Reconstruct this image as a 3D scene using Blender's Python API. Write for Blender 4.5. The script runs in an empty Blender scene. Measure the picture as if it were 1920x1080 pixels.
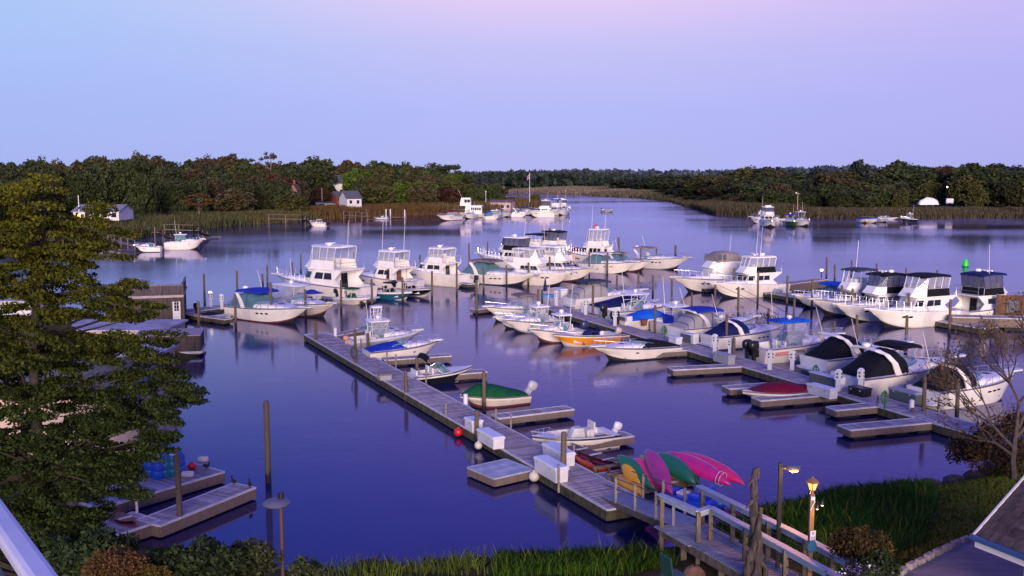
import bpy, math, random
import numpy as np
from mathutils import Vector
random.seed(7); RNG = np.random.default_rng(7)
SC = bpy.context.scene; COL = SC.collection
PI = math.pi
# ------------------------------------------------------------------ camera model
H = 13.0; FPX = 1867.0; PITCH = math.atan(218/FPX)
CP, SP = math.cos(PITCH), math.sin(PITCH)
def ray(u, v):
    dx, dy = (u-960)/FPX, -(v-540)/FPX
    return Vector((dx, dy*SP+CP, dy*CP-SP))
def at(u, v, z=0.0):
    d = ray(u, v); t = (z-H)/d.z
    return Vector((d.x*t, d.y*t, z))
def aty(u, v, Y):
    d = ray(u, v); t = Y/d.y
    return Vector((d.x*t, Y, H+d.z*t))
def proj(p):
    x, y, z = p[0], p[1], p[2]-H
    f = y*CP - z*SP; up = y*SP + z*CP
    return 960+FPX*x/f, 540-FPX*up/f
# ------------------------------------------------------------------ materials
MATS = {}
def mat(name, col, rough=.5, metal=0., col2=None, scale=4., bump=0., isl=0., spec=.5, stretch=None, detail=4., emit=None, alpha=None, coat=0., lo=.35, hi=.65):
    if name in MATS: return MATS[name]
    m = bpy.data.materials.new(name); m.use_nodes = True; MATS[name] = m
    nt = m.node_tree; N = nt.nodes; K = nt.links; b = N['Principled BSDF']
    b.inputs['Base Color'].default_value = (*col, 1); b.inputs['Roughness'].default_value = rough
    b.inputs['Metallic'].default_value = metal; b.inputs['Specular IOR Level'].default_value = spec
    if coat: b.inputs['Coat Weight'].default_value = coat
    if alpha is not None: b.inputs['Alpha'].default_value = alpha
    if emit:
        b.inputs['Emission Color'].default_value = (*emit[0], 1); b.inputs['Emission Strength'].default_value = emit[1]
    src = None
    if col2 or bump:
        tc = N.new('ShaderNodeTexCoord'); mp = N.new('ShaderNodeMapping'); K.new(tc.outputs['Object'], mp.inputs[0])
        if stretch: mp.inputs['Scale'].default_value = stretch
        nz = N.new('ShaderNodeTexNoise'); nz.inputs['Scale'].default_value = scale; nz.inputs['Detail'].default_value = detail
        K.new(mp.outputs[0], nz.inputs[0])
        if col2:
            rp = N.new('ShaderNodeMapRange'); rp.inputs[1].default_value = lo; rp.inputs[2].default_value = hi
            K.new(nz.outputs[0], rp.inputs[0])
            mx = N.new('ShaderNodeMix'); mx.data_type = 'RGBA'
            mx.inputs[6].default_value = (*col, 1); mx.inputs[7].default_value = (*col2, 1)
            K.new(rp.outputs[0], mx.inputs[0]); src = mx.outputs[2]
        if bump:
            bp = N.new('ShaderNodeBump'); bp.inputs['Strength'].default_value = bump; bp.inputs['Distance'].default_value = .05
            K.new(nz.outputs[0], bp.inputs['Height']); K.new(bp.outputs[0], b.inputs['Normal'])
    if isl:
        g = N.new('ShaderNodeNewGeometry'); hs = N.new('ShaderNodeHueSaturation')
        mr = N.new('ShaderNodeMapRange'); mr.inputs[3].default_value = 1-isl; mr.inputs[4].default_value = 1+isl
        K.new(g.outputs['Random Per Island'], mr.inputs[0]); K.new(mr.outputs[0], hs.inputs['Value'])
        if src: K.new(src, hs.inputs['Color'])
        else: hs.inputs['Color'].default_value = (*col, 1)
        src = hs.outputs[0]
    if src: K.new(src, b.inputs['Base Color'])
    return m
def leafmat(name, c1, c2, hue=.03, val=.35):
    """leaf material: tint varies per leaf, per clump and per tree"""
    if name in MATS: return MATS[name]
    m = bpy.data.materials.new(name); m.use_nodes = True; MATS[name] = m
    nt = m.node_tree; N = nt.nodes; K = nt.links; b = N['Principled BSDF']
    b.inputs['Roughness'].default_value = .7; b.inputs['Specular IOR Level'].default_value = .15
    tc = N.new('ShaderNodeTexCoord'); nz = N.new('ShaderNodeTexNoise'); nz.inputs['Scale'].default_value = 2.6; nz.inputs['Detail'].default_value = 3
    K.new(tc.outputs['Object'], nz.inputs[0])
    oi = N.new('ShaderNodeObjectInfo'); g = N.new('ShaderNodeNewGeometry')
    a = N.new('ShaderNodeMath'); a.operation = 'ADD'; K.new(nz.outputs[0], a.inputs[0])
    s = N.new('ShaderNodeMath'); s.operation = 'MULTIPLY_ADD'; s.inputs[1].default_value = .5; s.inputs[2].default_value = -.25
    K.new(oi.outputs['Random'], s.inputs[0]); K.new(s.outputs[0], a.inputs[1])
    rp = N.new('ShaderNodeMapRange'); rp.inputs[1].default_value = .3; rp.inputs[2].default_value = .7; K.new(a.outputs[0], rp.inputs[0])
    mx = N.new('ShaderNodeMix'); mx.data_type = 'RGBA'; mx.inputs[6].default_value = (*c1, 1); mx.inputs[7].default_value = (*c2, 1)
    K.new(rp.outputs[0], mx.inputs[0])
    hs = N.new('ShaderNodeHueSaturation'); K.new(mx.outputs[2], hs.inputs['Color'])
    mr = N.new('ShaderNodeMapRange'); mr.inputs[3].default_value = 1-val; mr.inputs[4].default_value = 1+val*1.3
    K.new(g.outputs['Random Per Island'], mr.inputs[0]); K.new(mr.outputs[0], hs.inputs['Value'])
    mh = N.new('ShaderNodeMapRange'); mh.inputs[3].default_value = .5-hue; mh.inputs[4].default_value = .5+hue
    K.new(oi.outputs['Random'], mh.inputs[0]); K.new(mh.outputs[0], hs.inputs['Hue'])
    K.new(hs.outputs[0], b.inputs['Base Color'])
    return m
def pilemat(name, dry, wet, z0):
    """timber that stays dark and slimy below the tide line"""
    if name in MATS: return MATS[name]
    m = bpy.data.materials.new(name); m.use_nodes = True; MATS[name] = m
    nt = m.node_tree; N = nt.nodes; K = nt.links; b = N['Principled BSDF']; b.inputs['Roughness'].default_value = .8
    g = N.new('ShaderNodeNewGeometry'); sx = N.new('ShaderNodeSeparateXYZ'); K.new(g.outputs['Position'], sx.inputs[0])
    nz = N.new('ShaderNodeTexNoise'); nz.inputs['Scale'].default_value = 3; nz.inputs['Detail'].default_value = 6
    mp = N.new('ShaderNodeMapping'); mp.inputs['Scale'].default_value = (4, 4, .6); K.new(g.outputs['Position'], mp.inputs[0]); K.new(mp.outputs[0], nz.inputs[0])
    ad = N.new('ShaderNodeMath'); ad.operation = 'MULTIPLY_ADD'; ad.inputs[1].default_value = .5; K.new(nz.outputs[0], ad.inputs[0]); K.new(sx.outputs[2], ad.inputs[2])
    mr = N.new('ShaderNodeMapRange'); mr.inputs[1].default_value = z0+.15; mr.inputs[2].default_value = z0+.4; K.new(ad.outputs[0], mr.inputs[0])
    m1 = N.new('ShaderNodeMix'); m1.data_type = 'RGBA'; m1.inputs[6].default_value = (*[c*.55 for c in dry], 1); m1.inputs[7].default_value = (*[c*1.3 for c in dry], 1)
    K.new(nz.outputs[0], m1.inputs[0])
    m2 = N.new('ShaderNodeMix'); m2.data_type = 'RGBA'; m2.inputs[6].default_value = (*wet, 1); K.new(m1.outputs[2], m2.inputs[7]); K.new(mr.outputs[0], m2.inputs[0])
    K.new(m2.outputs[2], b.inputs['Base Color'])
    bp = N.new('ShaderNodeBump'); bp.inputs['Strength'].default_value = .5; bp.inputs['Distance'].default_value = .03; K.new(nz.outputs[0], bp.inputs['Height']); K.new(bp.outputs[0], b.inputs['Normal'])
    return m
def clearmat(name, col, alpha, rough=.08):
    m = mat(name, col, rough, alpha=alpha, spec=.6); return m
WHITE = mat('gelcoat_white', (.88, .83, .78), .3, col2=(.78, .73, .68), scale=1.5, coat=.3)
WHITE2 = mat('gelcoat_deck', (.78, .75, .74), .5, col2=(.66, .63, .62), scale=3)
CREAM = mat('gelcoat_cream', (.66, .58, .50), .35, col2=(.56, .49, .43), scale=2, coat=.2)
CREAM2 = mat('hull_cream', (.86, .78, .71), .3, col2=(.75, .67, .60), scale=1.2, coat=.3)
GREYG = mat('gelcoat_grey', (.38, .37, .38), .45)
BLACK = mat('black_plastic', (.012, .012, .016), .35)
BOTTOM = mat('antifouling_dark', (.02, .018, .022), .7)
BOTBLUE = mat('antifouling_blue', (.02, .03, .10), .7)
BOTRED = mat('antifouling_red', (.16, .03, .03), .7)
RUB = mat('rub_rail', (.10, .09, .09), .5)
GLASS = mat('tinted_glass', (.010, .012, .016), .06, spec=.55)
GLASSB = mat('aqua_glass', (.10, .22, .26), .06, spec=.6, alpha=.75)
VINYL = clearmat('clear_vinyl', (.42, .42, .50), .42)
VINYLD = clearmat('smoked_vinyl', (.10, .10, .16), .72)
MESHV = clearmat('mesh_curtain', (.36, .33, .33), .80, .5)
STEEL = mat('stainless', (.75, .75, .78), .25, metal=.85)
ALU = mat('painted_pipe', (.75, .74, .76), .35)
BLUEP = mat('blue_pipe', (.02, .05, .45), .4)
def canvas(n, c): return mat('canvas_'+n, c, .8, col2=tuple(x*.7 for x in c), scale=2.5, bump=.5, spec=.2)
CV = dict(black=canvas('black', (.008, .008, .013)), navy=canvas('navy', (.010, .016, .11)), royal=canvas('royal', (.012, .04, .42)),
          sky=canvas('sky', (.01, .14, .70)), maroon=canvas('maroon', (.21, .006, .03)), green=canvas('green', (.004, .085, .030)),
          grey=canvas('grey', (.17, .15, .16)), slate=canvas('slate', (.055, .06, .085)), white=canvas('white', (.70, .67, .65)),
          tan=canvas('tan', (.32, .26, .24)), purple=canvas('purple', (.16, .02, .22)), seafoam=canvas('seafoam', (.10, .35, .22)), taupe=canvas('taupe', (.20, .15, .15)))
HC = dict(white=WHITE, cream=CREAM2, tan=CREAM, teal=mat('hull_teal', (.012, .10, .16), .25, coat=.4), navyhull=mat('hull_navy', (.008, .010, .025), .25, coat=.4),
          orange=mat('hull_orange', (.85, .30, .008), .3, coat=.4), blackhull=mat('hull_black', (.01, .01, .014), .25, coat=.4), yellow=mat('hull_yellow', (.72, .36, .01), .35, coat=.3),
          mint=mat('hull_green', (.02, .10, .05), .3), grey=GREYG)
TEAK = mat('teak', (.22, .09, .035), .45, col2=(.13, .05, .02), scale=6, stretch=(1, 8, 1))
BULBW = mat('lamp_warm', (1, .6, .25), .4, emit=((1, .21, .012), 3.4))
BULBS = mat('lamp_small', (1, .85, .6), .4, emit=((1, .75, .45), 9))
PLANK = mat('deck_planks', (.37, .315, .335), .85, col2=(.25, .21, .22), scale=1.1, isl=.34, bump=.3, stretch=(1, 3, 3))
PLANKG = mat('grey_planks', (.42, .45, .55), .75, col2=(.30, .33, .40), scale=2, isl=.16)
FASCIA = mat('dock_beam', (.17, .12, .095), .85, col2=(.07, .055, .045), scale=3, stretch=(1, 1, 4), bump=.4)
FASCIAW = mat('dock_beam_slimy', (.10, .085, .045), .8, col2=(.035, .035, .018), scale=3, bump=.4)
FASCIAG = pilemat('beam_greyed', (.185, .135, .115), (.018, .014, .010), -.12)
CAPW = mat('edge_cap', (.66, .62, .63), .7, col2=(.50, .46, .48), scale=3)
FLOATD = mat('float_dark', (.012, .012, .012), .8)
PILE = pilemat('pile_timber', (.125, .088, .058), (.010, .010, .010), .42)
PLASW = mat('white_plastic', (.72, .71, .74), .45, col2=(.62, .61, .65), scale=2)
# ------------------------------------------------------------------ mesh builder
class MB:
    def __init__(s): s.v = []; s.f = []; s.m = []
    def add(s, vs, fs, mi=0):
        o = len(s.v); s.v += [tuple(p) for p in vs]
        for k, f in enumerate(fs):
            s.f.append(tuple(o+i for i in f)); s.m.append(mi[k] if isinstance(mi, list) else mi)
        return s
    def box(s, c, d, rz=0., mi=0, top=1.0, ry=0.):
        a, b, h = d[0]/2, d[1]/2, d[2]/2; cr, sr = math.cos(rz), math.sin(rz); cy, sy = math.cos(ry), math.sin(ry); vs = []
        for z, k in ((-h, 1), (h, top)):
            for x, y in ((-a, -b), (a, -b), (a, b), (-a, b)):
                X, Y, Z = x*k, y*k, z; X, Z = X*cy+Z*sy, -X*sy+Z*cy
                vs.append((c[0]+X*cr-Y*sr, c[1]+X*sr+Y*cr, c[2]+Z))
        return s.add(vs, [(3, 2, 1, 0), (4, 5, 6, 7), (0, 1, 5, 4), (1, 2, 6, 5), (2, 3, 7, 6), (3, 0, 4, 7)], mi)
    def bar(s, p, q, w, h, mi=0, up=(0, 0, 1)):
        p, q = Vector(p), Vector(q); d = (q-p).normalized(); r = d.cross(Vector(up))
        if r.length < 1e-4: r = Vector((1, 0, 0))
        r.normalize(); u = r.cross(d); vs = []
        for c in (p, q):
            for a, b in ((-1, -1), (1, -1), (1, 1), (-1, 1)): vs.append(c+r*(a*w/2)+u*(b*h/2))
        return s.add(vs, [(3, 2, 1, 0), (4, 5, 6, 7), (0, 1, 5, 4), (1, 2, 6, 5), (2, 3, 7, 6), (3, 0, 4, 7)], mi)
    def tube(s, pts, r, n=6, mi=0, close=False):
        pts = [Vector(p) for p in pts]; rs = r if isinstance(r, (list, tuple)) else [r]*len(pts); rings = []
        L = len(pts); side = None
        for i, p in enumerate(pts):
            d = (pts[(i+1) % L if close else min(i+1, L-1)]-pts[(i-1) % L if close else max(i-1, 0)])
            if d.length < 1e-9: d = Vector((0, 0, 1))
            d.normalize()
            if side is None or abs(side.dot(d)) > .98: side = d.cross(Vector((0, 0, 1)) if abs(d.z) < .9 else Vector((1, 0, 0)))
            side = (side-d*side.dot(d)).normalized(); up = side.cross(d)
            rings.append([p+side*(rs[i]*math.cos(2*PI*k/n))+up*(rs[i]*math.sin(2*PI*k/n)) for k in range(n)])
        if close: rings.append(rings[0])
        return s.loft(rings, mi, caps=not close)
    def loft(s, rings, mi=0, closed=True, caps=True):
        n = len(rings[0]); vs = [p for r in rings for p in r]; fs = []; ms = []
        for i in range(len(rings)-1):
            for k in range(n if closed else n-1):
                a, b = i*n+k, i*n+(k+1) % n
                fs.append((a, b, b+n, a+n)); ms.append(mi[k % len(mi)] if isinstance(mi, list) else mi)
        if caps:
            c = caps if isinstance(caps, int) and not isinstance(caps, bool) else (mi[0] if isinstance(mi, list) else mi)
            fs.append(tuple(range(n-1, -1, -1))); ms.append(c)
            fs.append(tuple((len(rings)-1)*n+k for k in range(n))); ms.append(c)
        return s.add(vs, fs, ms)
    def lathe(s, prof, c, n=12, mi=0):
        return s.loft([[(c[0]+r*math.cos(2*PI*k/n), c[1]+r*math.sin(2*PI*k/n), c[2]+z) for k in range(n)] for r, z in prof], mi)
    def ell(s, c, r, n=10, m=6, mi=0):
        r = (r, r, r) if isinstance(r, (int, float)) else r
        return s.loft([[(c[0]+r[0]*math.sin(PI*j/m)*math.cos(2*PI*k/n), c[1]+r[1]*math.sin(PI*j/m)*math.sin(2*PI*k/n), c[2]-r[2]*math.cos(PI*j/m)) for k in range(n)] for j in range(m+1)], mi)
    def arch(s, secs, n=10, mi=0, caps=True, floor=False):
        """half-arch sections across y: (x, halfwidth, z0, height, power)"""
        rings = []
        for x, w, z0, h, p in secs:
            ring = []
            for k in range(n+1):
                a = PI*k/n; c, q = math.cos(a), math.sin(a)
                ring.append((x, math.copysign(abs(c)**(2/p), c)*w, z0+abs(q)**(2/p)*h))
            rings.append(ring)
        return s.loft(rings, mi, closed=floor, caps=caps)
    def prism(s, poly, z0, z1, mi=0, top=None):
        n = len(poly); t = top or poly
        vs = [(x, y, z0) for x, y in poly]+[(x, y, z1) for x, y in t]
        fs = [(i, (i+1) % n, (i+1) % n+n, i+n) for i in range(n)]+[tuple(range(n-1, -1, -1)), tuple(range(n, 2*n))]
        return s.add(vs, fs, mi)
    def quad(s, a, b, c, d, mi=0): return s.add([a, b, c, d], [(0, 1, 2, 3)], mi)
    def out(s, name, mats, parent=None, smooth=False, bev=0., loc=None):
        me = bpy.data.meshes.new(name); me.from_pydata(s.v, [], s.f); me.update()
        for m in (mats if isinstance(mats, (list, tuple)) else [mats]): me.materials.append(m)
        me.polygons.foreach_set('material_index', s.m)
        if smooth:
            me.polygons.foreach_set('use_smooth', [True]*len(s.f))
            try: me.set_sharp_from_angle(angle=math.radians(smooth if smooth > 1 else 40))
            except Exception: pass
        o = bpy.data.objects.new(name, me); COL.objects.link(o); o.parent = parent
        if loc: o.location = loc
        if bev:
            md = o.modifiers.new('bevel', 'BEVEL'); md.width = bev; md.segments = 2; md.limit_method = 'ANGLE'
        return o
def tag(o, label, cat, group=None):
    o['label'] = label; o['category'] = cat
    if group: o['group'] = group
    return o
def thing(name, label, cat, loc=(0, 0, 0), rz=0., group=None):
    o = bpy.data.objects.new(name, None); COL.objects.link(o); o.location = loc; o.rotation_euler = (0, 0, rz); o.empty_display_size = .2
    return tag(o, label, cat, group)
def quads(name, Q, mats, parent=None, mi=None):
    """fast mesh from an array of polygons (n, k, 3)"""
    n, k = Q.shape[0], Q.shape[1]
    me = bpy.data.meshes.new(name); me.vertices.add(n*k); me.vertices.foreach_set('co', Q.reshape(-1).astype(np.float32))
    me.loops.add(n*k); me.loops.foreach_set('vertex_index', np.arange(n*k, dtype=np.int32))
    me.polygons.add(n); me.polygons.foreach_set('loop_start', np.arange(n, dtype=np.int32)*k)
    try: me.polygons.foreach_set('loop_total', np.full(n, k, dtype=np.int32))
    except Exception: pass
    for m in (mats if isinstance(mats, (list, tuple)) else [mats]): me.materials.append(m)
    if mi is not None: me.polygons.foreach_set('material_index', mi.astype(np.int32))
    me.update(calc_edges=True); me.validate()
    o = bpy.data.objects.new(name, me); COL.objects.link(o); o.parent = parent
    return o
def leaves(P, size, up=.5, rng=RNG, aspect=1.6):
    """leaf quads (rhombs) at points P with random facing"""
    n = len(P); nr = rng.normal(size=(n, 3)); nr[:, 2] += up*2; nr /= np.linalg.norm(nr, axis=1, keepdims=True)
    t = rng.normal(size=(n, 3)); t -= nr*(t*nr).sum(1, keepdims=True); t /= np.linalg.norm(t, axis=1, keepdims=True); b = np.cross(nr, t)
    s = size*rng.uniform(.45, 1.45, size=(n, 1)); a = t*s*aspect*.5; c = b*s*.5
    return np.stack([P-a, P+c*.9+a*.1, P+a, P-c*.9+a*.1], axis=1)
NH = Vector((.905, .425, 0)); MH = Vector((.815, -.58, 0)); DH = Vector((.425, -.905, 0)); EH = Vector((.58, .815, 0))
# ------------------------------------------------------------------ boats
def lerp(a, b, t): return a+(b-a)*t
class Boat:
    """x forward from the transom, y to port, z up from the waterline"""
    def __init__(s, name, label, cat, tip, head, us=None, L=None, fb=1.3, fs=None, beam=None, group=None, near=None):
        head = Vector(head).normalized(); T = at(tip[0], tip[1], fb)
        if L is None:
            best = None
            for i in range(30, 180):
                l = i/10; u, v = proj((T.x-head.x*l, T.y-head.y*l, .2))
                if best is None or abs(u-us) < best[0]: best = (abs(u-us), l)
            L = best[1]
        s.L = L; s.fb = fb; s.fs = fs if fs else fb*.72; s.B = beam or (.9+.235*L)
        s.root = thing(name, label, cat, (T.x-head.x*L, T.y-head.y*L, 0), math.atan2(head.y, head.x), group)
        s.k = L/9
    def hb(s, t): return s.B/2*(.90+.10*min(1, t/.35))*max(0, 1-max(0, (t-.42)/.58)**2.3)
    def zs(s, t): return s.fs+(s.fb-s.fs)*t**1.6
    def hull(s, top='white', low=None, boot=None, bottom=BOTTOM, rake=.17, stripe=RUB, n=16):
        L = s.L; rings = []
        for i in range(n+1):
            t = i/n; t = 1-(1-t)**1.25; hb, zs = s.hb(t), s.zs(t); fl = max(0, (t-.5)/.5)
            cb = hb*(.87-.30*fl*fl); zc = .10+.42*s.fb*fl**2.2; zk = -.35+.35*fl**4+.25*fl**10*s.fb
            def P(y, z, k): return (t*L-rake*L*k*t**5, y, z)
            half = [(hb, zs, 0), (hb+.03, zs-.07, .02), (hb+.01, zs-.16, .08), (lerp(hb, cb, .5)-.02*fl, lerp(zs-.16, zc, .5), .38), (cb, zc, .72), (cb*.97, zc-.13, .78), (cb*.92, min(zc-.22, lerp(zc, zk, .35)), .84), (0, zk, 1)]
            rings.append([P(y, z, k) for y, z, k in half]+[P(-y, z, k) for y, z, k in half[-2::-1]])
        mi = [4, 0, 1, 1, 2, 3, 3, 3, 3, 2, 1, 1, 0, 4]
        b = MB().loft(rings, mi, closed=False, caps=False)
        r0 = rings[0]; b.add(r0, [tuple(range(len(r0)-1, -1, -1))], 0)
        m = HC[top]; lo = HC[low] if low else m; pk = sum(map(ord, s.root['label'])) % 10
        if boot is None and pk < 6: boot = (BOTBLUE, GREYG, RUB, HC['tan'], BOTRED, BOTTOM)[pk]
        if stripe is RUB and pk % 3 == 0: stripe = WHITE2
        return b.out('hull', [m, lo, boot or lo, bottom, stripe], s.root, smooth=35)
    def deck(s, tc=.42, t0=.06, floor=.28, m=WHITE2, coam=.16, floorm=None):
        L = s.L; b = MB(); n = 10
        f = []
        for i in range(n+1):
            t = tc+(1-tc)*i/n; w, z = max(0, s.hb(t)-.02), s.zs(t)+.012
            f.append([(t*L-.02*(t > .99), w*c, z+.07*s.k*(1-c*c)) for c in (1, .5, 0, -.5, -1)])
        b.loft(f, 0, closed=False, caps=False)
        if tc > t0:
            for sg in (1, -1):
                g = []
                for i in range(5):
                    t = t0+(tc-t0)*i/4; w = s.hb(t); z = s.zs(t)+.012
                    g.append([(t*L, sg*(w-.02), z), (t*L, sg*(w-coam*s.k*1.2), z+.02), (t*L, sg*(w-coam*s.k*1.3), floor)])
                b.loft(g, 0, closed=False, caps=False)
            w0, w1 = s.hb(t0)-coam*s.k*1.3, s.hb(tc)-coam*s.k*1.3
            b.quad((t0*L, -w0, floor), (tc*L, -w1, floor), (tc*L, w1, floor), (t0*L, w0, floor), 1)
            z = s.zs(tc)+.012
            b.quad((tc*L, -w1, floor), (tc*L, w1, floor), (tc*L, w1, z), (tc*L, -w1, z), 0)
            z = s.zs(t0)+.012; w = s.hb(0)-.02
            b.quad((0, -w, z), (t0*L, -w, z), (t0*L, w, z), (0, w, z), 0)
            b.quad((t0*L, -w0, floor), (t0*L, w0, floor), (t0*L, w0, z), (t0*L, -w0, z), 0)
        return b.out('deck', [m, floorm or m], s.root, smooth=30)
    def rail(s, t0=.5, t1=.985, h=.55, n=6, r=.019, m=STEEL, pulpit=0., name='bow_rail'):
        L = s.L; b = MB(); pts = {1: [], -1: []}
        for sg in (1, -1):
            for i in range(n+1):
                t = lerp(t0, t1, i/n); y = sg*max(.04, s.hb(t)-.07); z = s.zs(t)
                hh = h*(1 if i else .0)*(1+.12*i/n)
                top = (t*L+(.15 if i == n else 0)+pulpit*(i == n), y*.97, z+hh); pts[sg].append(top)
                if i: b.tube([(t*L, y, z), top], r*.8, 5)
        b.tube(pts[1]+[(p[0]+(.05 if k == 0 else 0), p[1], p[2]) for k, p in enumerate(pts[-1][::-1])], r, 5)
        return b.out(name, m, s.root)
    def pulpit(s, l=.6, w=.5):
        b = MB(); z = s.fb+.02
        b.prism([(s.L-.7, -w*.6), (s.L+l*.6, -w*.5), (s.L+l, -w*.2), (s.L+l, w*.2), (s.L+l*.6, w*.5), (s.L-.7, w*.6)], z, z+.09)
        o = b.out('anchor_pulpit', WHITE2, s.root); a = MB().bar((s.L+l*.2, 0, z-.1), (s.L+l+.12, 0, z-.02), .05, .08).bar((s.L+l, -.16, z-.14), (s.L+l, .16, z-.14), .06, .06)
        a.out('anchor', STEEL, o); return o
    def trunk(s, x0=.42, x1=.86, h=.45, w=.8, m=WHITE, p=3.2):
        """rounded cabin top rising out of the foredeck"""
        L = s.L; secs = []
        for i in range(9):
            q = i/8; t = lerp(x0, x1, q); ww = min(s.hb(t)*w, s.hb(t)-.12*s.k); hh = h*(1-q**2.2)+.02
            secs.append((t*L, max(.05, ww), s.zs(t)-.02, hh, p))
        o = MB().arch(secs, 12, 0).out('cabin_top', m, s.root, smooth=50)
        hx = lerp(x0, x1, .55)*L; hz = s.zs(hx/L)+h*(1-.55**2.2)
        MB().box((hx, 0, hz+.0), (.5*s.k, .5*s.k, .06), ry=.1).out('hatch', GLASS, o)
        return o
    def shield(s, xb=.40, xf=.58, h=.55, w=.86, zb=None, rake=.5, glass=GLASSB, frame=STEEL, n=8, base=.0):
        """wrap-round windscreen"""
        L = s.L; lo, hi = [], []
        for i in range(n+1):
            a = -1+2*i/n; q = 1-abs(a)**2.4; t = lerp(xb, xf, q)
            y = math.copysign(min(abs(a)*1.1, 1)**.8, a)*(s.hb(xb)*w); z = (zb if zb is not None else s.zs(t)+base)
            hh = h*(.55+.45*min(1, q*1.6)); lo.append((t*L, y, z)); hi.append((t*L-rake*hh*1.5-(.1 if q < .1 else 0), y*.88, z+hh))
        b = MB()
        for i in range(n): b.quad(lo[i], lo[i+1], hi[i+1], hi[i])
        o = b.out('windshield', glass, s.root)
        f = MB().tube(hi, .022, 5).tube(lo, .02, 5)
        for i in (0, n//4, n//2, n-n//4, n): f.tube([lo[i], hi[i]], .02, 5)
        f.out('windshield_frame', frame, o); return hi
    def radararch(s, x=.26, h=1.25, sweep=.10, w=.95, m=WHITE, dome=True, thick=.11, ant=True):
        L = s.L; z = s.zs(x); y = s.hb(x)*w; T = z+h; b = MB()
        pts = [(x*L+.35*s.k, y, z-.02), (x*L, y*.98, z+h*.5), (x*L-sweep*L*.6, y*.9, z+h*.86), (x*L-sweep*L, y*.66, T), (x*L-sweep*L, 0, T+.05)]
        pts = pts+[(a, -c, d) for a, c, d in pts[-2::-1]]
        rings = []
        for i, p in enumerate(pts):
            wx = lerp(.20, .13, min(i, len(pts)-1-i)/4)*s.k*1.2; th = thick*.5; side = 1 if i < 4 else -1
            if abs(p[1]) < y*.8: off = [(-wx, 0, -th), (wx, 0, -th), (wx, 0, th), (-wx, 0, th)]
            else: off = [(-wx, -th*side, 0), (wx, -th*side, 0), (wx, th*side, 0), (-wx, th*side, 0)]
            if abs(p[1]) >= y*.8 and side < 0: off = [off[0], off[1], off[2], off[3]]
            rings.append([(p[0]+o[0], p[1]+o[1], p[2]+o[2]) for o in off])
        o = b.loft(rings, 0).out('radar_arch', m, s.root, bev=.02)
        if dome: s.dome((x*L-sweep*L, 0, T+.06), .26, o)
        if ant: s.antenna((x*L-.05, y*.95, z+h*.55), 2.4, (-.35, 0, 1), o)
        return T
    def dome(s, c, r=.28, parent=None):
        return MB().lathe([(r*.5, 0), (r*.5, .06), (r*.95, .08), (r, .17), (r*.85, .27), (r*.3, .31), (.01, .315)], c, 12).out('radar_dome', WHITE, parent or s.root, smooth=50)
    def antenna(s, p, l=2.5, d=(-.2, 0, 1), parent=None):
        d = Vector(d).normalized(); return MB().tube([p, Vector(p)+d*l], [.022, .012], 5).out('antenna', WHITE, parent or s.root)
    def platform(s, l=.6, z=.28):
        w = s.hb(0)*.86; return MB().prism([(.05, -w), (.05, w), (-l*.7, w), (-l, w*.75), (-l, -w*.75), (-l*.7, -w)], z, z+.08).out('swim_platform', WHITE2, s.root, bev=.015)
    def ports(s, ts=(.55, .62, .69), z=.66, rx=.22, rz=.08, m=GLASS):
        for t in ts:
            for sg in (1, -1):
                zz = s.zs(t)*z; fl = max(0, (t-.5)/.5); cb = s.hb(t)*(.87-.3*fl*fl); zc = .10+.42*s.fb*fl**2.2
                q = (s.zs(t)-.16-zz)/max(.1, s.zs(t)-.16-zc); y = lerp(s.hb(t), cb, q)+.035-.0*fl
                slope = (s.hb(t+.03)-s.hb(t-.03))/(.06*s.L); x = t*s.L-.17*s.L*.3*t**5
                b = MB(); ring = [[(x+r*rx*math.cos(a), sg*(y+slope*r*rx*math.cos(a)+.22*r*rz*math.sin(a)), zz+r*rz*math.sin(a)) for a in [2*PI*k/10*sg for k in range(10)]] for r in (1, .02)]
                b.loft(ring, 0, caps=False).out('porthole', m, s.root)
    def canvas(s, prof, m, name='canvas_cover', floor=None, p=3.0, wk=.97, panes=None):
        """draped cloth: prof = list of (t, height, power)"""
        secs = []
        for q in prof:
            t, h = q[0], q[1]; pw = q[2] if len(q) > 2 else p; tt = max(0, t)
            secs.append((t*s.L, s.hb(tt)*(q[3] if len(q) > 3 else wk), s.zs(tt)-.03, h, pw))
        # resample for soft folds
        fine = []
        for i in range(len(secs)-1):
            for j in range(3):
                fine.append(tuple(lerp(secs[i][k], secs[i+1][k], j/3) for k in range(5)))
        fine.append(secs[-1])
        o = MB().arch(fine, 14, 0, floor=True).out(name, CV[m] if isinstance(m, str) else m, s.root, smooth=60)
        return o
    def bimini(s, x0, x1, z, w, m='navy', crown=.12, name='bimini_top', posts=None, thick=.05, valance=.1):
        secs = []
        for i in range(7):
            q = i/6; secs.append((lerp(x0, x1, q)*s.L, w, z-valance+crown*.8*math.sin(PI*q), valance+crown, 4.5))
        o = MB().arch(secs, 12, 0, floor=True).out(name, CV[m] if isinstance(m, str) else m, s.root, smooth=50)
        if posts:
            b = MB()
            for (xa, xb_, zl) in posts:
                for sg in (1, -1): b.tube([(xa*s.L, sg*w*.98, zl), (xb_*s.L, sg*w*.95, z)], .02, 5)
            b.out('canvas_frame', STEEL, o)
        return o
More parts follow.
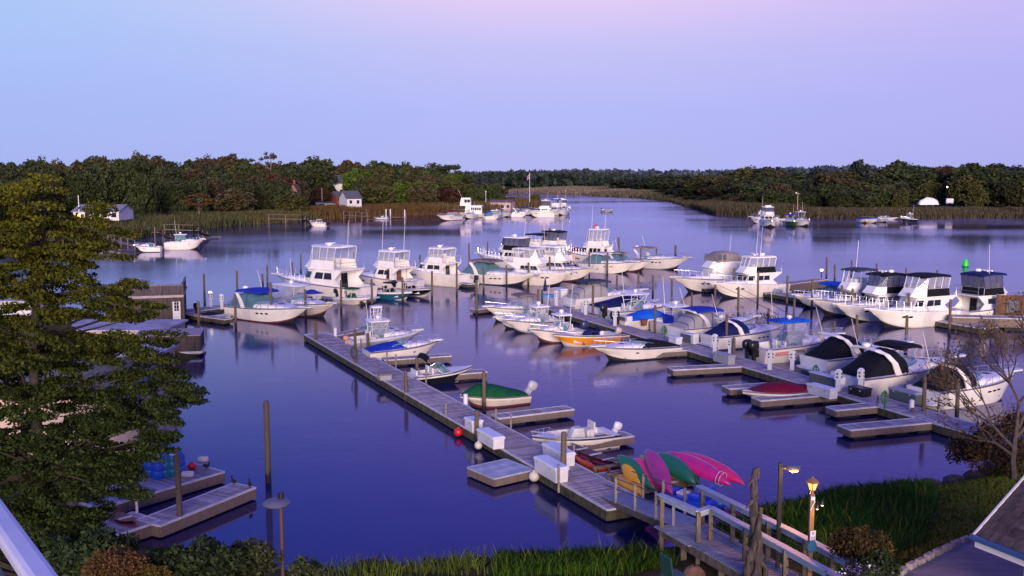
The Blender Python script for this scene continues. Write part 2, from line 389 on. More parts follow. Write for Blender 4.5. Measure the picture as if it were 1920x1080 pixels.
    def outboard(s, y=0., col=BLACK, k=1., tilt=0., x=-.05, mark=True, z=0.):
        e = bpy.data.objects.new('outboard_motor', None); COL.objects.link(e); e.parent = s.root; e.location = (x, y, .55+z); e.rotation_euler = (0, -tilt, 0); e.scale = (k, k, k)
        rings = []
        for z_, lx, w, o in ((.28, .20, .13, -.22), (.34, .30, .19, -.25), (.52, .36, .22, -.27), (.74, .35, .21, -.27), (.86, .27, .16, -.25), (.90, .12, .08, -.24)):
            rings.append([(o+lx*math.copysign(abs(math.cos(a))**.7, math.cos(a)), w*math.copysign(abs(math.sin(a))**.8, math.sin(a)), z_) for a in [2*PI*j/12 for j in range(12)]])
        MB().loft(rings, 0).out('cowling', col, e, smooth=50)
        b = MB().loft([[(-.22+a*lx, c*w, z_) for a, c in ((-1, -.6), (.7, -1), (1, 0), (.7, 1), (-1, .6))] for z_, lx, w in ((.28, .17, .1), (-.2, .13, .07), (-.65, .12, .04), (-.95, .10, .02))])
        b.box((-.3, 0, -.42), (.42, .2, .03)).tube([(.05, 0, -.62), (-.45, 0, -.62)], [.05, .07], 6); b.box((-.02, 0, .08), (.16, .26, .42))
        b.out('lower_unit', col, e)
        return e
    def house(s, x0, x1, x2, w0, w1, w2, z0, z1, front=.5, back=.1, side=.9, m=WHITE, name='cabin', parent=None, bev=.05):
        """superstructure block with raked front; returns corner rings for the windows"""
        L = s.L; lo = [(x0*L, -w0), (x1*L, -w1), (x2*L, -w2), (x2*L, w2), (x1*L, w1), (x0*L, w0)]
        def up(p): return (lerp(x0*L+back, x2*L-front, (p[0]-x0*L)/((x2-x0)*L)), p[1]*side)
        hi = [up(p) for p in lo]; o = MB().prism(lo, z0, z1, 0, hi).out(name, m, parent or s.root, bev=bev)
        o['_tmp'] = 0; del o['_tmp']
        return o, ([(x, y, z0) for x, y in lo], [(x, y, z1) for x, y in hi])
    def pane(s, rings, e, a0, a1, b0, b1, m=GLASS, parent=None, off=.025, name='window', slant=0.):
        lo, hi = rings; p, q = Vector(lo[e]), Vector(lo[(e+1) % 6]); P, Q = Vector(hi[e]), Vector(hi[(e+1) % 6])
        n = (q-p).cross(P-p).normalized()*off
        def at_(a, b): return (p.lerp(q, a)).lerp(P.lerp(Q, a), b)+n
        b = MB(); sl = slant*(a1-a0); b.add([at_(a0, b0), at_(a1, b0), at_(a1-sl*(slant > 0), b1), at_(a0-sl*(slant < 0), b1)], [(0, 1, 2, 3)])
        return b.out(name, m, parent or s.root)
    def panes(s, rings, edges, cols, b0, b1, m=GLASS, parent=None, gap=.04, a0=.05, a1=.95, slant=0):
        for e in edges:
            for c in range(cols):
                f0, f1 = (lerp(a0, a1, c/cols)+gap/2, lerp(a0, a1, (c+1)/cols)-gap/2)
                s.pane(rings, e, f0, f1, b0, b1, m, parent)
    def fender(s, t, sg, m=WHITE, z=.45):
        y = sg*(s.hb(t)+.12); return MB().tube([(t*s.L, y, z+.32), (t*s.L, y, z+.26), (t*s.L, y, z-.26), (t*s.L, y, z-.32)], [.04, .11, .11, .04], 8).out('fender', m, s.root, smooth=50)
    def console(s, x=.42, z=.3, h=1.0, w=.42, m=WHITE, cover=None):
        L = s.L; o = MB().prism([(x*L-.35, -w), (x*L+.3, -w), (x*L+.55, 0-.2), (x*L+.55, .2), (x*L+.3, w), (x*L-.35, w)], z, z+h, 0, [(x*L-.25, -w*.85), (x*L+.05, -w*.85), (x*L+.2, -.15), (x*L+.2, .15), (x*L+.05, w*.85), (x*L-.25, w*.85)]).out('console', CV[cover] if cover else m, s.root, bev=.03)
        if not cover:
            MB().quad((x*L+.12, -w*.8, z+h), (x*L+.12, w*.8, z+h), (x*L-.05, w*.7, z+h+.4), (x*L-.05, -w*.7, z+h+.4)).out('windscreen', GLASSB, o)
            MB().tube([(x*L-.4+.03*math.cos(a), .18*math.cos(a), z+h*.85+.18*math.sin(a)) for a in [2*PI*k/10 for k in range(10)]], .02, 5, close=True).out('steering_wheel', BLACK, o)
        return o
    def seat(s, x, y=0, z=.3, w=.7, d=.45, h=.5, back=.4, m=WHITE2, name='seat'):
        L = s.L; return MB().box((x*L, y, z+h/2), (d, w, h), top=.94).box((x*L-d*.5, y, z+h+back/2), (.1, w, back)).out(name, m, s.root, bev=.03)
    def ttop(s, x=.42, z=2.15, l=1.5, w=.75, m=WHITE, frame=STEEL, base=.3, crown=.05, name='t_top'):
        L = s.L; x *= L
        rings = [[(x+dx*l/2*c, dy*w*c, zz) for dx, dy in ((-1, -.8), (-.85, -1), (.75, -1), (1, -.7), (1, .7), (.75, 1), (-.85, 1), (-1, .8))] for c, zz in ((.97, z-.05), (1, z), (.96, z+.04+crown*.3), (.6, z+.04+crown))]
        o = MB().loft(rings, 0).out(name, m, s.root, smooth=40); b = MB()
        for sg in (1, -1):
            b.tube([(x-.35*l, sg*.5, base), (x-.4*l, sg*w*.8, z-.04)], .028, 6); b.tube([(x+.2*l, sg*.5, base), (x+.35*l, sg*w*.8, z-.04)], .028, 6)
            b.tube([(x-.37*l, sg*.6, lerp(base, z, .55)), (x+.27*l, sg*.6, lerp(base, z, .55))], .02, 5); b.tube([(x-.35*l, sg*.55, base), (x+.3*l, sg*.7, lerp(base, z, .9))], .018, 5)
        b.out('frame', frame, o); return o
GB = 'motor boats moored at the marina'
def express(label, tip, head, us, fb=1.35, cv=None, style='camper', arch=True, glass=GLASSB, hull=None, ports=(.5, .56, .62), curtain=None, pul=True, platform=True, dome=True, h=1.35, group=None, name='cabin_cruiser', **kw):
    b = Boat(name, label, 'cabin cruiser', tip, head, us, fb=fb, group=group, **kw); k = b.k
    b.hull(**(hull or {})); b.deck(.42, .06, .35); b.trunk(.40, .88, .42*max(k, .7), .82); b.rail(.45, .985, .5*max(.8, k))
    top = b.shield(.36, .60, .50*max(.8, k), .84, base=.02)
    if pul: b.pulpit(.55*k)
    if platform: b.platform(.65*k)
    T = b.radararch(.25, h*max(.85, k), dome=dome) if arch else None
    b.ports(ports, rx=.2*k, rz=.07*k)
    hh = h*max(.85, k)
    if style == 'camper':
        b.canvas([(.01, .10, 2.5), (.12, hh*.46, 2.6), (.235, hh*.88, 2.9), (.33, hh*.93, 3.2), (.385, hh*.66, 2.8)], cv, 'camper_canvas', wk=.84)
    elif style == 'curtain':   # roof of cloth, clear or mesh sides
        o = b.canvas([(.02, .12, 3), (.10, hh*.6, 3.2), (.22, hh*.99, 3.6), (.33, hh*.99, 3.4), (.42, hh*.75, 2.8)], curtain or MESHV, 'side_curtain', wk=.88)
        b.bimini(.16, .47, b.zs(.3)+hh, b.hb(.3)*.84, cv, crown=.10*k+.03)
        for t, q in ((.05, .32), (.12, .68), (.22, 1), (.33, 1)):
            z = b.zs(t); w = b.hb(t)*.89; h_ = [(t*b.L, w, z), (t*b.L+.02, w*.97, z+hh*q*.75), (t*b.L+.03, w*.75, z+hh*q)]; MB().tube(h_+[(x, -y, zz) for x, y, zz in h_[::-1]], .022, 5).out('curtain_seam', CV[cv], o)
    elif style == 'low':       # flat cockpit tonneau
        b.canvas([(.01, .10, 2.4), (.12, .30*k+.1, 2.4), (.26, .5*k+.1, 2.4), (.42, .52*k+.1, 2.6), (.50, .28*k, 2.4)], cv, 'cockpit_cover', wk=.9)
    elif style == 'bimini':
        b.bimini(.14, .44, b.zs(.3)+hh*1.05, b.hb(.3)*.86, cv, crown=.1, posts=((.22, .16, b.zs(.2)), (.28, .42, b.zs(.3))))
        b.seat(.20, 0, .35, b.B*.5); b.seat(.36, -b.B*.2, .35, .6)
    else:
        b.seat(.14, 0, .35, b.B*.55); b.seat(.34, -b.B*.2, .35, .6)
    return b
def flybridge(label, tip, head, us, fb=1.9, top='hard', cv='black', encl=VINYL, skirt=None, house=(.20, .50, .62), windows=3, deckh=1.75, fbx=(.16, .50), toph=1.85, winmat=GLASS, cover=None, hull=None, ants=1, dome=True, tower=False, teak=False, ladder=False, platform=True, group=None, name='flybridge_yacht', rails=True, whh=(.38, .82), **kw):
    b = Boat(name, label, 'motor yacht', tip, head, us, fb=fb, group=group, **kw); k = b.L/11; L = b.L
    b.hull(**(hull or {})); b.deck(.30, .04, .55); b.rail(.45, .985, .75, 8); b.pulpit(.7*k, .6)
    if platform: b.platform(.7*k, .3)
    x0, x1, x2 = house; z0 = .55; zd = b.zs(.4)+deckh*max(.8, k)*.72
    w = b.hb(.35)*.86; ho, R = b.house(x0, x1, x2, w*.98, w, w*.72, z0, zd, front=1.45*k, back=.08, side=.90, m=WHITE)
    lo = (b.zs(.4)-z0)/(zd-z0); b0, b1 = lerp(lo, 1, whh[0]), lerp(lo, 1, whh[1])
    for e in (0, 4): b.panes(R, (e,), windows, b0, b1, winmat, ho, gap=.05, a0=.12, a1=.97)
    for e in (1, 3): b.panes(R, (e,), 1, b0, b1, winmat, ho, a0=.04, a1=.85)
    b.panes(R, (2,), 2, b0, b1, cover and CV[cover] or winmat, ho)
    b.pane(R, 5, .35, .65, .08, .86, GLASS if not teak else TEAK, ho, name='door')
    if teak:
        for e in (0, 4): b.pane(R, e, (.0 if e == 0 else .72), (.28 if e == 0 else 1), .25, .98, TEAK, ho, off=.018, name='teak_panel'); b.pane(R, e, (.08 if e == 0 else .78), (.2 if e == 0 else .9), .5, .9, GLASS, ho, off=.03)
    # trunk forward of the saloon
    b.trunk(x2-.10, .90, .40*k, .74)
    # flying bridge: overhanging deck, coaming, seats
    f0, f1 = fbx; f1 = min(f1, x2-1.45*k/L-.02); wf = w*1.0
    bd = MB().prism([(f0*L-.5*k, -wf), (f1*L, -wf*.95), ((f1+.07)*L, -wf*.55), ((f1+.07)*L, wf*.55), (f1*L, wf*.95), (f0*L-.5*k, wf)], zd, zd+.12).out('flybridge_deck', WHITE, b.root, bev=.03)
    c0, c1 = f0+.04, f1+.05; zc = zd+.12
    lo_ = [(c0*L, -wf*.97), ((c1-.08)*L, -wf*.95), ((c1+.05)*L, -wf*.5), ((c1+.05)*L, wf*.5), ((c1-.08)*L, wf*.95), (c0*L, wf*.97)]
    hi_ = [(c0*L+.1, -wf*.93), ((c1-.09)*L, -wf*.88), (c1*L-.15*k, -wf*.46), (c1*L-.15*k, wf*.46), ((c1-.09)*L, wf*.88), (c0*L+.1, wf*.93)]
    hc = .72*max(.8, k); v = [(x, y, zc) for x, y in lo_]+[(x, y, zc+hc) for x, y in hi_]
    m = MB(); m.add(v, [(i, i+1, i+7, i+6) for i in range(5)], 0); m.add([(x*.995, y*.93, z) for x, y, z in v], [(i+6, i+7, i+1, i) for i in range(5)], 0)
    co = m.out('flybridge_coaming', WHITE, b.root)
    md = co.modifiers.new('thick', 'SOLIDIFY'); md.thickness = .04
    if skirt: 
        vv = [(x, y*1.02, z) for x, y, z in v]; MB().add([vv[i] for i in (1, 0, 5, 4, 7, 6, 11, 10)], [(0, 1, 5, 4), (1, 2, 6, 5), (2, 3, 7, 6)]).out('bridge_canvas', CV[skirt], b.root)
    b.seat(lerp(c0, c1, .35)+.02, -wf*.3, zc, .6, .5, .45, .5); b.seat(lerp(c0, c1, .35)+.02, wf*.35, zc, .6, .5, .45, .5)
    MB().box((lerp(c0, c1, .72)*L, 0, zc+.45), (.5, wf*1.2, .9), top=.85).out('helm_console', WHITE2, b.root, bev=.04)
    zt = zc+toph*max(.85, k)
    if top in ('hard', 'cloth', 'bimini'):
        t0, t1 = c0-.02, c1-.05
        if top == 'hard':
            wt = wf*.92; rr = [[(lerp(t0, t1, q)*L, y*wt*c, z) for q, y in ((-.02, -.6), (.04, -1), (.85, -1), (1.02, -.6), (1.02, .6), (.85, 1), (.04, 1), (-.02, .6))] for c, z in ((.97, zt-.05), (1, zt), (.97, zt+.08), (.7, zt+.14))]
            to = MB().loft(rr, 0).out('hardtop', WHITE, b.root, smooth=40)
        else: to = b.bimini(t0, t1, zt, wf*.92, cv, crown=.13*k, name='bimini_top')
        fr = MB(); 
        base = [(hi_[i][0], hi_[i][1]*.985, zc+hc) for i in range(6)]
        tp = [(t0*L+.05, -wf*.88, zt-.03), (lerp(t0, t1, .82)*L, -wf*.88, zt-.03), (t1*L, -wf*.5, zt-.03), (t1*L, wf*.5, zt-.03), (lerp(t0, t1, .82)*L, wf*.88, zt-.03), (t0*L+.05, wf*.88, zt-.03)]
        posts = [(i, 0.) for i in range(5)]+[(0, .33), (0, .66), (4, .33), (4, .66), (2, .5)]
        for i, q in posts+[(5, 0)]:
            j = (i+1) % 6; A = Vector(base[i]).lerp(Vector(base[j]), q); C = Vector(tp[i]).lerp(Vector(tp[j]), q); fr.tube([A, C], .026 if top != 'bimini' else .02, 5)
        fr.out('frame', CV[cv] if (encl is VINYLD) else ALU, to)
        if encl is not None:
            q = MB(); q.add(base+tp, [(i, i+1, i+7, i+6) for i in range(5)]+([(5, 0, 6, 11)] if skirt else []), 0); q.out('clear_enclosure', encl, to)
        zz = zt+.14
        if dome: b.dome((lerp(t0, t1, .45)*L, wf*.35, zz), .27*k+.05, to); MB().box((lerp(t0, t1, .62)*L, -wf*.1, zz+.16), (.16, 1.1*k, .12)).tube([(lerp(t0, t1, .62)*L, -wf*.1, zz), (lerp(t0, t1, .62)*L, -wf*.1, zz+.15)], .12, 8).out('radar', WHITE, to)
        for i in range(ants): b.antenna((lerp(t0, t1, .3+.4*i)*L, wf*(-.8 if i == 0 else .8), zz-.1), 3.2 if i else 2.6, (-.06, 0, 1), to)
    elif top == 'canvas':
        secs = []
        for q, h in ((0, .35), (.12, .85), (.4, 1.0), (.75, .98), (1, .55)):
            secs.append((lerp(c0, c1-.03, q)*L, wf*.9, zc+hc-.05, h*1.2*k, 3.4))
        o = MB().arch(secs, 12, 0, floor=True).out('bridge_canvas', CV[cv], b.root, smooth=50)
        q = MB(); 
        for sg in (1, -1):
            for a, c in ((.62, .74), (.78, .93)): q.quad((lerp(c0, c1, a)*L, sg*wf*.925, zc+hc+.15), (lerp(c0, c1, c)*L, sg*wf*.915, zc+hc+.15), (lerp(c0, c1, c)*L, sg*wf*.90, zc+hc+.8*k), (lerp(c0, c1, a)*L, sg*wf*.91, zc+hc+.9*k))
        q.out('clear_panel', VINYLD, o)
        for i in range(ants): b.antenna((c0*L, wf*(-.85 if i == 0 else .85), zc), 3.4, (-.08, 0, 1))
    if rails:
        q = MB()
        for sg in (1, -1): q.tube([(f0*L-.45*k, sg*wf*.95, zc), (f0*L-.45*k, sg*wf*.95, zc+.7), (c0*L+.1, sg*wf*.92, zc+.75)], .022, 5)
        q.tube([(f0*L-.45*k, -wf*.95, zc+.7), (f0*L-.45*k, wf*.95, zc+.7)], .022, 5); q.tube([(f0*L-.45*k, -wf*.95, zc+.36), (f0*L-.45*k, wf*.95, zc+.36)], .016, 5)
        q.out('bridge_rail', STEEL, b.root)
    for sg in (1, -1):  # wing panels that carry the bridge overhang down to the cockpit sides
        q = MB(); y = wf*.97*sg
        q.add([(f0*L-.45*k, y, zd), (x0*L+.2, y, zd), (x0*L+.2, y*.99, b.zs(.2)), (x0*L-.9*k, y*1.03, b.zs(.1)+.05), (x0*L-.25*k, y*1.01, lerp(b.zs(.2), zd, .45))], [(0, 1, 2, 3, 4)]); o = q.out('wing_panel', WHITE, b.root); md = o.modifiers.new('thick', 'SOLIDIFY'); md.thickness = .06
    if ladder:
        q = MB(); 
        for sg in (-.18, .18): q.tube([(x0*L-.75, sg, .6), (x0*L-.05, sg, zd+.1)], .025, 5)
        for i in range(7): q.tube([(lerp(x0*L-.75, x0*L-.05, i/7), -.18, lerp(.6, zd+.1, i/7)), (lerp(x0*L-.75, x0*L-.05, i/7), .18, lerp(.6, zd+.1, i/7))], .02, 5)
        q.out('ladder', STEEL, b.root)
    if tower: b.ttop(lerp(c0, c1, .5), zt+2.0, 1.3*k, wf*.45, WHITE, ALU, zt, name='tuna_tower')
    b.ports((.66, .72), rx=.22, rz=.09)
    return b
def walkaround(label, tip, head, us, fb=1.15, hard=True, motors=1, motorcol=BLACK, hull=None, tower=False, encl=None, topm=WHITE, toph=1.75, cabin=True, group=None, rails=True, tilt=0., frame=ALU, motork=1., name='walkaround_boat', drop=None, xt=.40, lt=.30, **kw):
    b = Boat(name, label, 'fishing boat', tip, head, us, fb=fb, group=group, **kw); k = b.k; L = b.L; kk = max(.75, k)
    b.hull(**(hull or {})); b.deck(.46, .05, .35); 
    if cabin: b.trunk(.44, .84, .5*kk, .72); 
    b.shield(.38, .58, .72*kk, .70, base=.02, glass=GLASSB, rake=.45)
    if rails: b.rail(.48, .985, .48*kk)
    b.pulpit(.35*k, .4)
    z = b.zs(.4)+toph*kk*.92
    if hard:
        to = b.ttop(xt, z, L*lt, b.hb(.4)*.74, topm, frame, b.zs(.4), name='hardtop')
        b.dome((xt*L, 0, z+.1), .24*kk, to); b.antenna((xt*L-.1*L, b.hb(.4)*.6, z), 2.4, (-.1, 0, 1), to)
        if encl is not None:
            q = MB(); w = b.hb(.4)*.6
            for sg in (1, -1): q.quad(((xt-.10)*L, sg*w*1.12, b.zs(.4)+.1), ((xt+.14)*L, sg*w*1.05, b.zs(.4)+.3), ((xt+.10)*L, sg*w, z-.05), ((xt-.12)*L, sg*w, z-.05))
            q.out('clear_enclosure', encl, to)
        if drop:
            MB().quad(((xt-.11)*L, -b.hb(.4)*.7, .6), ((xt-.11)*L, b.hb(.4)*.7, .6), ((xt-.12)*L, b.hb(.4)*.66, lerp(.6, z, .55)), ((xt-.12)*L, -b.hb(.4)*.66, lerp(.6, z, .55))).out('drop_curtain', CV[drop], to)
    b.seat(.30, -b.B*.17, .35, .5, .45, .55, .45); b.seat(.30, b.B*.17, .35, .5, .45, .55, .45)
    for i in range(motors): b.outboard((i-(motors-1)/2)*.7, motorcol, motork, tilt)
    if tower: b.ttop(xt-.02, z+1.35*kk, 1.1*kk, .5*kk, WHITE, ALU, z, name='tower')
    b.ports((.62,), rx=.2*kk, rz=.06*kk)
    return b
def centercon(label, tip, head, us, fb=.95, ttop=None, motorcol=BLACK, hull=None, cover=None, motors=1, tilt=0., group=None, toph=2.2, lean=True, conscover=None, motork=1., name='center_console_boat', frame=ALU, **kw):
    b = Boat(name, label, 'fishing boat', tip, head, us, fb=fb, group=group, **kw); k = max(.75, b.k)
    b.hull(**(hull or {})); b.deck(.74, .08, .30, coam=.12)
    b.console(.45, .3, .95*k, .42*k, cover=conscover); b.seat(.31, 0, .3, .85*k, .4, .6, .35, CV[conscover] if conscover else WHITE2, 'leaning_post')
    if ttop: b.ttop(.43, toph*k, 1.7*k, .78*k, CV[ttop] if ttop in CV else WHITE, frame, .3)
    for i in range(motors): b.outboard((i-(motors-1)/2)*.65, motorcol, motork, tilt)
    b.rail(.62, .97, .22, 4, .016)
    return b
def runabout(label, tip, head, us, fb=.8, cv=None, hull=None, motor=None, bimini=None, tilt=0., group=None, prof=None, name='runabout', motork=.85, **kw):
    b = Boat(name, label, 'runabout', tip, head, us, fb=fb, group=group, **kw); k = max(.7, b.k)
    b.hull(**(hull or {})); b.deck(.60, .08, .30, coam=.14)
    if cv:
        b.canvas(prof or [(.02, .10, 2.2), (.18, .28*k, 2.2), (.40, .62*k, 2.0), (.55, .60*k, 2.0), (.75, .25*k, 2.2), (.93, .06, 2.2)], cv, 'boat_cover', wk=1.01)
    else:
        b.shield(.46, .60, .42, .84, base=.01); b.seat(.38, -b.B*.2, .3, .5, .5, .3, .4); b.seat(.38, b.B*.2, .3, .5, .5, .3, .4); b.seat(.14, 0, .3, b.B*.55, .5, .3, .3)
    if motor is not None: b.outboard(0, motor, motork, tilt)
    else: b.platform(.45)
    if bimini:
        e = MB().loft([[(b.L*.20+i*.1, y, b.fs+.95+.08*math.cos(y*2)+i*.11+dz) for y in (-.9*b.hb(.3), -.4, 0, .4, .9*b.hb(.3))]+[(b.L*.20+i*.1, y, b.fs+.86+.08*math.cos(y*2)+i*.11+dz) for y in (.9*b.hb(.3), .4, 0, -.4, -.9*b.hb(.3))] for i, dz in ((0, 0), (1, .05), (2, .02))], 0).out('folded_bimini', CV[bimini], b.root, smooth=40)
        q = MB()
        for sg in (1, -1): q.tube([(b.L*.42, sg*b.hb(.4)*.95, b.zs(.4)), (b.L*.22, sg*b.hb(.3)*.9, b.fs+.95)], .02, 5)
        q.out('canvas_frame', STEEL, e)
    return b
# ------------------------------------------------------------------ world, sun, camera
W = bpy.data.worlds.new('World'); SC.world = W; W.use_nodes = True
nt = W.node_tree; N = nt.nodes; K = nt.links; bg = N['Background']
SUN_EL, SUN_AZ = math.radians(10), math.radians(180)      # dusk glow low behind the camera
tc = N.new('ShaderNodeTexCoord'); sx = N.new('ShaderNodeSeparateXYZ'); K.new(tc.outputs['Generated'], sx.inputs[0])
def ramp(stops, src, a, b):
    mr = N.new('ShaderNodeMapRange'); mr.inputs[1].default_value = a; mr.inputs[2].default_value = b; K.new(src, mr.inputs[0])
    r = N.new('ShaderNodeValToRGB'); e = r.color_ramp.elements
    while len(e) < len(stops): e.new(.5)
    for i, (p, c) in enumerate(stops): e[i].position = p; e[i].color = (*c, 1)
    K.new(mr.outputs[0], r.inputs[0]); return r.outputs[0]
def lin(r, g, b): return tuple(((c/255)/12.92 if c/255 <= .04045 else ((c/255+.055)/1.055)**2.4) for c in (r, g, b))
# elevation (sine) ramps for the western-left and eastern-right part of the view
cl = ramp([(0, lin(171, 184, 247)), (.10, lin(172, 192, 252)), (.22, lin(178, 206, 254)), (.38, lin(84, 124, 246)), (1, lin(92, 112, 224))], sx.outputs[2], 0, .75)
cr = ramp([(0, lin(182, 187, 246)), (.08, lin(184, 190, 252)), (.16, lin(200, 198, 252)), (.22, lin(230, 208, 250)), (.28, lin(172, 160, 250)), (.45, lin(118, 116, 246)), (1, lin(104, 106, 224))], sx.outputs[2], 0, .75)
cr2 = ramp([(0, lin(177, 178, 245)), (.12, lin(185, 184, 250)), (.22, lin(206, 192, 251)), (.38, lin(128, 118, 242)), (1, lin(98, 100, 218))], sx.outputs[2], 0, .75)
def wmix(fac, a, b):
    m = N.new('ShaderNodeMix'); m.data_type = 'RGBA'; K.new(fac, m.inputs[0]); K.new(a, m.inputs[6]); K.new(b, m.inputs[7]); return m.outputs[2]
def smooth(src, a, b):
    mr = N.new('ShaderNodeMapRange'); mr.interpolation_type = 'SMOOTHSTEP'; mr.inputs[1].default_value = a; mr.inputs[2].default_value = b; K.new(src, mr.inputs[0]); return mr.outputs[0]
c = wmix(smooth(sx.outputs[0], -.46, .02), cl, cr); c = wmix(smooth(sx.outputs[0], .06, .5), c, cr2)
sky = N.new('ShaderNodeTexSky'); sky.sky_type = 'NISHITA'; sky.sun_disc = False; sky.sun_elevation = SUN_EL; sky.sun_rotation = SUN_AZ
ad = N.new('ShaderNodeMix'); ad.data_type = 'RGBA'; ad.blend_type = 'ADD'; ad.inputs[0].default_value = .0015
K.new(c, ad.inputs[6]); K.new(sky.outputs[0], ad.inputs[7]); K.new(ad.outputs[2], bg.inputs[0]); bg.inputs[1].default_value = .95
sun = bpy.data.lights.new('sun', 'SUN'); sun.energy = 5.0; sun.angle = math.radians(24); sun.color = (1, .80, .66)
so = bpy.data.objects.new('sun', sun); COL.objects.link(so)
so.rotation_euler = (math.radians(90)-SUN_EL, 0, math.radians(4))     # light travels away from the camera
cam = bpy.data.cameras.new('camera'); co = bpy.data.objects.new('camera', cam); COL.objects.link(co); SC.camera = co
co.location = (0, 0, H); co.rotation_euler = (math.radians(90)-PITCH, 0, 0); cam.sensor_width = 36; cam.lens = 36*FPX/1920; cam.clip_start = .1; cam.clip_end = 9000
SC.view_settings.view_transform = 'Standard'; SC.view_settings.look = 'None'; SC.view_settings.exposure = 0
SC.render.engine = 'CYCLES'; SC.cycles.use_denoising = True; SC.cycles.max_bounces = 6; SC.cycles.transparent_max_bounces = 12; SC.cycles.caustics_reflective = False; SC.cycles.caustics_refractive = False; SC.cycles.sample_clamp_indirect = 4
def struct(o, kind='structure'): o['kind'] = kind; return o
# ------------------------------------------------------------------ water
def watermat():
    m = bpy.data.materials.new('water'); m.use_nodes = True; nt = m.node_tree; N = nt.nodes; K = nt.links; N.remove(N['Principled BSDF'])
    out = N['Material Output']; g = N.new('ShaderNodeNewGeometry')
    def noise(sc, det, stretch):
        mp = N.new('ShaderNodeMapping'); mp.inputs['Scale'].default_value = stretch; K.new(g.outputs['Position'], mp.inputs[0])
        n = N.new('ShaderNodeTexNoise'); n.inputs['Scale'].default_value = sc; n.inputs['Detail'].default_value = det; K.new(mp.outputs[0], n.inputs[0]); return n.outputs[0]
    patch = noise(.02, 3, (.45, 1.0, 1)); 
    mr = N.new('ShaderNodeMapRange'); mr.inputs[1].default_value = .42; mr.inputs[2].default_value = .66; mr.inputs[3].default_value = .075; mr.inputs[4].default_value = .19; K.new(patch, mr.inputs[0])
    rip = noise(1.6, 3, (1, 1, 1)); big = noise(.35, 2, (1, 1.0, 1))
    b1 = N.new('ShaderNodeBump'); b1.inputs['Strength'].default_value = .10; m3 = N.new('ShaderNodeMapRange'); m3.inputs[1].default_value = .45; m3.inputs[2].default_value = .68; m3.inputs[3].default_value = .012; m3.inputs[4].default_value = .26; K.new(patch, m3.inputs[0]); K.new(m3.outputs[0], b1.inputs['Strength']); b1.inputs['Distance'].default_value = .06; K.new(rip, b1.inputs['Height'])
    b2 = N.new('ShaderNodeBump'); b2.inputs['Strength'].default_value = .05; b2.inputs['Distance'].default_value = .12; K.new(big, b2.inputs['Height']); K.new(b1.outputs[0], b2.inputs['Normal'])
    gl = N.new('ShaderNodeBsdfGlossy'); gl.inputs['Color'].default_value = (.80, .76, 1.0, 1); K.new(mr.outputs[0], gl.inputs['Roughness']); K.new(b2.outputs[0], gl.inputs['Normal'])
    df = N.new('ShaderNodeBsdfDiffuse'); df.inputs['Color'].default_value = (.009, .013, .066, 1)
    fr = N.new('ShaderNodeFresnel'); fr.inputs['IOR'].default_value = 1.8; K.new(b2.outputs[0], fr.inputs['Normal'])
    mx = N.new('ShaderNodeMixShader'); K.new(fr.outputs[0], mx.inputs[0]); K.new(df.outputs[0], mx.inputs[1]); K.new(gl.outputs[0], mx.inputs[2]); K.new(mx.outputs[0], out.inputs[0])
    return m
struct(MB().quad((-5000, -40, 0), (5000, -40, 0), (5000, 8500, 0), (-5000, 8500, 0)).out('water', watermat()))
# ------------------------------------------------------------------ terrain
def polydist(px, py, poly):
    """signed distance to a polygon, positive inside (numpy)"""
    P = np.array([(p[0], p[1]) for p in poly]); Q = np.roll(P, -1, axis=0); d = np.full(px.shape, 1e9); ins = np.zeros(px.shape, bool)
    for (x0, y0), (x1, y1) in zip(P, Q):
        dx, dy = x1-x0, y1-y0; l = dx*dx+dy*dy+1e-12
        t = np.clip(((px-x0)*dx+(py-y0)*dy)/l, 0, 1); d = np.minimum(d, np.hypot(px-x0-t*dx, py-y0-t*dy))
        c = ((y0 > py) != (y1 > py)) & (px < (x1-x0)*(py-y0)/(dy if abs(dy) > 1e-9 else 1e-9)+x0); ins ^= c
    return np.where(ins, d, -d)
def A2(L): return [tuple(at(u, v))[:2] for u, v in L]
SHN = [(-500, 598), (250, 600), (338, 613), (372, 668), (335, 692), (312, 722), (296, 780), (288, 850), (230, 900), (170, 950), (215, 1010), (330, 1034), (560, 1072), (740, 1066), (850, 1052), (960, 1052), (1150, 1048), (1300, 1016), (1420, 966), (1490, 952), (1570, 925), (1680, 918), (1790, 905), (1860, 880), (1905, 850), (2300, 770)]
NEAR = A2(SHN)+[(70, 4), (-70, 4)]
LSH = [(-900, 480), (100, 458), (235, 450), (310, 438), (415, 424), (480, 421), (580, 412), (640, 410), (730, 405), (817, 402), (900, 398), (985, 391), (1030, 386)]
LEFT = A2(LSH+[(1010, 381), (950, 376), (915, 371), (890, 366), (860, 361.5)])+[(-900, 1500), (-900, 400)]
RSH = [(1300, 389), (1348, 404), (1407, 408), (1536, 410), (1716, 410), (1920, 408), (2400, 412)]
FAR = A2([(700, 360.5), (945, 361), (1040, 362), (1100, 366), (1200, 371), (1260, 377)]+RSH)+[(2500, 4000), (-2500, 4000), (-900, 700)]
def hnear(x, y):
    d = polydist(x, y, NEAR); h = np.where(d > 0, np.minimum(d*.30, .5+np.maximum(d-1.7, 0)*.16), d*.4)
    return np.clip(h, -2, 2.2)+np.where(d > 0, .06*np.sin(x*1.7)*np.cos(y*1.3), 0)
def hfar(x, y):
    d = np.maximum(polydist(x, y, LEFT), polydist(x, y, FAR)); h = np.where(d > 0, np.minimum(d*.12, 1.0)+np.maximum(d-15, 0)*.012, d*.2)
    return np.clip(h, -2, 7)
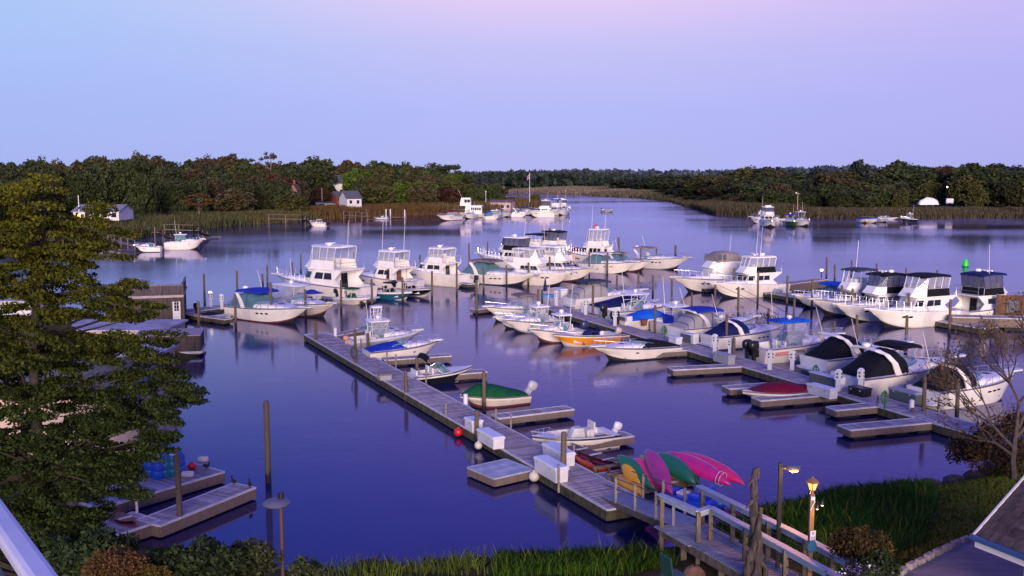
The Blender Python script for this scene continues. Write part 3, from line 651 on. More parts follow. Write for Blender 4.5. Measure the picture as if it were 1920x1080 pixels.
def grid(name, xs, ys, fn, m):
    X, Y = np.meshgrid(xs, ys); Z = fn(X, Y); n, k = X.shape
    V = np.stack([X, Y, Z], -1).reshape(-1, 3); i = np.arange(n*k).reshape(n, k)
    F = np.stack([i[:-1, :-1], i[:-1, 1:], i[1:, 1:], i[1:, :-1]], -1).reshape(-1, 4)
    keep = (V[F][:, :, 2] > -1.2).any(1); F = F[keep]
    me = bpy.data.meshes.new(name); me.from_pydata(V.tolist(), [], F.tolist()); me.materials.append(m); me.polygons.foreach_set('use_smooth', [True]*len(F))
    o = bpy.data.objects.new(name, me); COL.objects.link(o); return struct(o)
GROUND = mat('shore_ground', (.040, .052, .010), .95, col2=(.095, .072, .026), scale=.8, bump=.6, detail=8, spec=.08)
FGROUND = mat('far_ground', (.030, .032, .012), .95, col2=(.045, .036, .018), scale=.05, spec=.08)
gr_near = grid('near_bank_ground', np.arange(-64, 56, .7), np.arange(6, 96, .7), hnear, GROUND)
grid('far_bank_terrain', np.arange(-420, 620, 5.), np.arange(150, 900, 5.), hfar, FGROUND)
grid('distant_terrain', np.arange(-3000, 3001, 150.), np.arange(880, 4001, 120.), lambda x, y: np.where(polydist(x, y, FAR) > 0, 6.5, -3.), FGROUND)
def gz(x, y, fn=hnear): return float(fn(np.array([x]), np.array([y]))[0])
# ------------------------------------------------------------------ reeds and grass (nobody could count them)
def blades(name, P, hgt, wid, m, lean=.25, rng=RNG, curve=False):
    n = len(P); a = rng.uniform(0, 2*PI, n); h = hgt*rng.uniform(.55, 1.15, n); w = wid*rng.uniform(.6, 1.3, n)
    r = np.stack([np.cos(a), np.sin(a), 0*a], 1)*w[:, None]*.5; ln = rng.normal(size=(n, 3))*lean*h[:, None]; ln[:, 2] = 0
    tip = P+ln; tip[:, 2] += h; mid = P+ln*.35; mid[:, 2] += h*.6
    Q = np.stack([P-r, P+r, mid+r*.7, tip, mid-r*.7], 1); return struct(quads(name, Q, m), 'stuff')
def along(poly, n, d0, d1, fn, rng=RNG, side=None):
    """random points in a band d0..d1 behind a shoreline"""
    P = np.array(A2(poly)); seg = np.diff(P, axis=0); L = np.hypot(seg[:, 0], seg[:, 1]); i = rng.choice(len(L), n, p=L/L.sum()); t = rng.uniform(0, 1, n)
    nrm = np.stack([-seg[:, 1], seg[:, 0]], 1)/L[:, None]
    q = P[i]+seg[i]*t[:, None]+nrm[i]*rng.uniform(d0, d1, n)[:, None]; z = fn(q[:, 0], q[:, 1]); k = z > -.25
    return np.stack([q[:, 0], q[:, 1], z], 1)[k]
REEDL = leafmat('reed_left', (.115, .085, .035), (.075, .078, .030), .02, .22); REEDR = leafmat('reed_right', (.088, .072, .040), (.064, .060, .034), .02, .22); REEDF = leafmat('reed_far', (.17, .135, .10), (.115, .11, .08), .02, .2)
REEDO = leafmat('reed_rust', (.145, .068, .030), (.10, .06, .025), .02, .22)
HF = lambda x, y: np.maximum(hfar(x, y), -.1)
blades('reed_bed', along([(-100, 462), (100, 458), (235, 450), (310, 438), (415, 424), (480, 421)], 20000, -1, 24, HF), 2.0, .15, REEDL, .22)
blades('reed_bed', along([(480, 421), (580, 412), (600, 411)], 11000, -1, 12, HF), 1.8, .16, REEDL, .2)
blades('reed_bed', along([(600, 411), (640, 410), (730, 405), (817, 402), (830, 401)], 24000, -1, 15, HF), 2.3, .16, REEDO, .18)
blades('reed_bed', along([(830, 401), (900, 398), (985, 391), (1030, 386)], 5000, -1, 16, HF), 2.4, .36, REEDL, .12)
blades('reed_bed', along([(1407, 408), (1536, 410), (1716, 410), (1920, 408), (2200, 410)], 42000, -1, 20, HF), 1.6, .17, REEDR, .22)
blades('reed_bed', along([(1300, 389), (1348, 404), (1407, 408)], 20000, -1, 22, HF), 2.5, .18, REEDR, .2)
blades('reed_bed', along([(1100, 366), (1200, 371), (1260, 377), (1300, 389)], 9000, -2, 30, HF), 1.7, .7, REEDR, .12)
blades('reed_bed', along([(860, 361), (945, 361), (1040, 362), (1100, 366), (1200, 371)], 20000, -2, 90, HF), 1.6, .6, REEDF, .12)
# ------------------------------------------------------------------ trees
def crown_mesh(name, seed, K=46, n=60, size=.105, dome=1.0, kind='broad'):
    r = np.random.default_rng(seed); P = []
    for i in range(K):
        if kind == 'conifer':
            z = r.uniform(0, 1)**1.3; rad = (1-z)*.95+.03; a = r.uniform(0, 2*PI); q = r.uniform(.35, 1)**.5*rad; c = np.array([q*math.cos(a), q*math.sin(a), z]); cr = np.array([.20, .20, .05])*(1.15-z*.7)
        elif kind == 'airy':
            d = r.normal(size=3); d /= np.linalg.norm(d); c = d*r.uniform(.55, 1.0)*np.array([.85, .85, .46])+np.array([0, 0, .52]); cr = np.array([.17, .17, .055])
        else:
            d = r.normal(size=3); d[2] = d[2]*.9+.25; d /= np.linalg.norm(d); c = d*np.array([.74, .74, .40])*r.uniform(.55, 1.05)+np.array([0, 0, .50])
            if r.random() < .25: c[2] = r.uniform(.04, .3)
            s = r.uniform(.19, .33); cr = np.array([s, s, s*.55])
        d = r.normal(size=(n, 3)); d /= np.linalg.norm(d, axis=1, keepdims=True); d *= r.uniform(.5, 1, (n, 1))**.5; P.append(c+d*cr)
    P = np.concatenate(P); Q = leaves(P, size, .35, r, 1.4); Q[:, :, 2] = P[:, None, 2]+(Q[:, :, 2]-P[:, None, 2])*.5
    # keep the leaves isotropic once the crown is scaled about twice as wide as it is high in unit space
    return Q
def trunk_mesh(seed, spread=.55, bare=False):
    r = random.Random(seed); b = MB(); h = 1.0
    b.tube([(0, 0, -.05), (.01, .01, .2), (r.uniform(-.03, .03), r.uniform(-.03, .03), .5), (r.uniform(-.06, .06), r.uniform(-.06, .06), .85)], [.035, .026, .018, .006], 7)
    for i in range(9):
        z = r.uniform(.28, .75); a = r.uniform(0, 2*PI); l = r.uniform(.15, .34)*spread*2; 
        p0 = Vector((0, 0, z)); p1 = p0+Vector((math.cos(a)*l*.5, math.sin(a)*l*.5, .06)); p2 = p0+Vector((math.cos(a)*l, math.sin(a)*l, .16)); b.tube([p0, p1, p2], [.011, .008, .003], 5)
    return b
BARK = mat('bark', (.050, .040, .032), .9, col2=(.025, .02, .016), scale=6, bump=.5)
BARKP = mat('bark_pale', (.22, .18, .15), .9, col2=(.12, .10, .08), scale=6)
LM = dict(dark=leafmat('leaf_dark', (.026, .034, .014), (.042, .050, .020), .02, .22), green=leafmat('leaf_green', (.030, .044, .015), (.050, .064, .022), .02, .22), olive=leafmat('leaf_olive', (.046, .050, .016), (.072, .066, .022), .02, .22),
          brown=leafmat('leaf_brown', (.050, .040, .020), (.068, .052, .027), .015, .22), rust=leafmat('leaf_rust', (.046, .024, .013), (.060, .034, .018), .015), bright=leafmat('leaf_bright', (.045, .072, .010), (.072, .092, .014)),
          haze=leafmat('leaf_haze', (.024, .034, .030), (.036, .042, .040)), golden=leafmat('leaf_golden', (.135, .058, .014), (.10, .05, .016)), orange=leafmat('leaf_orange', (.10, .032, .014), (.08, .03, .014)))
PROTO = {}
def proto(kind, i, m):
    key = (kind, i, m)
    if key not in PROTO:
        o = quads('crown', crown_mesh('crown', 100+i*7+len(kind), *(dict(broad=(60, 84, .12), conifer=(110, 50, .075), airy=(44, 46, .08))[kind]), kind=kind), LM[m]); t = trunk_mesh(50+i).out('trunk', BARKP if kind == 'airy' else BARK, None, smooth=60)
        PROTO[key] = (o.data, t.data); bpy.data.objects.remove(o); bpy.data.objects.remove(t)
    return PROTO[key]
NT = 0
def tree(u, vtop, Y, wpx, m, label, kind='broad', group=None, name=None, low=.12, fn=hfar):
    global NT; NT += 1
    top = aty(u, vtop, Y); x = top.x; z0 = max(.3, gz(x, Y, fn)); h = top.z-z0; w = wpx*1.12*Y/FPX/2
    e = thing(name or ('conifer_tree' if kind == 'conifer' else 'broadleaf_tree'), label, 'tree', (x, Y, z0-.1), random.uniform(0, 6.28), group)
    cm, tm = proto(kind, NT % 5, m)
    lo = {'broad': low, 'conifer': .06, 'airy': .42}[kind]
    c = bpy.data.objects.new('crown', cm); COL.objects.link(c); c.parent = e; c.location = (0, 0, h*lo); c.scale = (w, w, h*(1-lo)*.98)
    t = bpy.data.objects.new('trunk', tm); COL.objects.link(t); t.parent = e; t.scale = (h*.75, h*.75, h)
    return e
def shoreY(u, side):
    L = LSH if side == 'l' else RSH
    for (a, va), (b, vb) in zip(L, L[1:]):
        if a <= u <= b: return at(u, lerp(va, vb, (u-a)/(b-a))).y
    return 300.
def interp(T, u):
    for (a, va), (b, vb) in zip(T, T[1:]):
        if a <= u <= b: return lerp(va, vb, (u-a)/(b-a))
    return T[-1][1] if u > T[-1][0] else T[0][1]
SIL = [(-120, 296), (0, 295), (60, 298), (100, 293), (130, 299), (170, 292), (230, 283), (250, 279), (290, 286), (320, 299), (350, 293), (425, 287), (470, 299), (540, 299), (590, 289), (620, 300), (660, 301), (700, 299), (740, 306), (780, 302), (810, 302), (850, 308), (890, 320), (930, 341)]
rt = random.Random(3)
def pick(*w):
    t = rt.random()*sum(x for _, x in w)
    for k, x in w:
        t -= x
        if t <= 0: return k
NAMES = dict(dark='dark green', green='deep green', olive='olive green', brown='brownish', rust='rust tinted', bright='fresh green', haze='hazy green', golden='golden', orange='orange')
GL = 'trees of the wood behind the left bank'; GR = 'trees of the wood behind the right bank'
u = -110
while u < 940:      # back, middle and front ranks of the left wood
    s = interp(SIL, u); Y0 = shoreY(u, 'l')
    for r, (dy, dv, wp) in enumerate(((150, 0, 62), (95, 14, 58), (52, 34, 52))):
        if u > 820 and r == 0: continue
        uu = u+rt.uniform(-10, 10)+r*9; vt = s+dv*(1 if u < 560 else .8)+rt.uniform(-3, 7)
        if r == 2 and (560 < uu < 690 or 95 < uu < 255): continue
        if r == 1 and 590 < uu < 660: vt += 8
        m = pick(('dark', 3), ('green', 3), ('brown', 1.4), ('olive', 1.3)) if uu < 560 else pick(('dark', 1.5), ('green', 2), ('brown', 2), ('olive', 2.2), ('rust', .4))
        tree(uu, vt, Y0+dy+rt.uniform(-12, 12), wp*rt.uniform(.85, 1.25), m, f'{NAMES[m]} broadleaf tree in the dense wood behind the left bank', group=GL)
    u += rt.uniform(20, 30)
SIR = [(1150, 333), (1230, 329), (1290, 327), (1350, 318), (1420, 312), (1500, 319), (1560, 316), (1600, 318), (1650, 318), (1690, 300), (1730, 310), (1800, 307), (1830, 304), (1900, 306), (2060, 302)]
u = 1190
while u < 2060:
    s = interp(SIR, u); Y0 = shoreY(max(u, 1301), 'r')+(0 if u > 1300 else (1300-u)*1.6)
    for r, (dy, dv, wp) in enumerate(((170, 0, 74), (110, 9, 74), (60, 22, 68), (38, 38, 48))):
        uu = u+rt.uniform(-10, 10)+r*9; vt = s+dv+rt.uniform(-2, 7)
        if r >= 2 and (1690 < uu < 1800): continue
        if r == 3 and uu > 1640: continue
        m = pick(('dark', 3), ('green', 2.5), ('olive', 1.5), ('brown', 1), ('haze', .8 if r == 0 else 0))
        tree(uu, vt, Y0+dy+rt.uniform(-12, 12), wp*rt.uniform(.85, 1.25), m, f'{NAMES[m]} broadleaf tree in the dense wood behind the right bank', group=GR)
    u += rt.uniform(20, 30)
# trees one can single out
tree(425, 284, shoreY(425, 'l')+152, 52, 'green', 'light green tree standing proud of the left skyline')
tree(505, 283, shoreY(505, 'l')+120, 44, 'brown', 'tall pale stemmed airy tree above the left skyline', 'airy', name='airy_tree')
tree(812, 297, shoreY(812, 'l')+120, 36, 'dark', 'thin leaning airy tree on the skyline above the green bushes', 'airy', name='airy_tree')
tree(845, 305, shoreY(840, 'l')+110, 60, 'dark', 'flat topped airy tree at the end of the left skyline', 'airy', name='airy_tree')
tree(285, 287, shoreY(285, 'l')+150, 60, 'brown', 'half bare brown tree on the highest part of the left skyline', 'airy', name='airy_tree')
tree(267, 336, shoreY(267, 'l')+45, 46, 'green', 'pointed dark green conifer above the reeds on the left bank', 'conifer')
tree(372, 360, shoreY(372, 'l')+22, 70, 'golden', 'golden brown half bare tree leaning over the left reeds', 'airy', name='autumn_tree')
tree(440, 352, shoreY(440, 'l')+30, 76, 'brown', 'brown tree on the bank right of the golden leaning tree', low=.05)
tree(515, 322, shoreY(515, 'l')+60, 70, 'rust', 'rusty red tree behind the bushes left of the white house')
tree(548, 356, shoreY(548, 'l')+16, 64, 'olive', 'olive green bush tree left of the white shed', low=.02)
tree(600, 349, shoreY(600, 'l')+75, 36, 'rust', 'small reddish tree in front of the white house', low=.1)
tree(672, 314, shoreY(672, 'l')+80, 66, 'bright', 'bright green tree to the right of the white house')
tree(672, 340, shoreY(672, 'l')+45, 34, 'dark', 'dark slender tree beside the gable of the white house', low=.03)
tree(704, 342, shoreY(704, 'l')+24, 84, 'olive', 'speckled olive tree just right of the white shed', low=.03)
tree(758, 337, shoreY(758, 'l')+28, 56, 'bright', 'lime green rounded tree behind the rusty reeds', low=.03)
tree(790, 334, shoreY(790, 'l')+34, 60, 'bright', 'second lime green tree beside the greyish tree', low=.03)
tree(795, 345, shoreY(795, 'l')+20, 66, 'brown', 'greyish brown tree in front of the lime green trees', low=.03)
tree(838, 350, shoreY(838, 'l')+20, 58, 'rust', 'russet tree above the left end of the moored white boats', low=.03)
tree(848, 322, shoreY(848, 'l')+75, 50, 'bright', 'yellow green tree high above the old houseboat')
tree(905, 330, shoreY(905, 'l')+80, 60, 'haze', 'purplish brown tree near the tip of the wooded point')
tree(925, 339, shoreY(925, 'l')+26, 44, 'green', 'dark round tree at the end of the wooded point', low=.03)
tree(893, 345, shoreY(893, 'l')+24, 40, 'green', 'deep green tree behind the pale lamp post on the point', low=.03)
tree(1004, 362, shoreY(1004, 'l')+14, 20, 'olive', 'small dark shrub beside the flagpole on the point', low=.0, name='shrub')
tree(1612, 296, shoreY(1612, 'r')+165, 48, 'haze', 'tall rounded pale tree breaking the right skyline')
tree(1690, 298, shoreY(1690, 'r')+170, 62, 'green', 'broad tall tree on the skyline above the wrapped boat')
tree(1556, 317, shoreY(1556, 'r')+60, 84, 'brown', 'brownish wide tree above the right reeds', low=.06)
tree(1830, 304, shoreY(1830, 'r')+90, 84, 'green', 'largest rounded tree right of the wrapped boat', low=.05)
tree(1776, 312, shoreY(1776, 'r')+140, 46, 'rust', 'reddish brown tree beyond the street light on the right bank')
tree(1745, 337, shoreY(1745, 'r')+70, 52, 'olive', 'light olive tree just behind the wrapped boat', low=.05)
tree(1835, 348, shoreY(1835, 'r')+45, 40, 'olive', 'small yellowish tree right of the white van', low=.03)
tree(1655, 348, shoreY(1655, 'r')+42, 52, 'green', 'small rounded tree left of the wrapped boat', low=.03)
tree(1690, 352, shoreY(1690, 'r')+36, 30, 'olive', 'narrow pale bush at the left end of the wrapped boat', low=.0, name='shrub')
tree(1890, 345, shoreY(1890, 'r')+60, 60, 'dark', 'dark tree at the far right edge behind the reeds', low=.03)
# the far-off woods that close the river read as one mass
def farwood(name, U, sil, Y0, Y1, n, m, size, zc=8):
    r = np.random.default_rng(5); P = []
    for i in range(n):
        u = r.uniform(*U); Y = r.uniform(Y0, Y1); top = aty(u, interp(sil, u)+r.uniform(0, 5), Y).z
        if top < 4: continue
        x = (u-960)/FPX*Y; rad = r.uniform(4, 8)*Y/800
        d = r.normal(size=(40, 3)); d /= np.linalg.norm(d, axis=1, keepdims=True); d *= r.uniform(.6, 1, (40, 1))
        P.append(np.array([x, Y, top-rad*.8])+d*np.array([rad, rad, rad*.8]))
        d = r.normal(size=(26, 3)); d /= np.linalg.norm(d, axis=1, keepdims=True)
        P.append(np.array([x, Y, max(3, (top-rad)*.5)])+d*np.array([rad, rad, max(3, top*.4)]))
    struct(quads(name, leaves(np.concatenate(P), size, .3, r, 1.3), m), 'stuff')
FW1 = leafmat('far_wood_hazed', (.026, .038, .032), (.036, .046, .040)); FW2 = leafmat('horizon_wood_hazed', (.040, .060, .075), (.050, .070, .085))  # distance haze put into these leaf colours, bluer for the farther wood
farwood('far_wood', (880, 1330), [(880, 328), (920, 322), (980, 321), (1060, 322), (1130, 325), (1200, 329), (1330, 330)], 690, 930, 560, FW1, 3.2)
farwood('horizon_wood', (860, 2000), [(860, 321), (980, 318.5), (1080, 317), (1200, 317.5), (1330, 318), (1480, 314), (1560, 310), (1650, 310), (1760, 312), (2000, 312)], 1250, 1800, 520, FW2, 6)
# ------------------------------------------------------------------ docks
def dock(label, near0, near1, width, name='floating_dock', z=.5, away=None, group=None, thick=.38, fascia=FASCIAW, cap=CAPW, plank=PLANK, pl=.14, ext=(0, 0), board_along=False):
    """near0, near1: pixels of the camera-side top edge; the deck spreads from it by width"""
    A, B = at(near0[0], near0[1], z), at(near1[0], near1[1], z); d = (B-A).normalized(); A = A-d*ext[0]; B = B+d*ext[1]; L = (B-A).length
    n = Vector((-d.y, d.x, 0)); n = n if n.dot(Vector(away or (0, 1, 0))) > 0 else -n
    rz = math.atan2(d.y, d.x); s = 1 if n.dot(Vector((-d.y, d.x, 0))) > 0 else -1
    e = thing(name, label, 'dock', (A.x, A.y, 0), rz, group); W = width*s; b = MB(); r = random.Random(int(near0[0])); x = 0.
    if board_along:
        k = int(width/pl)
        for i in range(k): b.box((L/2, W*(i+.5)/k, z-.02), (L-.02, width/k-.02, .04))
    else:
        while x < L-.02:
            w = min(pl, L-x); b.box((x+w/2, W/2, z-.02+r.uniform(-.004, .004)), (w-.014, width-.10+r.uniform(-.01, .01), .04)); x += w
    b.out('deck_boards', plank, e)
    for yy in (0, W): MB().box((L/2, yy, z-.025), (L+.04, .09, .07)).out('edge_rail', cap, e)
    for yy in (-.02*s, W+.02*s):
        f = MB().box((L/2, yy, z-.06-thick/2), (L, .07, thick)); 
        q = 1.2
        while q < L: f.box((q, yy+(-.04*s if yy*s < width/2 else .04*s), z-.06-thick/2), (.06, .03, thick*.9)); q += 2.4
        f.out('side_beam', fascia, e)
    for xx in (0, L): MB().box((xx, W/2, z-.06-thick/2), (.08, width-.02, thick)).out('end_beam', fascia, e); MB().box((xx, W/2, z-.026), (.09, width-.1, .07)).out('end_rail', cap, e)
    f = MB(); q = .9
    while q < L-.3: f.box((q, W/2, -.02), (1.3, width*.86, .34)); q += 1.9
    f.out('float', FLOATD, e); e['len'] = L; del e['len']
    return e, A, B, n
DA, A0, A1, nA = dock('long main wooden dock in the centre running from the gangway out to its open end', (571, 627), (1139, 955), 1.85, away=NH)
DB, B0, B1, nB = dock('right hand main wooden dock lined with covered cruisers and white power posts', (1294, 658), (1850, 822), 1.8, away=NH, ext=(25.5, 1.5))
FG = dict(fascia=FASCIAG, thick=.31)
def finger(label, root, tip, w=.85, **k): return dock(label, root, tip, w, 'finger_dock', group=None, **{**FG, **k})
finger('finger dock at the open end of the centre dock behind the tower boat', (632, 629), (716, 613), .9)
finger('finger dock between the blue covered boat and the open white runabout', (722, 675), (846, 667), .9)
finger('finger dock in front of the open white runabout', (798, 706), (913, 697), .9)
finger('finger dock in front of the green covered skiff, empty of boats', (936, 784), (1076, 767), .9)
finger('finger dock in front of the open white fishing boat beside the kayaks', (1093, 830), (1188, 817), .95)
finger('short finger dock at the far tip of the right hand dock', (893, 580), (1010, 567), .9)
finger('finger dock in front of the orange boat', (1093, 638), (1180, 629), .85)
finger('finger dock in front of the white boat with flat black cockpit cover', (1171, 664), (1296, 656), .85)
finger('long empty finger dock in front of the boat with blue hardtop', (1263, 693.5), (1390, 687), 1.0)
finger('finger dock behind the maroon covered runabout', (1369, 729), (1470, 722), .9)
finger('finger dock in front of the maroon covered runabout', (1427, 751), (1573, 739), .95)
finger('short stubby finger dock just left of the black dock box', (1568, 769), (1655, 761), .85)
finger('front finger dock of the right hand dock, lowest and empty', (1595, 806), (1756, 791), 1.0)
dock('wooden dock joining the boathouse to the back row of yachts', (341, 587.5), (600, 552), 1.9, away=(-1, 1, 0), ext=(0, 55))
finger('finger dock beside the tiny orange ended skiff near the boathouse', (344, 588.5), (421, 599), .85, fascia=FASCIAW, away=(0, 1, 0))
finger('finger dock beside the small boat with green canopy', (600, 553.5), (678, 562.5), .95, fascia=FASCIAW, away=(0, 1, 0))
finger('finger dock between the teal boat and the black hulled boat', (700, 538), (768, 545), .9, fascia=FASCIAW, away=(0, 1, 0))
finger('finger dock in front of the third flybridge yacht with a skiff on its end', (812, 523), (877, 533), .9, fascia=FASCIAW, away=(0, 1, 0))
finger('finger dock between the two big white yachts in the middle right', (1323, 541), (1420, 533), .9, fascia=FASCIAW)
dock('dock behind the row of four flybridge cruisers on the right', (1462, 553), (1842, 616), 1.7, away=NH, ext=(6, 0))
dock('pale raised dock end carrying a lit lamp', (1480, 533), (1552, 524), 1.6, z=1.0, thick=.8, fascia=FASCIAG)
finger('low wooden dock seen through the bare tree twigs', (1783, 603), (1850, 594), 1.0, fascia=FASCIAG)
SWIM, S0, S1, nS = dock('square grey blue swim float tied to the left of the centre dock', (927, 896.5), (1000, 880), 1.95, 'swim_float', z=.42, plank=PLANKG, board_along=True, pl=.2, cap=PLANKG, fascia=FASCIAG, thick=.3)
KR, K0, K1, nK = dock('low float under the colourful kayak rack', (1150, 921), (1300, 896), 2.3, 'kayak_float', z=.34, fascia=FASCIAG, thick=.25)
BD = dock('narrow plank dock with two birds beside the left bank', (300, 985), (478, 913.5), 1.15, 'finger_dock', fascia=FASCIAG)
RD = dock('weathered dock carrying blue barrels at the left', (315, 915), (420, 884), 2.1, fascia=FASCIAG, ext=(3, 0))
dock('dock section by the red canoe at the left bank', (258, 990), (300, 976), 1.6, fascia=FASCIAG, ext=(5, 0))
# ------------------------------------------------------------------ piles
PT = [(593, 604, 649, 'at the far end of the centre dock, left edge'), (666.5, 618, 692, 'with a black hose loop on the centre dock'), (691, 625, 666, 'beside the blue covered boat stern'), (762, 695, 752, 'on the left edge of the centre dock past the grey box'),
 (781.5, 670, 712, 'by the open runabout stern'), (907.5, 697, 771, 'standing in front of the green covered skiff'), (892.8, 769, 834, 'between the two halves of the first white dock box'), (1056, 810, 917, 'tallest near one beside the twin white dock boxes'), (503, 752, 905, 'standing alone in open water left of the centre dock'), (338, 852, 992, 'dark one in front of the two bird dock'),
 (384, 513, 576, 'left of the lit white power post near the boathouse'), (445, 508, 561, 'left of the blue canvas cruiser, farther one'), (373, 565, 624, 'in front of the tiny orange ended skiff'), (442, 551, 614, 'at the stern of the blue canvas cruiser'), (501.5, 497, 536, 'thick one behind the blue canvas cruiser'), (493, 513, 535, 'short one behind the blue canvas cruiser'), (510, 529, 605, 'crossing the side of the blue canvas cruiser'), (549.5, 492, 534, 'in front of the bow of the first flybridge yacht'), (564, 477, 510, 'beyond the bow of the first flybridge yacht'), (578, 504, 538, 'crossing the side of the first flybridge yacht'), (573, 542, 597, 'at the bow of the cruiser with hardtop'), (639.5, 525, 585, 'beside the small boat with green canopy'), (664.5, 472, 528, 'between the first and second flybridge yachts'),
 (755, 473, 521, 'between the second and third flybridge yachts'), (787, 478, 518, 'crossing the bow of the third flybridge yacht'), (726.5, 491, 534, 'before the wooden doors of the second flybridge yacht'), (755, 520, 564, 'at the teal boat'), (698, 523, 577, 'just left of the teal boat'), (810, 508, 562, 'right of the black hulled boat'), (856.5, 493, 553, 'at the end of the finger in front of the third flybridge yacht'), (880, 456, 510, 'tall one in open water right of the third flybridge yacht'), (893.5, 525, 592, 'at the tip of the right hand dock'), (907, 500, 548, 'at the stern of the aqua screened express cruiser'), (914, 453, 486, 'beside the bow pulpit of the farthest left flybridge yacht'), (950, 497, 539, 'crossing the aqua screened express cruiser'),
 (953, 457, 501, 'in front of the farthest left flybridge yacht'), (1031, 428, 447, 'far one behind the black bimini roofs'), (1027, 433, 447, 'far short one behind the black bimini roofs'), (990.5, 492, 536, 'at the bow of the aqua screened express cruiser'), (1031, 481, 531, 'before the two sedan cruisers'), (1070, 489, 525, 'at the bow of the nearer sedan cruiser'), (1105, 470, 521, 'right of the maroon canvas'), (1138.5, 474, 514, 'crossing the sedan with side window'), (1169, 472, 510, 'at the bow of the sedan with side window'), (1201, 465, 505, 'before the radar arch cruiser'), (1231, 465, 500, 'crossing the long bowed radar arch cruiser'), (1160, 445, 472, 'behind the tall tower yacht'), (1266.5, 460, 480, 'behind the long bowed radar arch cruiser'),
 (1156.5, 516, 553, 'behind the navy tarpaulin boat'), (1197, 511, 550, 'left one of the pair behind the pilothouse boats'), (1224, 516, 553, 'right one of the pair behind the pilothouse boats'), (1259.6, 523, 569, 'behind the pilothouse skiff'), (1010, 542, 614, 'between the first white boats of the right hand dock'), (1016.5, 543, 572, 'thin one next to the closed navy umbrella'), (1111, 535, 601, 'beside the grey topped camper cruiser'), (1227.5, 572, 637, 'beside the stern of the pilothouse skiff'), (1220.5, 579, 614, 'slim reddish one by the pilothouse skiff'), (1297, 548, 582, 'at the bow of the pilothouse skiff'), (1339.5, 534, 589, 'behind the blue bimini cruiser'), (1384, 538, 595, 'behind the navy covered cruiser'), (1440, 578, 596, 'short one behind the blue hardtop boat'), (1321, 495, 542, 'crossing the grey canvas yacht'), (1376, 504, 557, 'crossing the bow of the clear enclosure yacht'), (1420.5, 509, 567, 'crossing the stern half of the clear enclosure yacht'), (1475, 517, 576, 'at the little red bottomed dinghy'), (1522, 523, 583, 'crossing the blue canvas express boat'), (1488, 560, 606, 'in open water behind the blue hardtop boat'), (1361.5, 589, 656, 'crossing the navy covered cruiser'), (1549.5, 482, 522, 'tall one beside the lamp dock'), (1565, 496, 528, 'right of the lamp dock'),
 (1596, 488, 522, 'behind the grey bimini cruiser'), (1643.5, 494, 522, 'behind the left black bimini cruiser'), (1697.5, 502, 532, 'between the two black bimini cruisers'), (1756, 506, 541, 'behind the nearest flybridge cruiser'), (1768, 518, 567, 'at the stern of the nearest flybridge cruiser'), (1815, 512, 549, 'at the left of the yacht behind the bare tree'), (1577.5, 535, 591, 'at the bow of the grey bimini cruiser'), (1595.5, 541, 601, 'at the bow of the left black bimini cruiser'), (1702.5, 549, 613, 'crossing the nearest flybridge cruiser'), (1698, 591, 662, 'in open water behind the big black covered cruiser'), (1606, 590, 642, 'behind the first black covered cruiser'), (1563.5, 602, 636, 'at the bow of the blue hardtop boat'), (1542, 656, 697, 'short one at the stern of the first black covered cruiser'), (1780, 561, 626, 'right of the nearest flybridge cruiser'), (1731.5, 705, 788, 'on the right hand dock beside the nearest black covered cruiser'), (1794, 717, 781, 'crossing the nearest black covered cruiser'), (1375.5, 633, 684, 'brown short one next to the black outboard'), (1710, 765, 790, 'white capped short one by the long grey dock box'),
 (419, 404, 416, 'far left one beyond the reed dock'), (1535, 387, 414, 'thick far one right of the second group on the right bank')]
for i, (u, vt, vb, ph) in enumerate(PT):
    p = at(u, vb); h = aty(u, vt, p.y).z; r = .108 if p.y < 150 else .18; r = .125 if i in (8, 7) else r
    if i in (57, 89): r = .09
    b = MB(); dx, dy = random.uniform(-.05, .05), random.uniform(-.05, .05)
    b.tube([(0, 0, -1.2), (dx*.5, dy*.5, h*.5), (dx, dy, h-.06)], [r*1.04, r, r*.96], 9).tube([(dx, dy, h-.06), (dx*1.02, dy*1.02, h)], [r*.96, r*.7], 9)
    o = b.out('mooring_pile', PILE, None, smooth=50, loc=(p.x, p.y, 0)); tag(o, 'wooden mooring pile '+ph, 'pile', 'mooring piles around the docks')
    if i == 1:
        MB().tube([(.2*math.cos(a)-.05, -.16, 1.15+.42*math.sin(a)) for a in [2*PI*k/14 for k in range(14)]], .035, 5, close=True).tube([(.17*math.cos(a)-.03, -.18, 1.08+.36*math.sin(a)) for a in [2*PI*k/14 for k in range(14)]], .03, 5, close=True).out('hose', BLACK, o)
POSTW = mat('grey_post', (.25, .22, .21), .8, col2=(.16, .14, .13), scale=4)
for u, vt, vb, ph in [(725.5, 662, 683, 'by the first dock finger'), (742.5, 665, 692, 'with a pinkish rag near the first dock finger'), (785, 692, 711, 'near the open runabout'), (799, 693, 722, 'at the root of the runabout finger dock'), (836.5, 757, 787, 'on the left edge of the centre dock before the red float'), (869, 733, 752, 'beside the white bollard near the green skiff'), (930, 768, 794, 'at the empty finger dock, left'), (958, 776, 809, 'at the empty finger dock, right'), (1076, 835, 872, 'behind the far twin dock box'), (1047.5, 873, 919, 'in front of the near twin dock box'), (1645, 742, 768, 'holding a green hose on the right hand dock'), (1759.5, 746, 770, 'at the stern of the nearest black covered cruiser'), (646, 619, 634, 'at the stern of the tower boat'), (677, 636, 655, 'dark green one by the tower boat')]:
    p = at(u, vb, .3); h = aty(u, vt, p.y).z
    o = MB().box((0, 0, h/2+.1), (.09, .09, h-.2)).box((0, 0, h+.015), (.11, .11, .03)).out('dock_post', POSTW, None, loc=(p.x, p.y, 0)); tag(o, 'slim square dock post '+ph, 'post', 'slim posts along the docks')
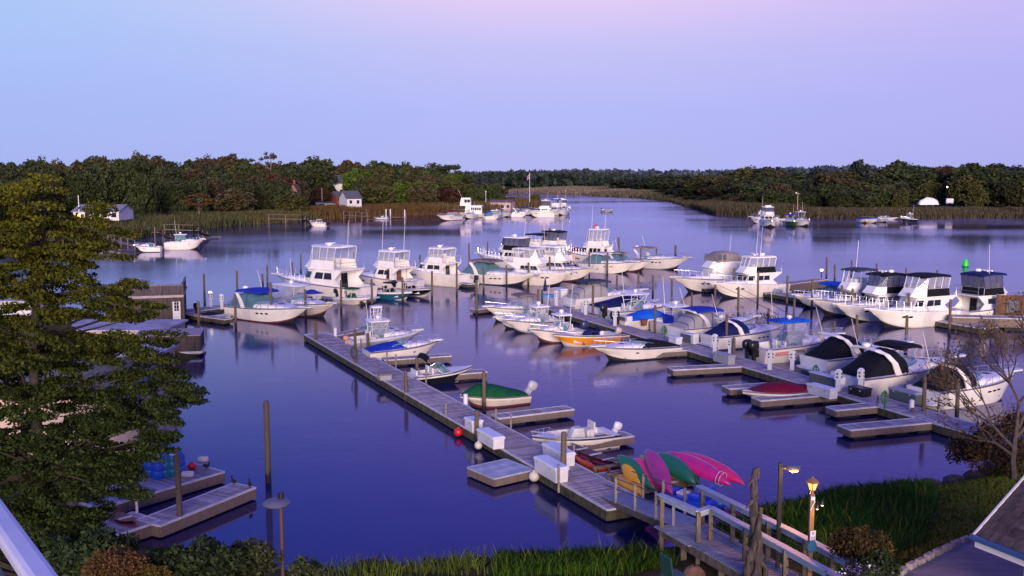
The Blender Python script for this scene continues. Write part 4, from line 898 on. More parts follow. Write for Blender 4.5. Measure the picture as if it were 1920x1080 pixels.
for u, vt, vb, ph in [(629, 614, 632, 'at the open end of the centre dock'), (873, 738, 760, 'beside the green covered skiff'), (1709, 749, 772, 'near the nearest dark pile on the right hand dock'), (1092, 567, 585, 'near the grey topped camper cruiser')]:
    p = at(u, vb, .4); h = aty(u, vt, p.y).z
    o = MB().lathe([(.13, .3), (.13, h-.1), (.12, h-.03), (.05, h)], (0, 0, 0), 10).out('white_bollard', PLASW, None, smooth=50, loc=(p.x, p.y, 0)); tag(o, 'white plastic sleeved bollard '+ph, 'bollard')
# ------------------------------------------------------------------ dock furniture
DRZ = math.atan2(DH.y, DH.x)
def dockbox(label, u, v, L, w=.62, h=.58, m=PLASW, z=.5, rz=DRZ, lidm=None):
    p = at(u, v, z); e = thing('dock_box', label, 'dock box', (p.x, p.y, z), rz)
    MB().box((0, 0, h*.42), (L*.96, w*.9, h*.84), top=1.03).out('body', m, e, bev=.02)
    MB().box((0, 0, h*.84+.02), (L+.05, w+.05, .04)).box((0, 0, h*.9+.05), (L+.04, w+.04, h*.12), top=.93).out('lid', lidm or m, e, bev=.02)
    q = MB()
    for x in (-.3, .3): q.box((x*L, -w/2-.0, h*.78), (.07, .05, .1))
    q.out('latch', GREYG, e); return e
LIDB = mat('lid_bluewhite', (.70, .72, .78), .5); DGREY = mat('box_grey', (.10, .11, .11), .6); DGREYL = mat('box_lid_grey', (.32, .32, .36), .6)
dockbox('long white dock box at the left edge of the centre dock, front half', 920, 833, 1.9, .6, .55, lidm=LIDB)
dockbox('shorter white dock box tucked behind the pile, back half', 888, 806, 1.0, .6, .55, lidm=LIDB)
dockbox('white dock box on the right edge of the centre dock beside the fishing boat', 1047, 864, 2.0, .62, .58, lidm=LIDB)
dockbox('nearest white dock box on the left edge of the centre dock', 1033, 893, 2.0, .62, .62, lidm=LIDB)
dockbox('small grey slatted box on the centre dock', 720, 711, .8, .8, .34, DGREYL, lidm=mat('box_tan', (.25, .2, .17), .7))
dockbox('white dock box in front of the grey screens on the right hand dock', 1541, 742, 1.9, .6, .55)
dockbox('small black dock box on the right hand dock', 1612, 741, 1.15, .7, .45, BLACK)
dockbox('long grey dock box near the nearest black covered cruiser', 1697, 752, 1.9, .6, .62, DGREY, lidm=DGREYL)
dockbox('small white dock box next to the green hose by the mesh sided cruiser', 1266, 644, 1.0, .6, .5)
dockbox('pale grey dock box beside the brown pile and the black outboard', 1357, 680, 1.7, .6, .6, DGREYL)
dockbox('white locker at the far end of the right hand dock', 1050, 559, 1.8, .8, 1.0)
def bench(label, u, v, L, m=DGREY):
    p = at(u, v, .5); e = thing('dock_step', label, 'dock locker', (p.x, p.y, .5), DRZ)
    MB().box((0, 0, .3), (L, .5, .6)).out('body', m, e, bev=.02); MB().box((0, 0, .63), (L+.08, .58, .05)).out('top', PLASW, e, bev=.01); MB().box((L/2+.2, 0, .36), (.34, .5, .72)).out('end_box', PLASW, e, bev=.03); return e
bench('grey and white step locker at the stern of the mesh sided cruiser', 1290, 641, 1.3)
bench('grey and white step locker behind the maroon covered runabout', 1546, 722, 2.1)
bench('grey and white step locker in front of the royal blue tarpaulin boat', 1170, 607, 1.1)
METER = mat('meter_face', (.05, .05, .06), .4)
def pedestal(label, u, v, h=1.05, lit=False, z=.5):
    p = at(u, v, z); e = thing('power_pedestal', label, 'power post', (p.x, p.y, z), DRZ+.4, 'white power posts along the docks')
    MB().box((0, 0, h*.28), (.2, .2, h*.56)).out('stem', PLASW, e); MB().box((0, 0, h*.74), (.36, .3, h*.42), top=.9).out('housing', PLASW, e, bev=.02)
    MB().box((0, 0, h*.98), (.30, .26, h*.08), top=.5).out('lamp' if lit else 'cap', BULBS if lit else PLASW, e)
    for x, z_ in ((.185, .82), (.185, .66)): MB().tube([(x, 0, h*z_), (x+.03, 0, h*z_)], .06, 8).out('meter', METER, e)
    for z_ in (.82, .66): MB().tube([(0, -.15, h*z_), (0, -.19, h*z_)], .055, 8).out('meter', METER, e)
    return e
for u, v, ph, lit in [(395, 575, 'with a lit top near the boathouse', True), (416, 580, 'right of the lit one near the boathouse', False), (1098, 590, 'beside the grey topped camper cruiser', False), (1153, 611, 'beside the black outboard of the blue tarpaulin boat', False), (1340, 660, 'in front of the navy covered cruiser', False), (1369, 668, 'next to the brown pile', False), (1443, 693, 'in front of the lettered white boat, left', False), (1485, 694, 'under the bow of the lettered white boat, right', False), (1571, 733, 'at the end of the grey and white step locker', False), (1613, 731, 'at the transom of the big black covered cruiser', False), (1043, 573, 'below the far white locker', False)]:
    pedestal('white marina power post '+ph, u, v, 1.25 if v > 640 else 1.4, lit)
HOSE = mat('green_hose', (.02, .12, .06), .5)
for u, v, ph in [(1530, 716, 'on the step locker behind the maroon runabout'), (1659, 769, 'over the slim post near the black dock box'), (1246, 636, 'by the small white dock box')]:
    p = at(u, v, .5); b = MB()
    for k in range(4): b.tube([(.17*math.cos(a)+.03*k-.05, .05*k, .72+.30*math.sin(a)-.04*k) for a in [2*PI*j/12 for j in range(12)]], .03, 5, close=True)
    b.tube([(0, .06, 0), (0, .06, 1.05)], .035, 6); o = b.out('coiled_hose', HOSE, None, loc=(p.x, p.y, .5)); tag(o, 'coiled green water hose '+ph, 'hose')
def ball(label, u, v, r, m, z=.25):
    p = at(u, v, z); o = MB().ell((0, 0, 0), r, 14, 9).lathe([(.05, r*.95), (.05, r*1.15), (.02, r*1.2)], (0, 0, 0), 8).out('ball_fender', m, None, smooth=60, loc=(p.x, p.y, z)); tag(o, label, 'fender')
ball('red ball fender hanging on the left side of the centre dock', 859, 810, .22, mat('red_vinyl', (.55, .015, .02), .4)); FW_ = mat('white_vinyl', (.62, .56, .52), .45)
ball('white ball fender below the first white dock box', 897, 835, .19, FW_); ball('large white ball fender beside the swim float', 1001, 893, .23, FW_)
# green channel buoy
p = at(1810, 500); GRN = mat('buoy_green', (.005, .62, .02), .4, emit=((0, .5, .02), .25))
e = thing('channel_buoy', 'bright green channel buoy floating at the right', 'buoy', (p.x, p.y, 0)); MB().lathe([(.42, -.3), (.44, .05), (.4, .12)], (0, 0, 0), 12).out('float_collar', mat('buoy_dark', (.004, .10, .03), .5), e, smooth=50); MB().lathe([(.38, .12), (.34, .5), (.25, .85), (.16, 1.0), (.03, 1.03)], (0, 0, 0), 12).out('body', GRN, e, smooth=50)
# small lit dock lamp
def docklamp(label, u, vt, vb, z, Y=None):
    p = at(u, vb, z); h = aty(u, vt, p.y).z; e = thing('dock_lamp', label, 'lamp', (p.x, p.y, z)); MB().tube([(0, 0, 0), (0, 0, h-z-.2)], .05, 6).out('post', BLACK, e); MB().ell((0, 0, h-z), .17, 8, 6).out('bulb', BULBS, e, smooth=60); MB().lathe([(.2, h-z+.1), (.02, h-z+.24)], (0, 0, 0), 8).out('cap', BLACK, e); return e
docklamp('small lit lamp on the pale raised dock end', 1540, 506, 522, 1.0)
c = at(1868, 590, .9); e = thing('wooden_screen', 'brown boarded dock screen behind the bare tree at the right edge', 'fence', (c.x, c.y, .9), -.25); BRN = mat('brown_boards', (.17, .075, .032), .85, col2=(.09, .04, .02), scale=3, isl=.25)
b = MB()
for i in range(26): b.box((.08+i*.16, 0, .85), (.145, .05, 1.7))
b.out('boards', BRN, e)
for x in (0, 1.4, 2.8, 4.2): MB().box((x, .06, .7), (.1, .1, 2.2)).out('post', FASCIA, e)
MB().box((1.2, -.06, .75), (.9, .06, 1.0)).out('panel', mat('panel_slate', (.07, .07, .10), .5), e)
dock('raised wooden dock in front of the enclosed bridge yacht at the right edge', (1786, 594), (1900, 597), 1.4, z=1.0, thick=.7, fascia=FASCIAG, ext=(0, 4))
# ------------------------------------------------------------------ the fleet
mM = -MH; mN = -NH
# back row by the boathouse
express('white cruiser with royal blue canvas in front of the lamp posts', (575, 577), MH, 443, 1.5, 'royal', 'curtain', arch=True, curtain=GLASSB, dome=True)
walkaround('white hardtop cruiser tucked behind the blue canvas cruiser', (626, 569), MH, 512, 1.35, hull=dict(top='white', low='tan'), encl=VINYL, xt=.32, lt=.45, toph=2.0, motors=0)
flybridge('largest white flybridge yacht with hardtop and radar, leftmost of the big ones', (519, 514), mM, 686, 2.0, top='hard', hull=dict(top='cream'), house=(.22, .52, .66), windows=2, fbx=(.17, .50))
flybridge('flybridge yacht with varnished wooden saloon doors', (655, 507), mM, 780, 1.9, top='hard', teak=True, hull=dict(top='cream'), house=(.24, .54, .62), ants=2, dome=True, windows=2)
flybridge('flybridge yacht with swept sides, right of the wooden doored one', (754, 498), mM, 868, 1.9, top='hard', hull=dict(top='white', low='cream'), house=(.24, .56, .74), ants=0, windows=2, fbx=(.18, .48))
centercon('teal hulled centre console with a black top', (773, 547), MH, 703, .9, 'black', mat('motor_violet', (.06, .06, .16), .35), dict(top='white', low='teal', bottom=HC['tan']), conscover='black')
centercon('black hulled centre console with a white top', (812, 540), MH, 744, .95, 'white', BLACK, dict(top='white', low='navyhull', bottom=HC['tan']), conscover='black')
centercon('small white skiff under a green canopy', (694, 558), MH, 636, .75, 'green', BLACK, dict(top='white', low='tan'), conscover='green', toph=2.0)
runabout('white open skiff lying along the finger right of the third yacht', (832, 523), mM, 889, .6, None, dict(top='white', low='tan'), BLACK)
runabout('tiny white skiff with an orange end beside the boathouse', (433, 592), MH, 372, .55, 'black', dict(top='white', low='orange'), BLACK, prof=[(.05, .05, 2), (.3, .25, 2), (.55, .15, 2), (.7, .03, 2)])
runabout('low boat with a royal blue cover behind the hardtop cruiser', (612, 549), MH, 566, .8, 'royal', None, None)
# middle far group
flybridge('farthest left flybridge yacht with a white roof in the middle group', (896, 475), mM, 1006, 2.0, top='hard', encl=VINYLD, cv='black', hull=dict(top='cream'), skirt='black', ants=1, house=(.24, .54, .66))
flybridge('flybridge yacht with black bimini, left of two in the middle group', (940, 467), mM, 1040, 2.0, top='bimini', cv='black', encl=None, ants=0, dome=False)
flybridge('flybridge yacht with black bimini and ladder, right of two in the middle group', (972, 464), mM, 1074, 2.2, top='bimini', cv='black', encl=VINYLD, ants=1, ladder=True, toph=2.1)
express('low aqua screened express cruiser with a taupe canvas stern', (1002, 514), MH, 872, 1.45, 'taupe', 'curtain', curtain=GLASSB, arch=True, dome=False, hull=dict(top='cream'))
flybridge('sedan cruiser with grey clear bridge curtains, bow to the right', (1073, 510), MH, 950, 1.7, top='cloth', cv='white', encl=VINYL, hull=dict(top='cream'), house=(.28, .52, .66), windows=2, cover='white', ants=0, dome=False)
flybridge('sedan cruiser with a white bridge rail and grey foredeck chairs', (1113, 503), MH, 1000, 1.7, top='hard', encl=VINYL, hull=dict(top='cream'), house=(.28, .52, .66), windows=1, ants=1, dome=False)
express('cruiser with a maroon camper canvas', (1034, 470), mM, 1102, 1.5, 'maroon', 'camper', arch=False)
flybridge('tall tower yacht with a red pennant on top', (1062, 470), mM, 1152, 2.1, top='hard', encl=VINYL, ants=2, toph=2.5, deckh=2.3, house=(.18, .55, .72), hull=dict(top='cream'))
express('sedan cruiser with a dark side window and a grey striped hull', (1194, 491), MH, 1094, 1.6, 'white', 'curtain', curtain=GLASSB, arch=False, hull=dict(top='white', low='cream', stripe=BOTTOM))
express('express cruiser with an aqua windscreen between the sedan and the long bow', (1219, 489), MH, 1135, 1.5, 'tan', 'curtain', curtain=GLASSB, arch=True, hull=dict(top='cream'))
express('long bowed radar arch cruiser, rightmost of the middle group', (1290, 483), MH, 1178, 1.7, 'tan', 'bimini', arch=True, hull=dict(top='cream'), pul=True)
p = at(1117, 470); q = aty(1117, 419, p.y); tag(MB().lathe([(.45, 0), (.3, .5), (.05, .95)], (0, 0, 0), 6).tube([(0, 0, -1.6), (0, 0, 0)], .04, 5).out('pennant', mat('pennant_red', (.75, .01, .08), .6), None, loc=(q.x, q.y, q.z-1.0)), 'red pennant on top of the tall tower yacht', 'flag')
# middle right pair
flybridge('white yacht with a grey canvas bridge cover, left of the pair', (1264, 520), mN, 1405, 1.7, top='canvas', cv='tan', house=(.30, .54, .68), windows=1, winmat=WHITE2, cover='white', hull=dict(top='cream'), ants=1, dome=False)
flybridge('white yacht with a clear sided hardtop bridge and black stern, right of the pair', (1330, 529), mN, 1464, 1.7, top='hard', encl=VINYL, house=(.26, .54, .66), windows=2, hull=dict(top='cream'), ants=2, skirt='black')
runabout('little red bottomed dinghy beside the pale dock', (1434, 549), mN, 1460, .5, None, dict(top='white', low='white', bottom=BOTRED, boot=BOTRED), None)
# right row
express('low express boat with sky blue canvas, leftmost of the right row', (1490, 553), mN, 1596, 1.3, 'sky', 'curtain', curtain=GLASSB, arch=False)
flybridge('flybridge cruiser with a grey open bimini', (1524, 561), mN, 1650, 1.6, top='bimini', cv='slate', encl=None, house=(.26, .54, .64), windows=2, ants=1, dome=False, toph=1.95)
flybridge('flybridge cruiser with a black bimini and a black windscreen cover', (1568, 570), mN, 1702, 1.6, top='bimini', cv='black', encl=VINYLD, house=(.26, .54, .64), windows=2, cover='black', ants=0, dome=True, skirt='black')
flybridge('nearest flybridge cruiser of the right row with a black bimini', (1629, 579), mN, 1784, 1.7, top='bimini', cv='black', encl=VINYL, house=(.28, .56, .66), windows=2, cover='white', ants=0, dome=False, skirt='black')
flybridge('yacht with a dark blue enclosed bridge behind the bare tree', (1930, 560), NH, 1792, 1.7, top='bimini', cv='navy', encl=VINYLD, house=(.22, .54, .66), windows=2, ants=1, dome=True, skirt='black', toph=2.0)
# left side of the right hand dock
express('white cruiser with a grey canopy at the far tip of the right hand dock', (911, 575), mN, 1014, 1.25, 'taupe', 'curtain', curtain=VINYL, arch=False, ports=(.6,), hull=dict(top='cream'))
walkaround('low white boat between the grey canopy cruiser and the first hardtop boat', (929, 595), mN, 1038, 1.0, hard=False, motors=0)
walkaround('first hardtop walkaround with a white hull', (949, 600), mN, 1049, 1.1, encl=VINYL, hull=dict(top='cream'), topm=WHITE)
walkaround('second hardtop walkaround with violet outboard, next to the orange boat', (995, 617), mN, 1090, 1.1, motorcol=mat('motor_blue', (.03, .03, .10), .35), hull=dict(top='cream'))
centercon('orange sided fishing boat with a navy console cover', (1037, 626), mN, 1152, 1.0, None, mat('motor_cream', (.55, .45, .38), .4), dict(top='white', low='orange', boot=HC['tan'], bottom=HC['tan']), conscover='navy', tilt=.4, motork=.75)
express('white cuddy boat with a flat black cockpit cover', (1115, 650), mN, 1262, 1.05, 'black', 'low', arch=False, dome=False, ports=(.58,), hull=dict(top='cream'))
runabout('small runabout under a maroon cover', (1391, 733), mN, 1522, .8, 'maroon', dict(top='white', low='grey', bottom=HC['tan']), None)
# right side of the right hand dock
express('camper cruiser with a slate grey tall top', (1207, 543), NH, 1068, 1.35, 'slate', 'curtain', curtain=MESHV, arch=False, h=1.5)
runabout('bow rider under a navy tarpaulin', (1236, 561), NH, 1112, 1.1, 'navy', None, None, prof=[(.02, .25, 2.2), (.2, .45, 2.2), (.45, .75, 2.0), (.6, .7, 2.0), (.75, .12, 2.2)])
walkaround('white hardtop fishing boat behind the royal blue tarpaulin', (1268, 567), NH, 1138, 1.2, encl=None)
runabout('boat under a bright royal blue tarpaulin with a black outboard', (1266, 586), NH, 1160, 1.1, 'sky', dict(top='cream'), BLACK, prof=[(.04, .12, 2.2), (.2, .35, 2.2), (.45, .7, 2.0), (.62, .62, 2.0), (.8, .15, 2.2)], motork=1.2)
walkaround('pilothouse skiff with a blue drop curtain', (1345, 589), NH, 1232, 1.15, motors=0, drop='royal', encl=VINYL, hull=dict(top='cream'), xt=.30, lt=.30)
express('cruiser with a royal blue roof and mesh side curtains', (1420, 593), NH, 1266, 1.4, 'royal', 'curtain', curtain=MESHV, arch=True, dome=False)
express('cruiser with navy cockpit cover and navy bimini behind the lettered boat', (1475, 607), NH, 1330, 1.4, 'navy', 'camper', arch=True, h=1.25)
c8 = walkaround('lettered white fishing boat with a sky blue hardtop and rod holders', (1578, 626), NH, 1414, 1.4, motors=2, topm=CV['sky'], frame=BLUEP, hull=dict(top='cream'), encl=VINYL, motork=1.1, toph=2.0, xt=.38, lt=.36)
express('first black covered cruiser, left of three', (1702, 642), NH, 1524, 1.4, 'black', 'camper', arch=True, dome=False, h=1.5)
c10 = express('big black covered cruiser with a radar arch, middle of three', (1797, 668), NH, 1588, 1.5, 'black', 'camper', arch=True, h=1.45)
c10.bimini(.34, .52, c10.zs(.4)+1.42, c10.hb(.4)*.75, 'black', name='forward_bimini')
express('nearest black covered cruiser behind the bare tree, right of three', (1905, 695), NH, 1730, 1.4, 'black', 'camper', arch=True, dome=False, h=1.5)
# lettering strip, rod holders and outriggers of the lettered boat
b = MB(); rr = random.Random(4)
def sidepos(t, q): 
    fl = max(0, (t-.5)/.5); cb = c8.hb(t)*(.87-.3*fl*fl); zc = .10+.42*c8.fb*fl**2.2; return (t*c8.L-.17*c8.L*.25*t**5, -(lerp(c8.hb(t), cb, q)+.04), lerp(c8.zs(t)-.16, zc, q))
def glyphs(t0, t1, n, q0, q1, m, name):
    b = MB()
    for i in range(n):
        a = lerp(t0, t1, i/n); w = (t1-t0)/n*.34; k = rr.random()
        for s0, s1, p0, p1 in ([(0, .3, 0, 1), (.3, 1, 0, .25)]+([(.7, 1, .3, 1)] if k < .6 else [(.3, 1, .75, 1)])):
            P = [sidepos(a+w*s0*2, lerp(q0, q1, p0)), sidepos(a+w*s1*2, lerp(q0, q1, p0)), sidepos(a+w*s1*2, lerp(q0, q1, p1)), sidepos(a+w*s0*2, lerp(q0, q1, p1))]; b.quad(*P[::-1])
    return b.out(name, m, c8.root)
glyphs(.10, .245, 7, .10, .46, mat('letter_red', (.65, .05, .10), .5), 'red_lettering'); glyphs(.265, .42, 9, .08, .34, BLACK, 'dark_lettering'); glyphs(.44, .68, 13, .06, .30, BLACK, 'dark_lettering')
b = MB()
for i in range(7): b.tube([(c8.L*.18-i*.0, -.9+i*.3, c8.zs(.3)+1.75), (c8.L*.15, -.9+i*.3, c8.zs(.3)+2.15)], .03, 5)
b.out('rod_holder', BLACK, c8.root)
for sg in (1, -1): MB().tube([(c8.L*.36, sg*.9, c8.zs(.3)+1.9), (c8.L*.02, sg*1.1, c8.zs(.3)+3.2), (-c8.L*.28, sg*1.2, c8.zs(.3)+4.2)], [.03, .022, .012], 5).out('outrigger', mat('rod_dark', (.06, .05, .06), .5), c8.root)
# centre dock
walkaround('white fishing boat with a tower at the open end of the centre dock', (789, 619), NH, 655, 1.1, tower=True, encl=VINYL, hull=dict(top='white', low='grey'), motors=1, motorcol=mat('motor_orange', (.6, .3, .2), .5), rails=True, motork=.6)
e = runabout('small dinghy with a pale green cover behind the tower boat', (668, 616), mN, 706, .5, 'seafoam', None, None)
express('white cuddy boat under a bright blue cover on the centre dock', (822, 638), NH, 688, 1.15, 'royal', 'low', arch=False, dome=False, ports=(.6,), hull=dict(top='cream'), h=1.0)
runabout('open white runabout with a folded black bimini', (885, 686), NH, 766, .8, None, dict(top='white', low='blackhull', bottom=HC['cream']), None, 'black')
runabout('skiff under a dark green cover with a silver outboard', (862, 741), mN, 984, .75, 'green', dict(top='cream', low='tan'), mat('motor_silver', (.40, .40, .46), .35), prof=[(.04, .12, 2.2), (.25, .35, 2.2), (.5, .62, 2.0), (.72, .66, 2.0), (.9, .3, 2.0), (.98, .06, 2.0)], tilt=.5)
a5 = centercon('open white fishing boat with white covers on console and motor', (997, 818), mN, 1146, .85, None, mat('motor_white', (.70, .68, .72), .4), dict(top='white', low='cream', stripe=BLACK), conscover='white', tilt=.35, motork=.62)
# far left
walkaround('small white boat moored at the left reed bank', (253, 459), (-1, -.12, 0), 302, 1.2, hard=False, motors=0)
walkaround('white hardtop cabin boat moored at the left reed bank', (382, 448), (.94, .33, 0), 308, 1.7, encl=GLASSB, motors=0, xt=.42, lt=.34)
centercon('white fishing boat tied below the reed bank stairs', (579, 415), (-.93, .35, 0), 613, 1.2, 'white', BLACK, None, motors=2)
runabout('small open boat on the low float in front of the rusty reeds', (700, 407), (-.97, .2, 0), 728, .6, None, None, BLACK)
# moored boats off the wooded point
express('short white boat with a maroon curtain, leftmost off the wooded point', (822, 404), (-.55, -.83, 0), None, 1.5, 'maroon', 'curtain', arch=False, L=9)
hb = Boat('houseboat', 'old boxy cream houseboat with two storeys off the wooded point', 'houseboat', (850, 398), (-1, .05, 0), 908, fb=1.4, beam=4)
hb.hull(top='cream', low='tan'); hb.deck(.8, .03, .4)
o, R = hb.house(.06, .45, .62, 1.7, 1.7, 1.5, 1.0, 3.3, front=.3, side=.98, m=CREAM2); hb.panes(R, (0, 4), 5, .45, .8, GLASS, o); hb.panes(R, (2,), 2, .4, .8, GLASS, o)
o2, R = hb.house(.42, .66, .78, 1.5, 1.5, 1.3, 3.3, 5.6, front=.4, side=.95, m=CREAM2, name='upper_cabin'); hb.panes(R, (0, 4), 2, .4, .8, GLASS, o2); hb.panes(R, (2,), 2, .35, .8, GLASS, o2); MB().box((hb.L*.25, 0, 3.38), (hb.L*.42, 3.7, .12)).out('roof', WHITE2, hb.root); hb.antenna((hb.L*.7, 1, 5.6), 3, (.5, 0, 1)); hb.rail(.5, .98, .8, 5)
express('low cruiser with teal canvas right of the houseboat', (938, 402), NH, 908, 1.3, 'sky', 'curtain', curtain=GLASSB, arch=False)
runabout('low white boat with a navy cover off the wooded point', (966, 400), (.97, .1, 0), 938, .9, 'navy', None, None)
express('white cabin boat between the pink house and the flagpole', (990, 397), (.9, .2, 0), 958, 1.5, 'white', 'curtain', curtain=GLASSB, arch=True)
flybridge('sport fishing yacht with a tall bridge below the flagpole', (990, 394), (-.96, .1, 0), 1040, 2.0, top='hard', encl=VINYLD, toph=2.4, ants=1, house=(.24, .6, .72), hull=dict(top='cream'))
flybridge('white flybridge boat just right of the sport fishing yacht', (1030, 394), (-.3, -.95, 0), None, 1.7, top='cloth', cv='royal', encl=None, L=11, ants=0)
express('white boat with a radar arch near the outer end of the point', (1048, 394), (-.2, -.95, 0), None, 1.6, 'white', 'bimini', L=10)
flybridge('outermost white yacht with long fishing poles off the point', (1068, 391), (.3, -.9, 0), None, 1.7, top='hard', encl=VINYLD, L=10, ants=2)
for i, (u, v, hx, hy, ph) in enumerate(((872, 402, -.3, -.95, 'just left of the houseboat stern'), (921, 402, -.2, -.98, 'between the houseboat and the pink house'), (952, 399, .2, -.98, 'in front of the pink house'), (1002, 396, .5, -.86, 'in front of the sport fishing yacht'), (1018, 395, -.3, -.95, 'under the bow of the flybridge boat'), (1058, 392, .1, -.99, 'between the outermost yachts'))):
    (express if i % 2 else walkaround)('small white moored boat off the wooded point, '+ph, (u, v), (hx, hy, 0), None, 1.3, **(dict(cv=('white', 'royal', 'tan')[i // 2], style='curtain', arch=i == 1, L=8) if i % 2 else dict(L=7.5, motors=0, encl=VINYL)))
runabout('grey launch under way in the middle of the river', (1150, 393), (.5, -.85, 0), None, .9, None, dict(top='grey'), BLACK, L=6)
# right bank
flybridge('white yacht seen side on, leftmost at the right bank', (1407, 406), (-.98, .1, 0), 1442, 1.7, top='none', encl=None, ants=0, dome=False, house=(.25, .55, .7))
flybridge('tall white flybridge yacht facing the camera at the right bank', (1447, 413), (-.12, -.99, 0), None, 1.8, top='hard', encl=VINYLD, L=11, ants=1)
centercon('small boat with a green canopy behind the right bank dock', (1478, 410), (.6, -.6, 0), None, .8, 'green', BLACK, None, L=6)
walkaround('dark green hulled boat with blue cover at the right bank', (1489, 414), (-.1, -.99, 0), None, 1.4, hull=dict(top='white', low='mint'), topm=CV['royal'], L=9, motors=0)
walkaround('white hardtop boat facing the camera right of the green hulled boat', (1517, 413), (.1, -.99, 0), None, 1.6, L=9, motors=0, encl=VINYLD, toph=2.3)
runabout('small boat with a blue cover, left of the right bank trio', (1624, 410), (-.1, -.99, 0), None, 1.2, 'royal', None, None, L=6)
runabout('small boat with a lighter blue cover, middle of the right bank trio', (1645, 410), (.1, -.99, 0), None, 1.2, 'sky', None, None, L=6)
centercon('small boat with a purple top, right of the right bank trio', (1663, 411), (.05, -.99, 0), None, .9, 'purple', BLACK, None, L=6.5)
runabout('low white skiff between the purple topped boat and the dark hulled one', (1683, 408), (.7, -.7, 0), None, .6, None, None, None, L=5)
walkaround('navy hulled pilothouse boat, rightmost on the right bank', (1689, 408), (-.95, -.3, 0), 1716, 1.3, hull=dict(top='white', low='navyhull'), motors=0, encl=VINYLD)
# ------------------------------------------------------------------ kayaks and canoe on the rack float
def kayak(label, a, b_, w=.34, m='hull_yellow', roll=0., keel_up=True, name='kayak', seats=0, h=.2):
    """a, b_: (u, v, z) of both ends"""
    A, Bp = at(*a), at(*b_); d = Bp-A; L = d.length; e = thing(name, label, 'canoe' if name == 'canoe' else 'kayak', A.lerp(Bp, .5)); q = d.to_track_quat('X', 'Z'); e.rotation_mode = 'QUATERNION'
    from mathutils import Quaternion
    e.rotation_quaternion = q @ Quaternion((1, 0, 0), roll+(0 if seats or name == 'canoe' else PI))
    M = MATS[m]; rings = []; n = 12
    for i in range(15):
        t = i/14; s = -1+2*t; k = (1-abs(s)**2.3); x = s*L/2; ww = max(.012, w*k**.9); rock = .14*abs(s)**3
        ring = []
        for j in range(12):
            an = 2*PI*j/12; c, si = math.cos(an), math.sin(an)
            zz = (h*.55*si if si > 0 else h*1.25*si)*(k**.5*.9+.1)
            ring.append((x, ww*math.copysign(abs(c)**1.15, c), zz+rock*1.0+(0)))
        rings.append(ring)
    MB().loft(rings, 0).out('hull', M, e, smooth=60)
    for sx in range(seats):
        x = (-.35+.62*sx)*L*.55+.1; MB().tube([(x+.36*math.cos(t), .2*math.sin(t), h*.5+.03) for t in [2*PI*k/16 for k in range(16)]], .03, 6, close=True).loft([[(x+.34*r*math.cos(t), .18*r*math.sin(t), h*.5+.02+.01*r) for t in [2*PI*k/14 for k in range(14)]] for r in (1, .05)], 0, caps=False).out('cockpit', BLACK, e)
        MB().box((x-.3, 0, h*.5+.14), (.06, .34, .24), ry=-.3).out('seat_back', BLACK, e)
    return e
def kmat(n, c): return mat(n, c, .38, col2=tuple(x*.8 for x in c), scale=2, coat=.25)
kmat('kayak_pink', (.62, .015, .22)); kmat('kayak_magenta', (.36, .035, .21)); kmat('kayak_hotpink', (.75, .02, .17)); kmat('kayak_green', (.012, .15, .075)); kmat('kayak_darkgreen', (.010, .085, .045)); kmat('kayak_yellow', (.72, .34, .012)); kmat('kayak_orange', (.72, .10, .012)); kmat('canoe_maroon', (.16, .012, .03))
kayak('lowest yellow kayak lying on the kayak float', (1147, 892, .5), (1205, 925, .5), .30, 'kayak_yellow', h=.24)
kayak('yellow kayak leaning upright against the green one', (1165, 862, 1.35), (1207, 913, .65), .36, 'kayak_yellow', roll=.9)
kayak('green kayak between the yellow kayak and the hot pink one', (1155, 851, 1.5), (1231, 918, .65), .36, 'kayak_green', roll=.8)
kayak('hot pink kayak between the green and the magenta ones', (1184, 857, 1.45), (1256, 922, .7), .36, 'kayak_hotpink', roll=.75)
kayak('magenta kayak standing steepest with its end highest', (1209, 839, 1.9), (1257, 924, .85), .40, 'kayak_magenta', roll=.8)
kayak('small yellow kayak end peeping out behind the magenta one', (1196, 853, .8), (1280, 899, .6), .28, 'kayak_yellow', roll=.2)
kayak('green kayak right of the magenta one', (1230, 847, 1.3), (1303, 905, .65), .40, 'kayak_green', roll=.7)
kayak('dark green kayak under the large pink one', (1262, 862, .9), (1310, 904, .6), .34, 'kayak_darkgreen', roll=.6)
PKK = kayak('large pink kayak tied with pale cord', (1245, 845, 1.25), (1370, 906, .75), .42, 'kayak_pink', roll=.45)
kayak('outer pink kayak at the right end of the rack', (1268, 845, 1.15), (1396, 904, .7), .40, 'kayak_hotpink', roll=.35)
kayak('orange sit in kayak floating beside the dock boxes', (1077, 854, .2), (1140, 884, .2), .36, 'kayak_orange', seats=2, h=.26)
kk = kayak('maroon canoe with wooden thwarts behind the orange kayak', (1066, 842, .32), (1171, 883, .32), .42, 'canoe_maroon', name='canoe', h=.36)
L = (at(1066, 842, .32)-at(1171, 883, .32)).length
b = MB(); b.loft([[(s*L/2*.9, y*.36*(1-abs(s)**2.3), .235+.12*abs(s)**3) for y in (-1, 1)] for s in [-1+i/6 for i in range(13)]], 0, closed=False, caps=False); b.out('inner_hull', mat('canoe_inside', (.16, .075, .04), .6, col2=(.10, .045, .025), scale=5), kk)
for s in (-.5, 0, .45): MB().box((s*L/2, 0, .26), (.12, .62, .03)).out('thwart', CAPW, kk)
for x in (1.25, 1.42): MB().tube([(x+.05*math.cos(a), .30*math.cos(a), .24*math.sin(a)-.01) for a in [2*PI*k/20 for k in range(20)]], .012, 4, close=True).out('tie_cord', CAPW, PKK)
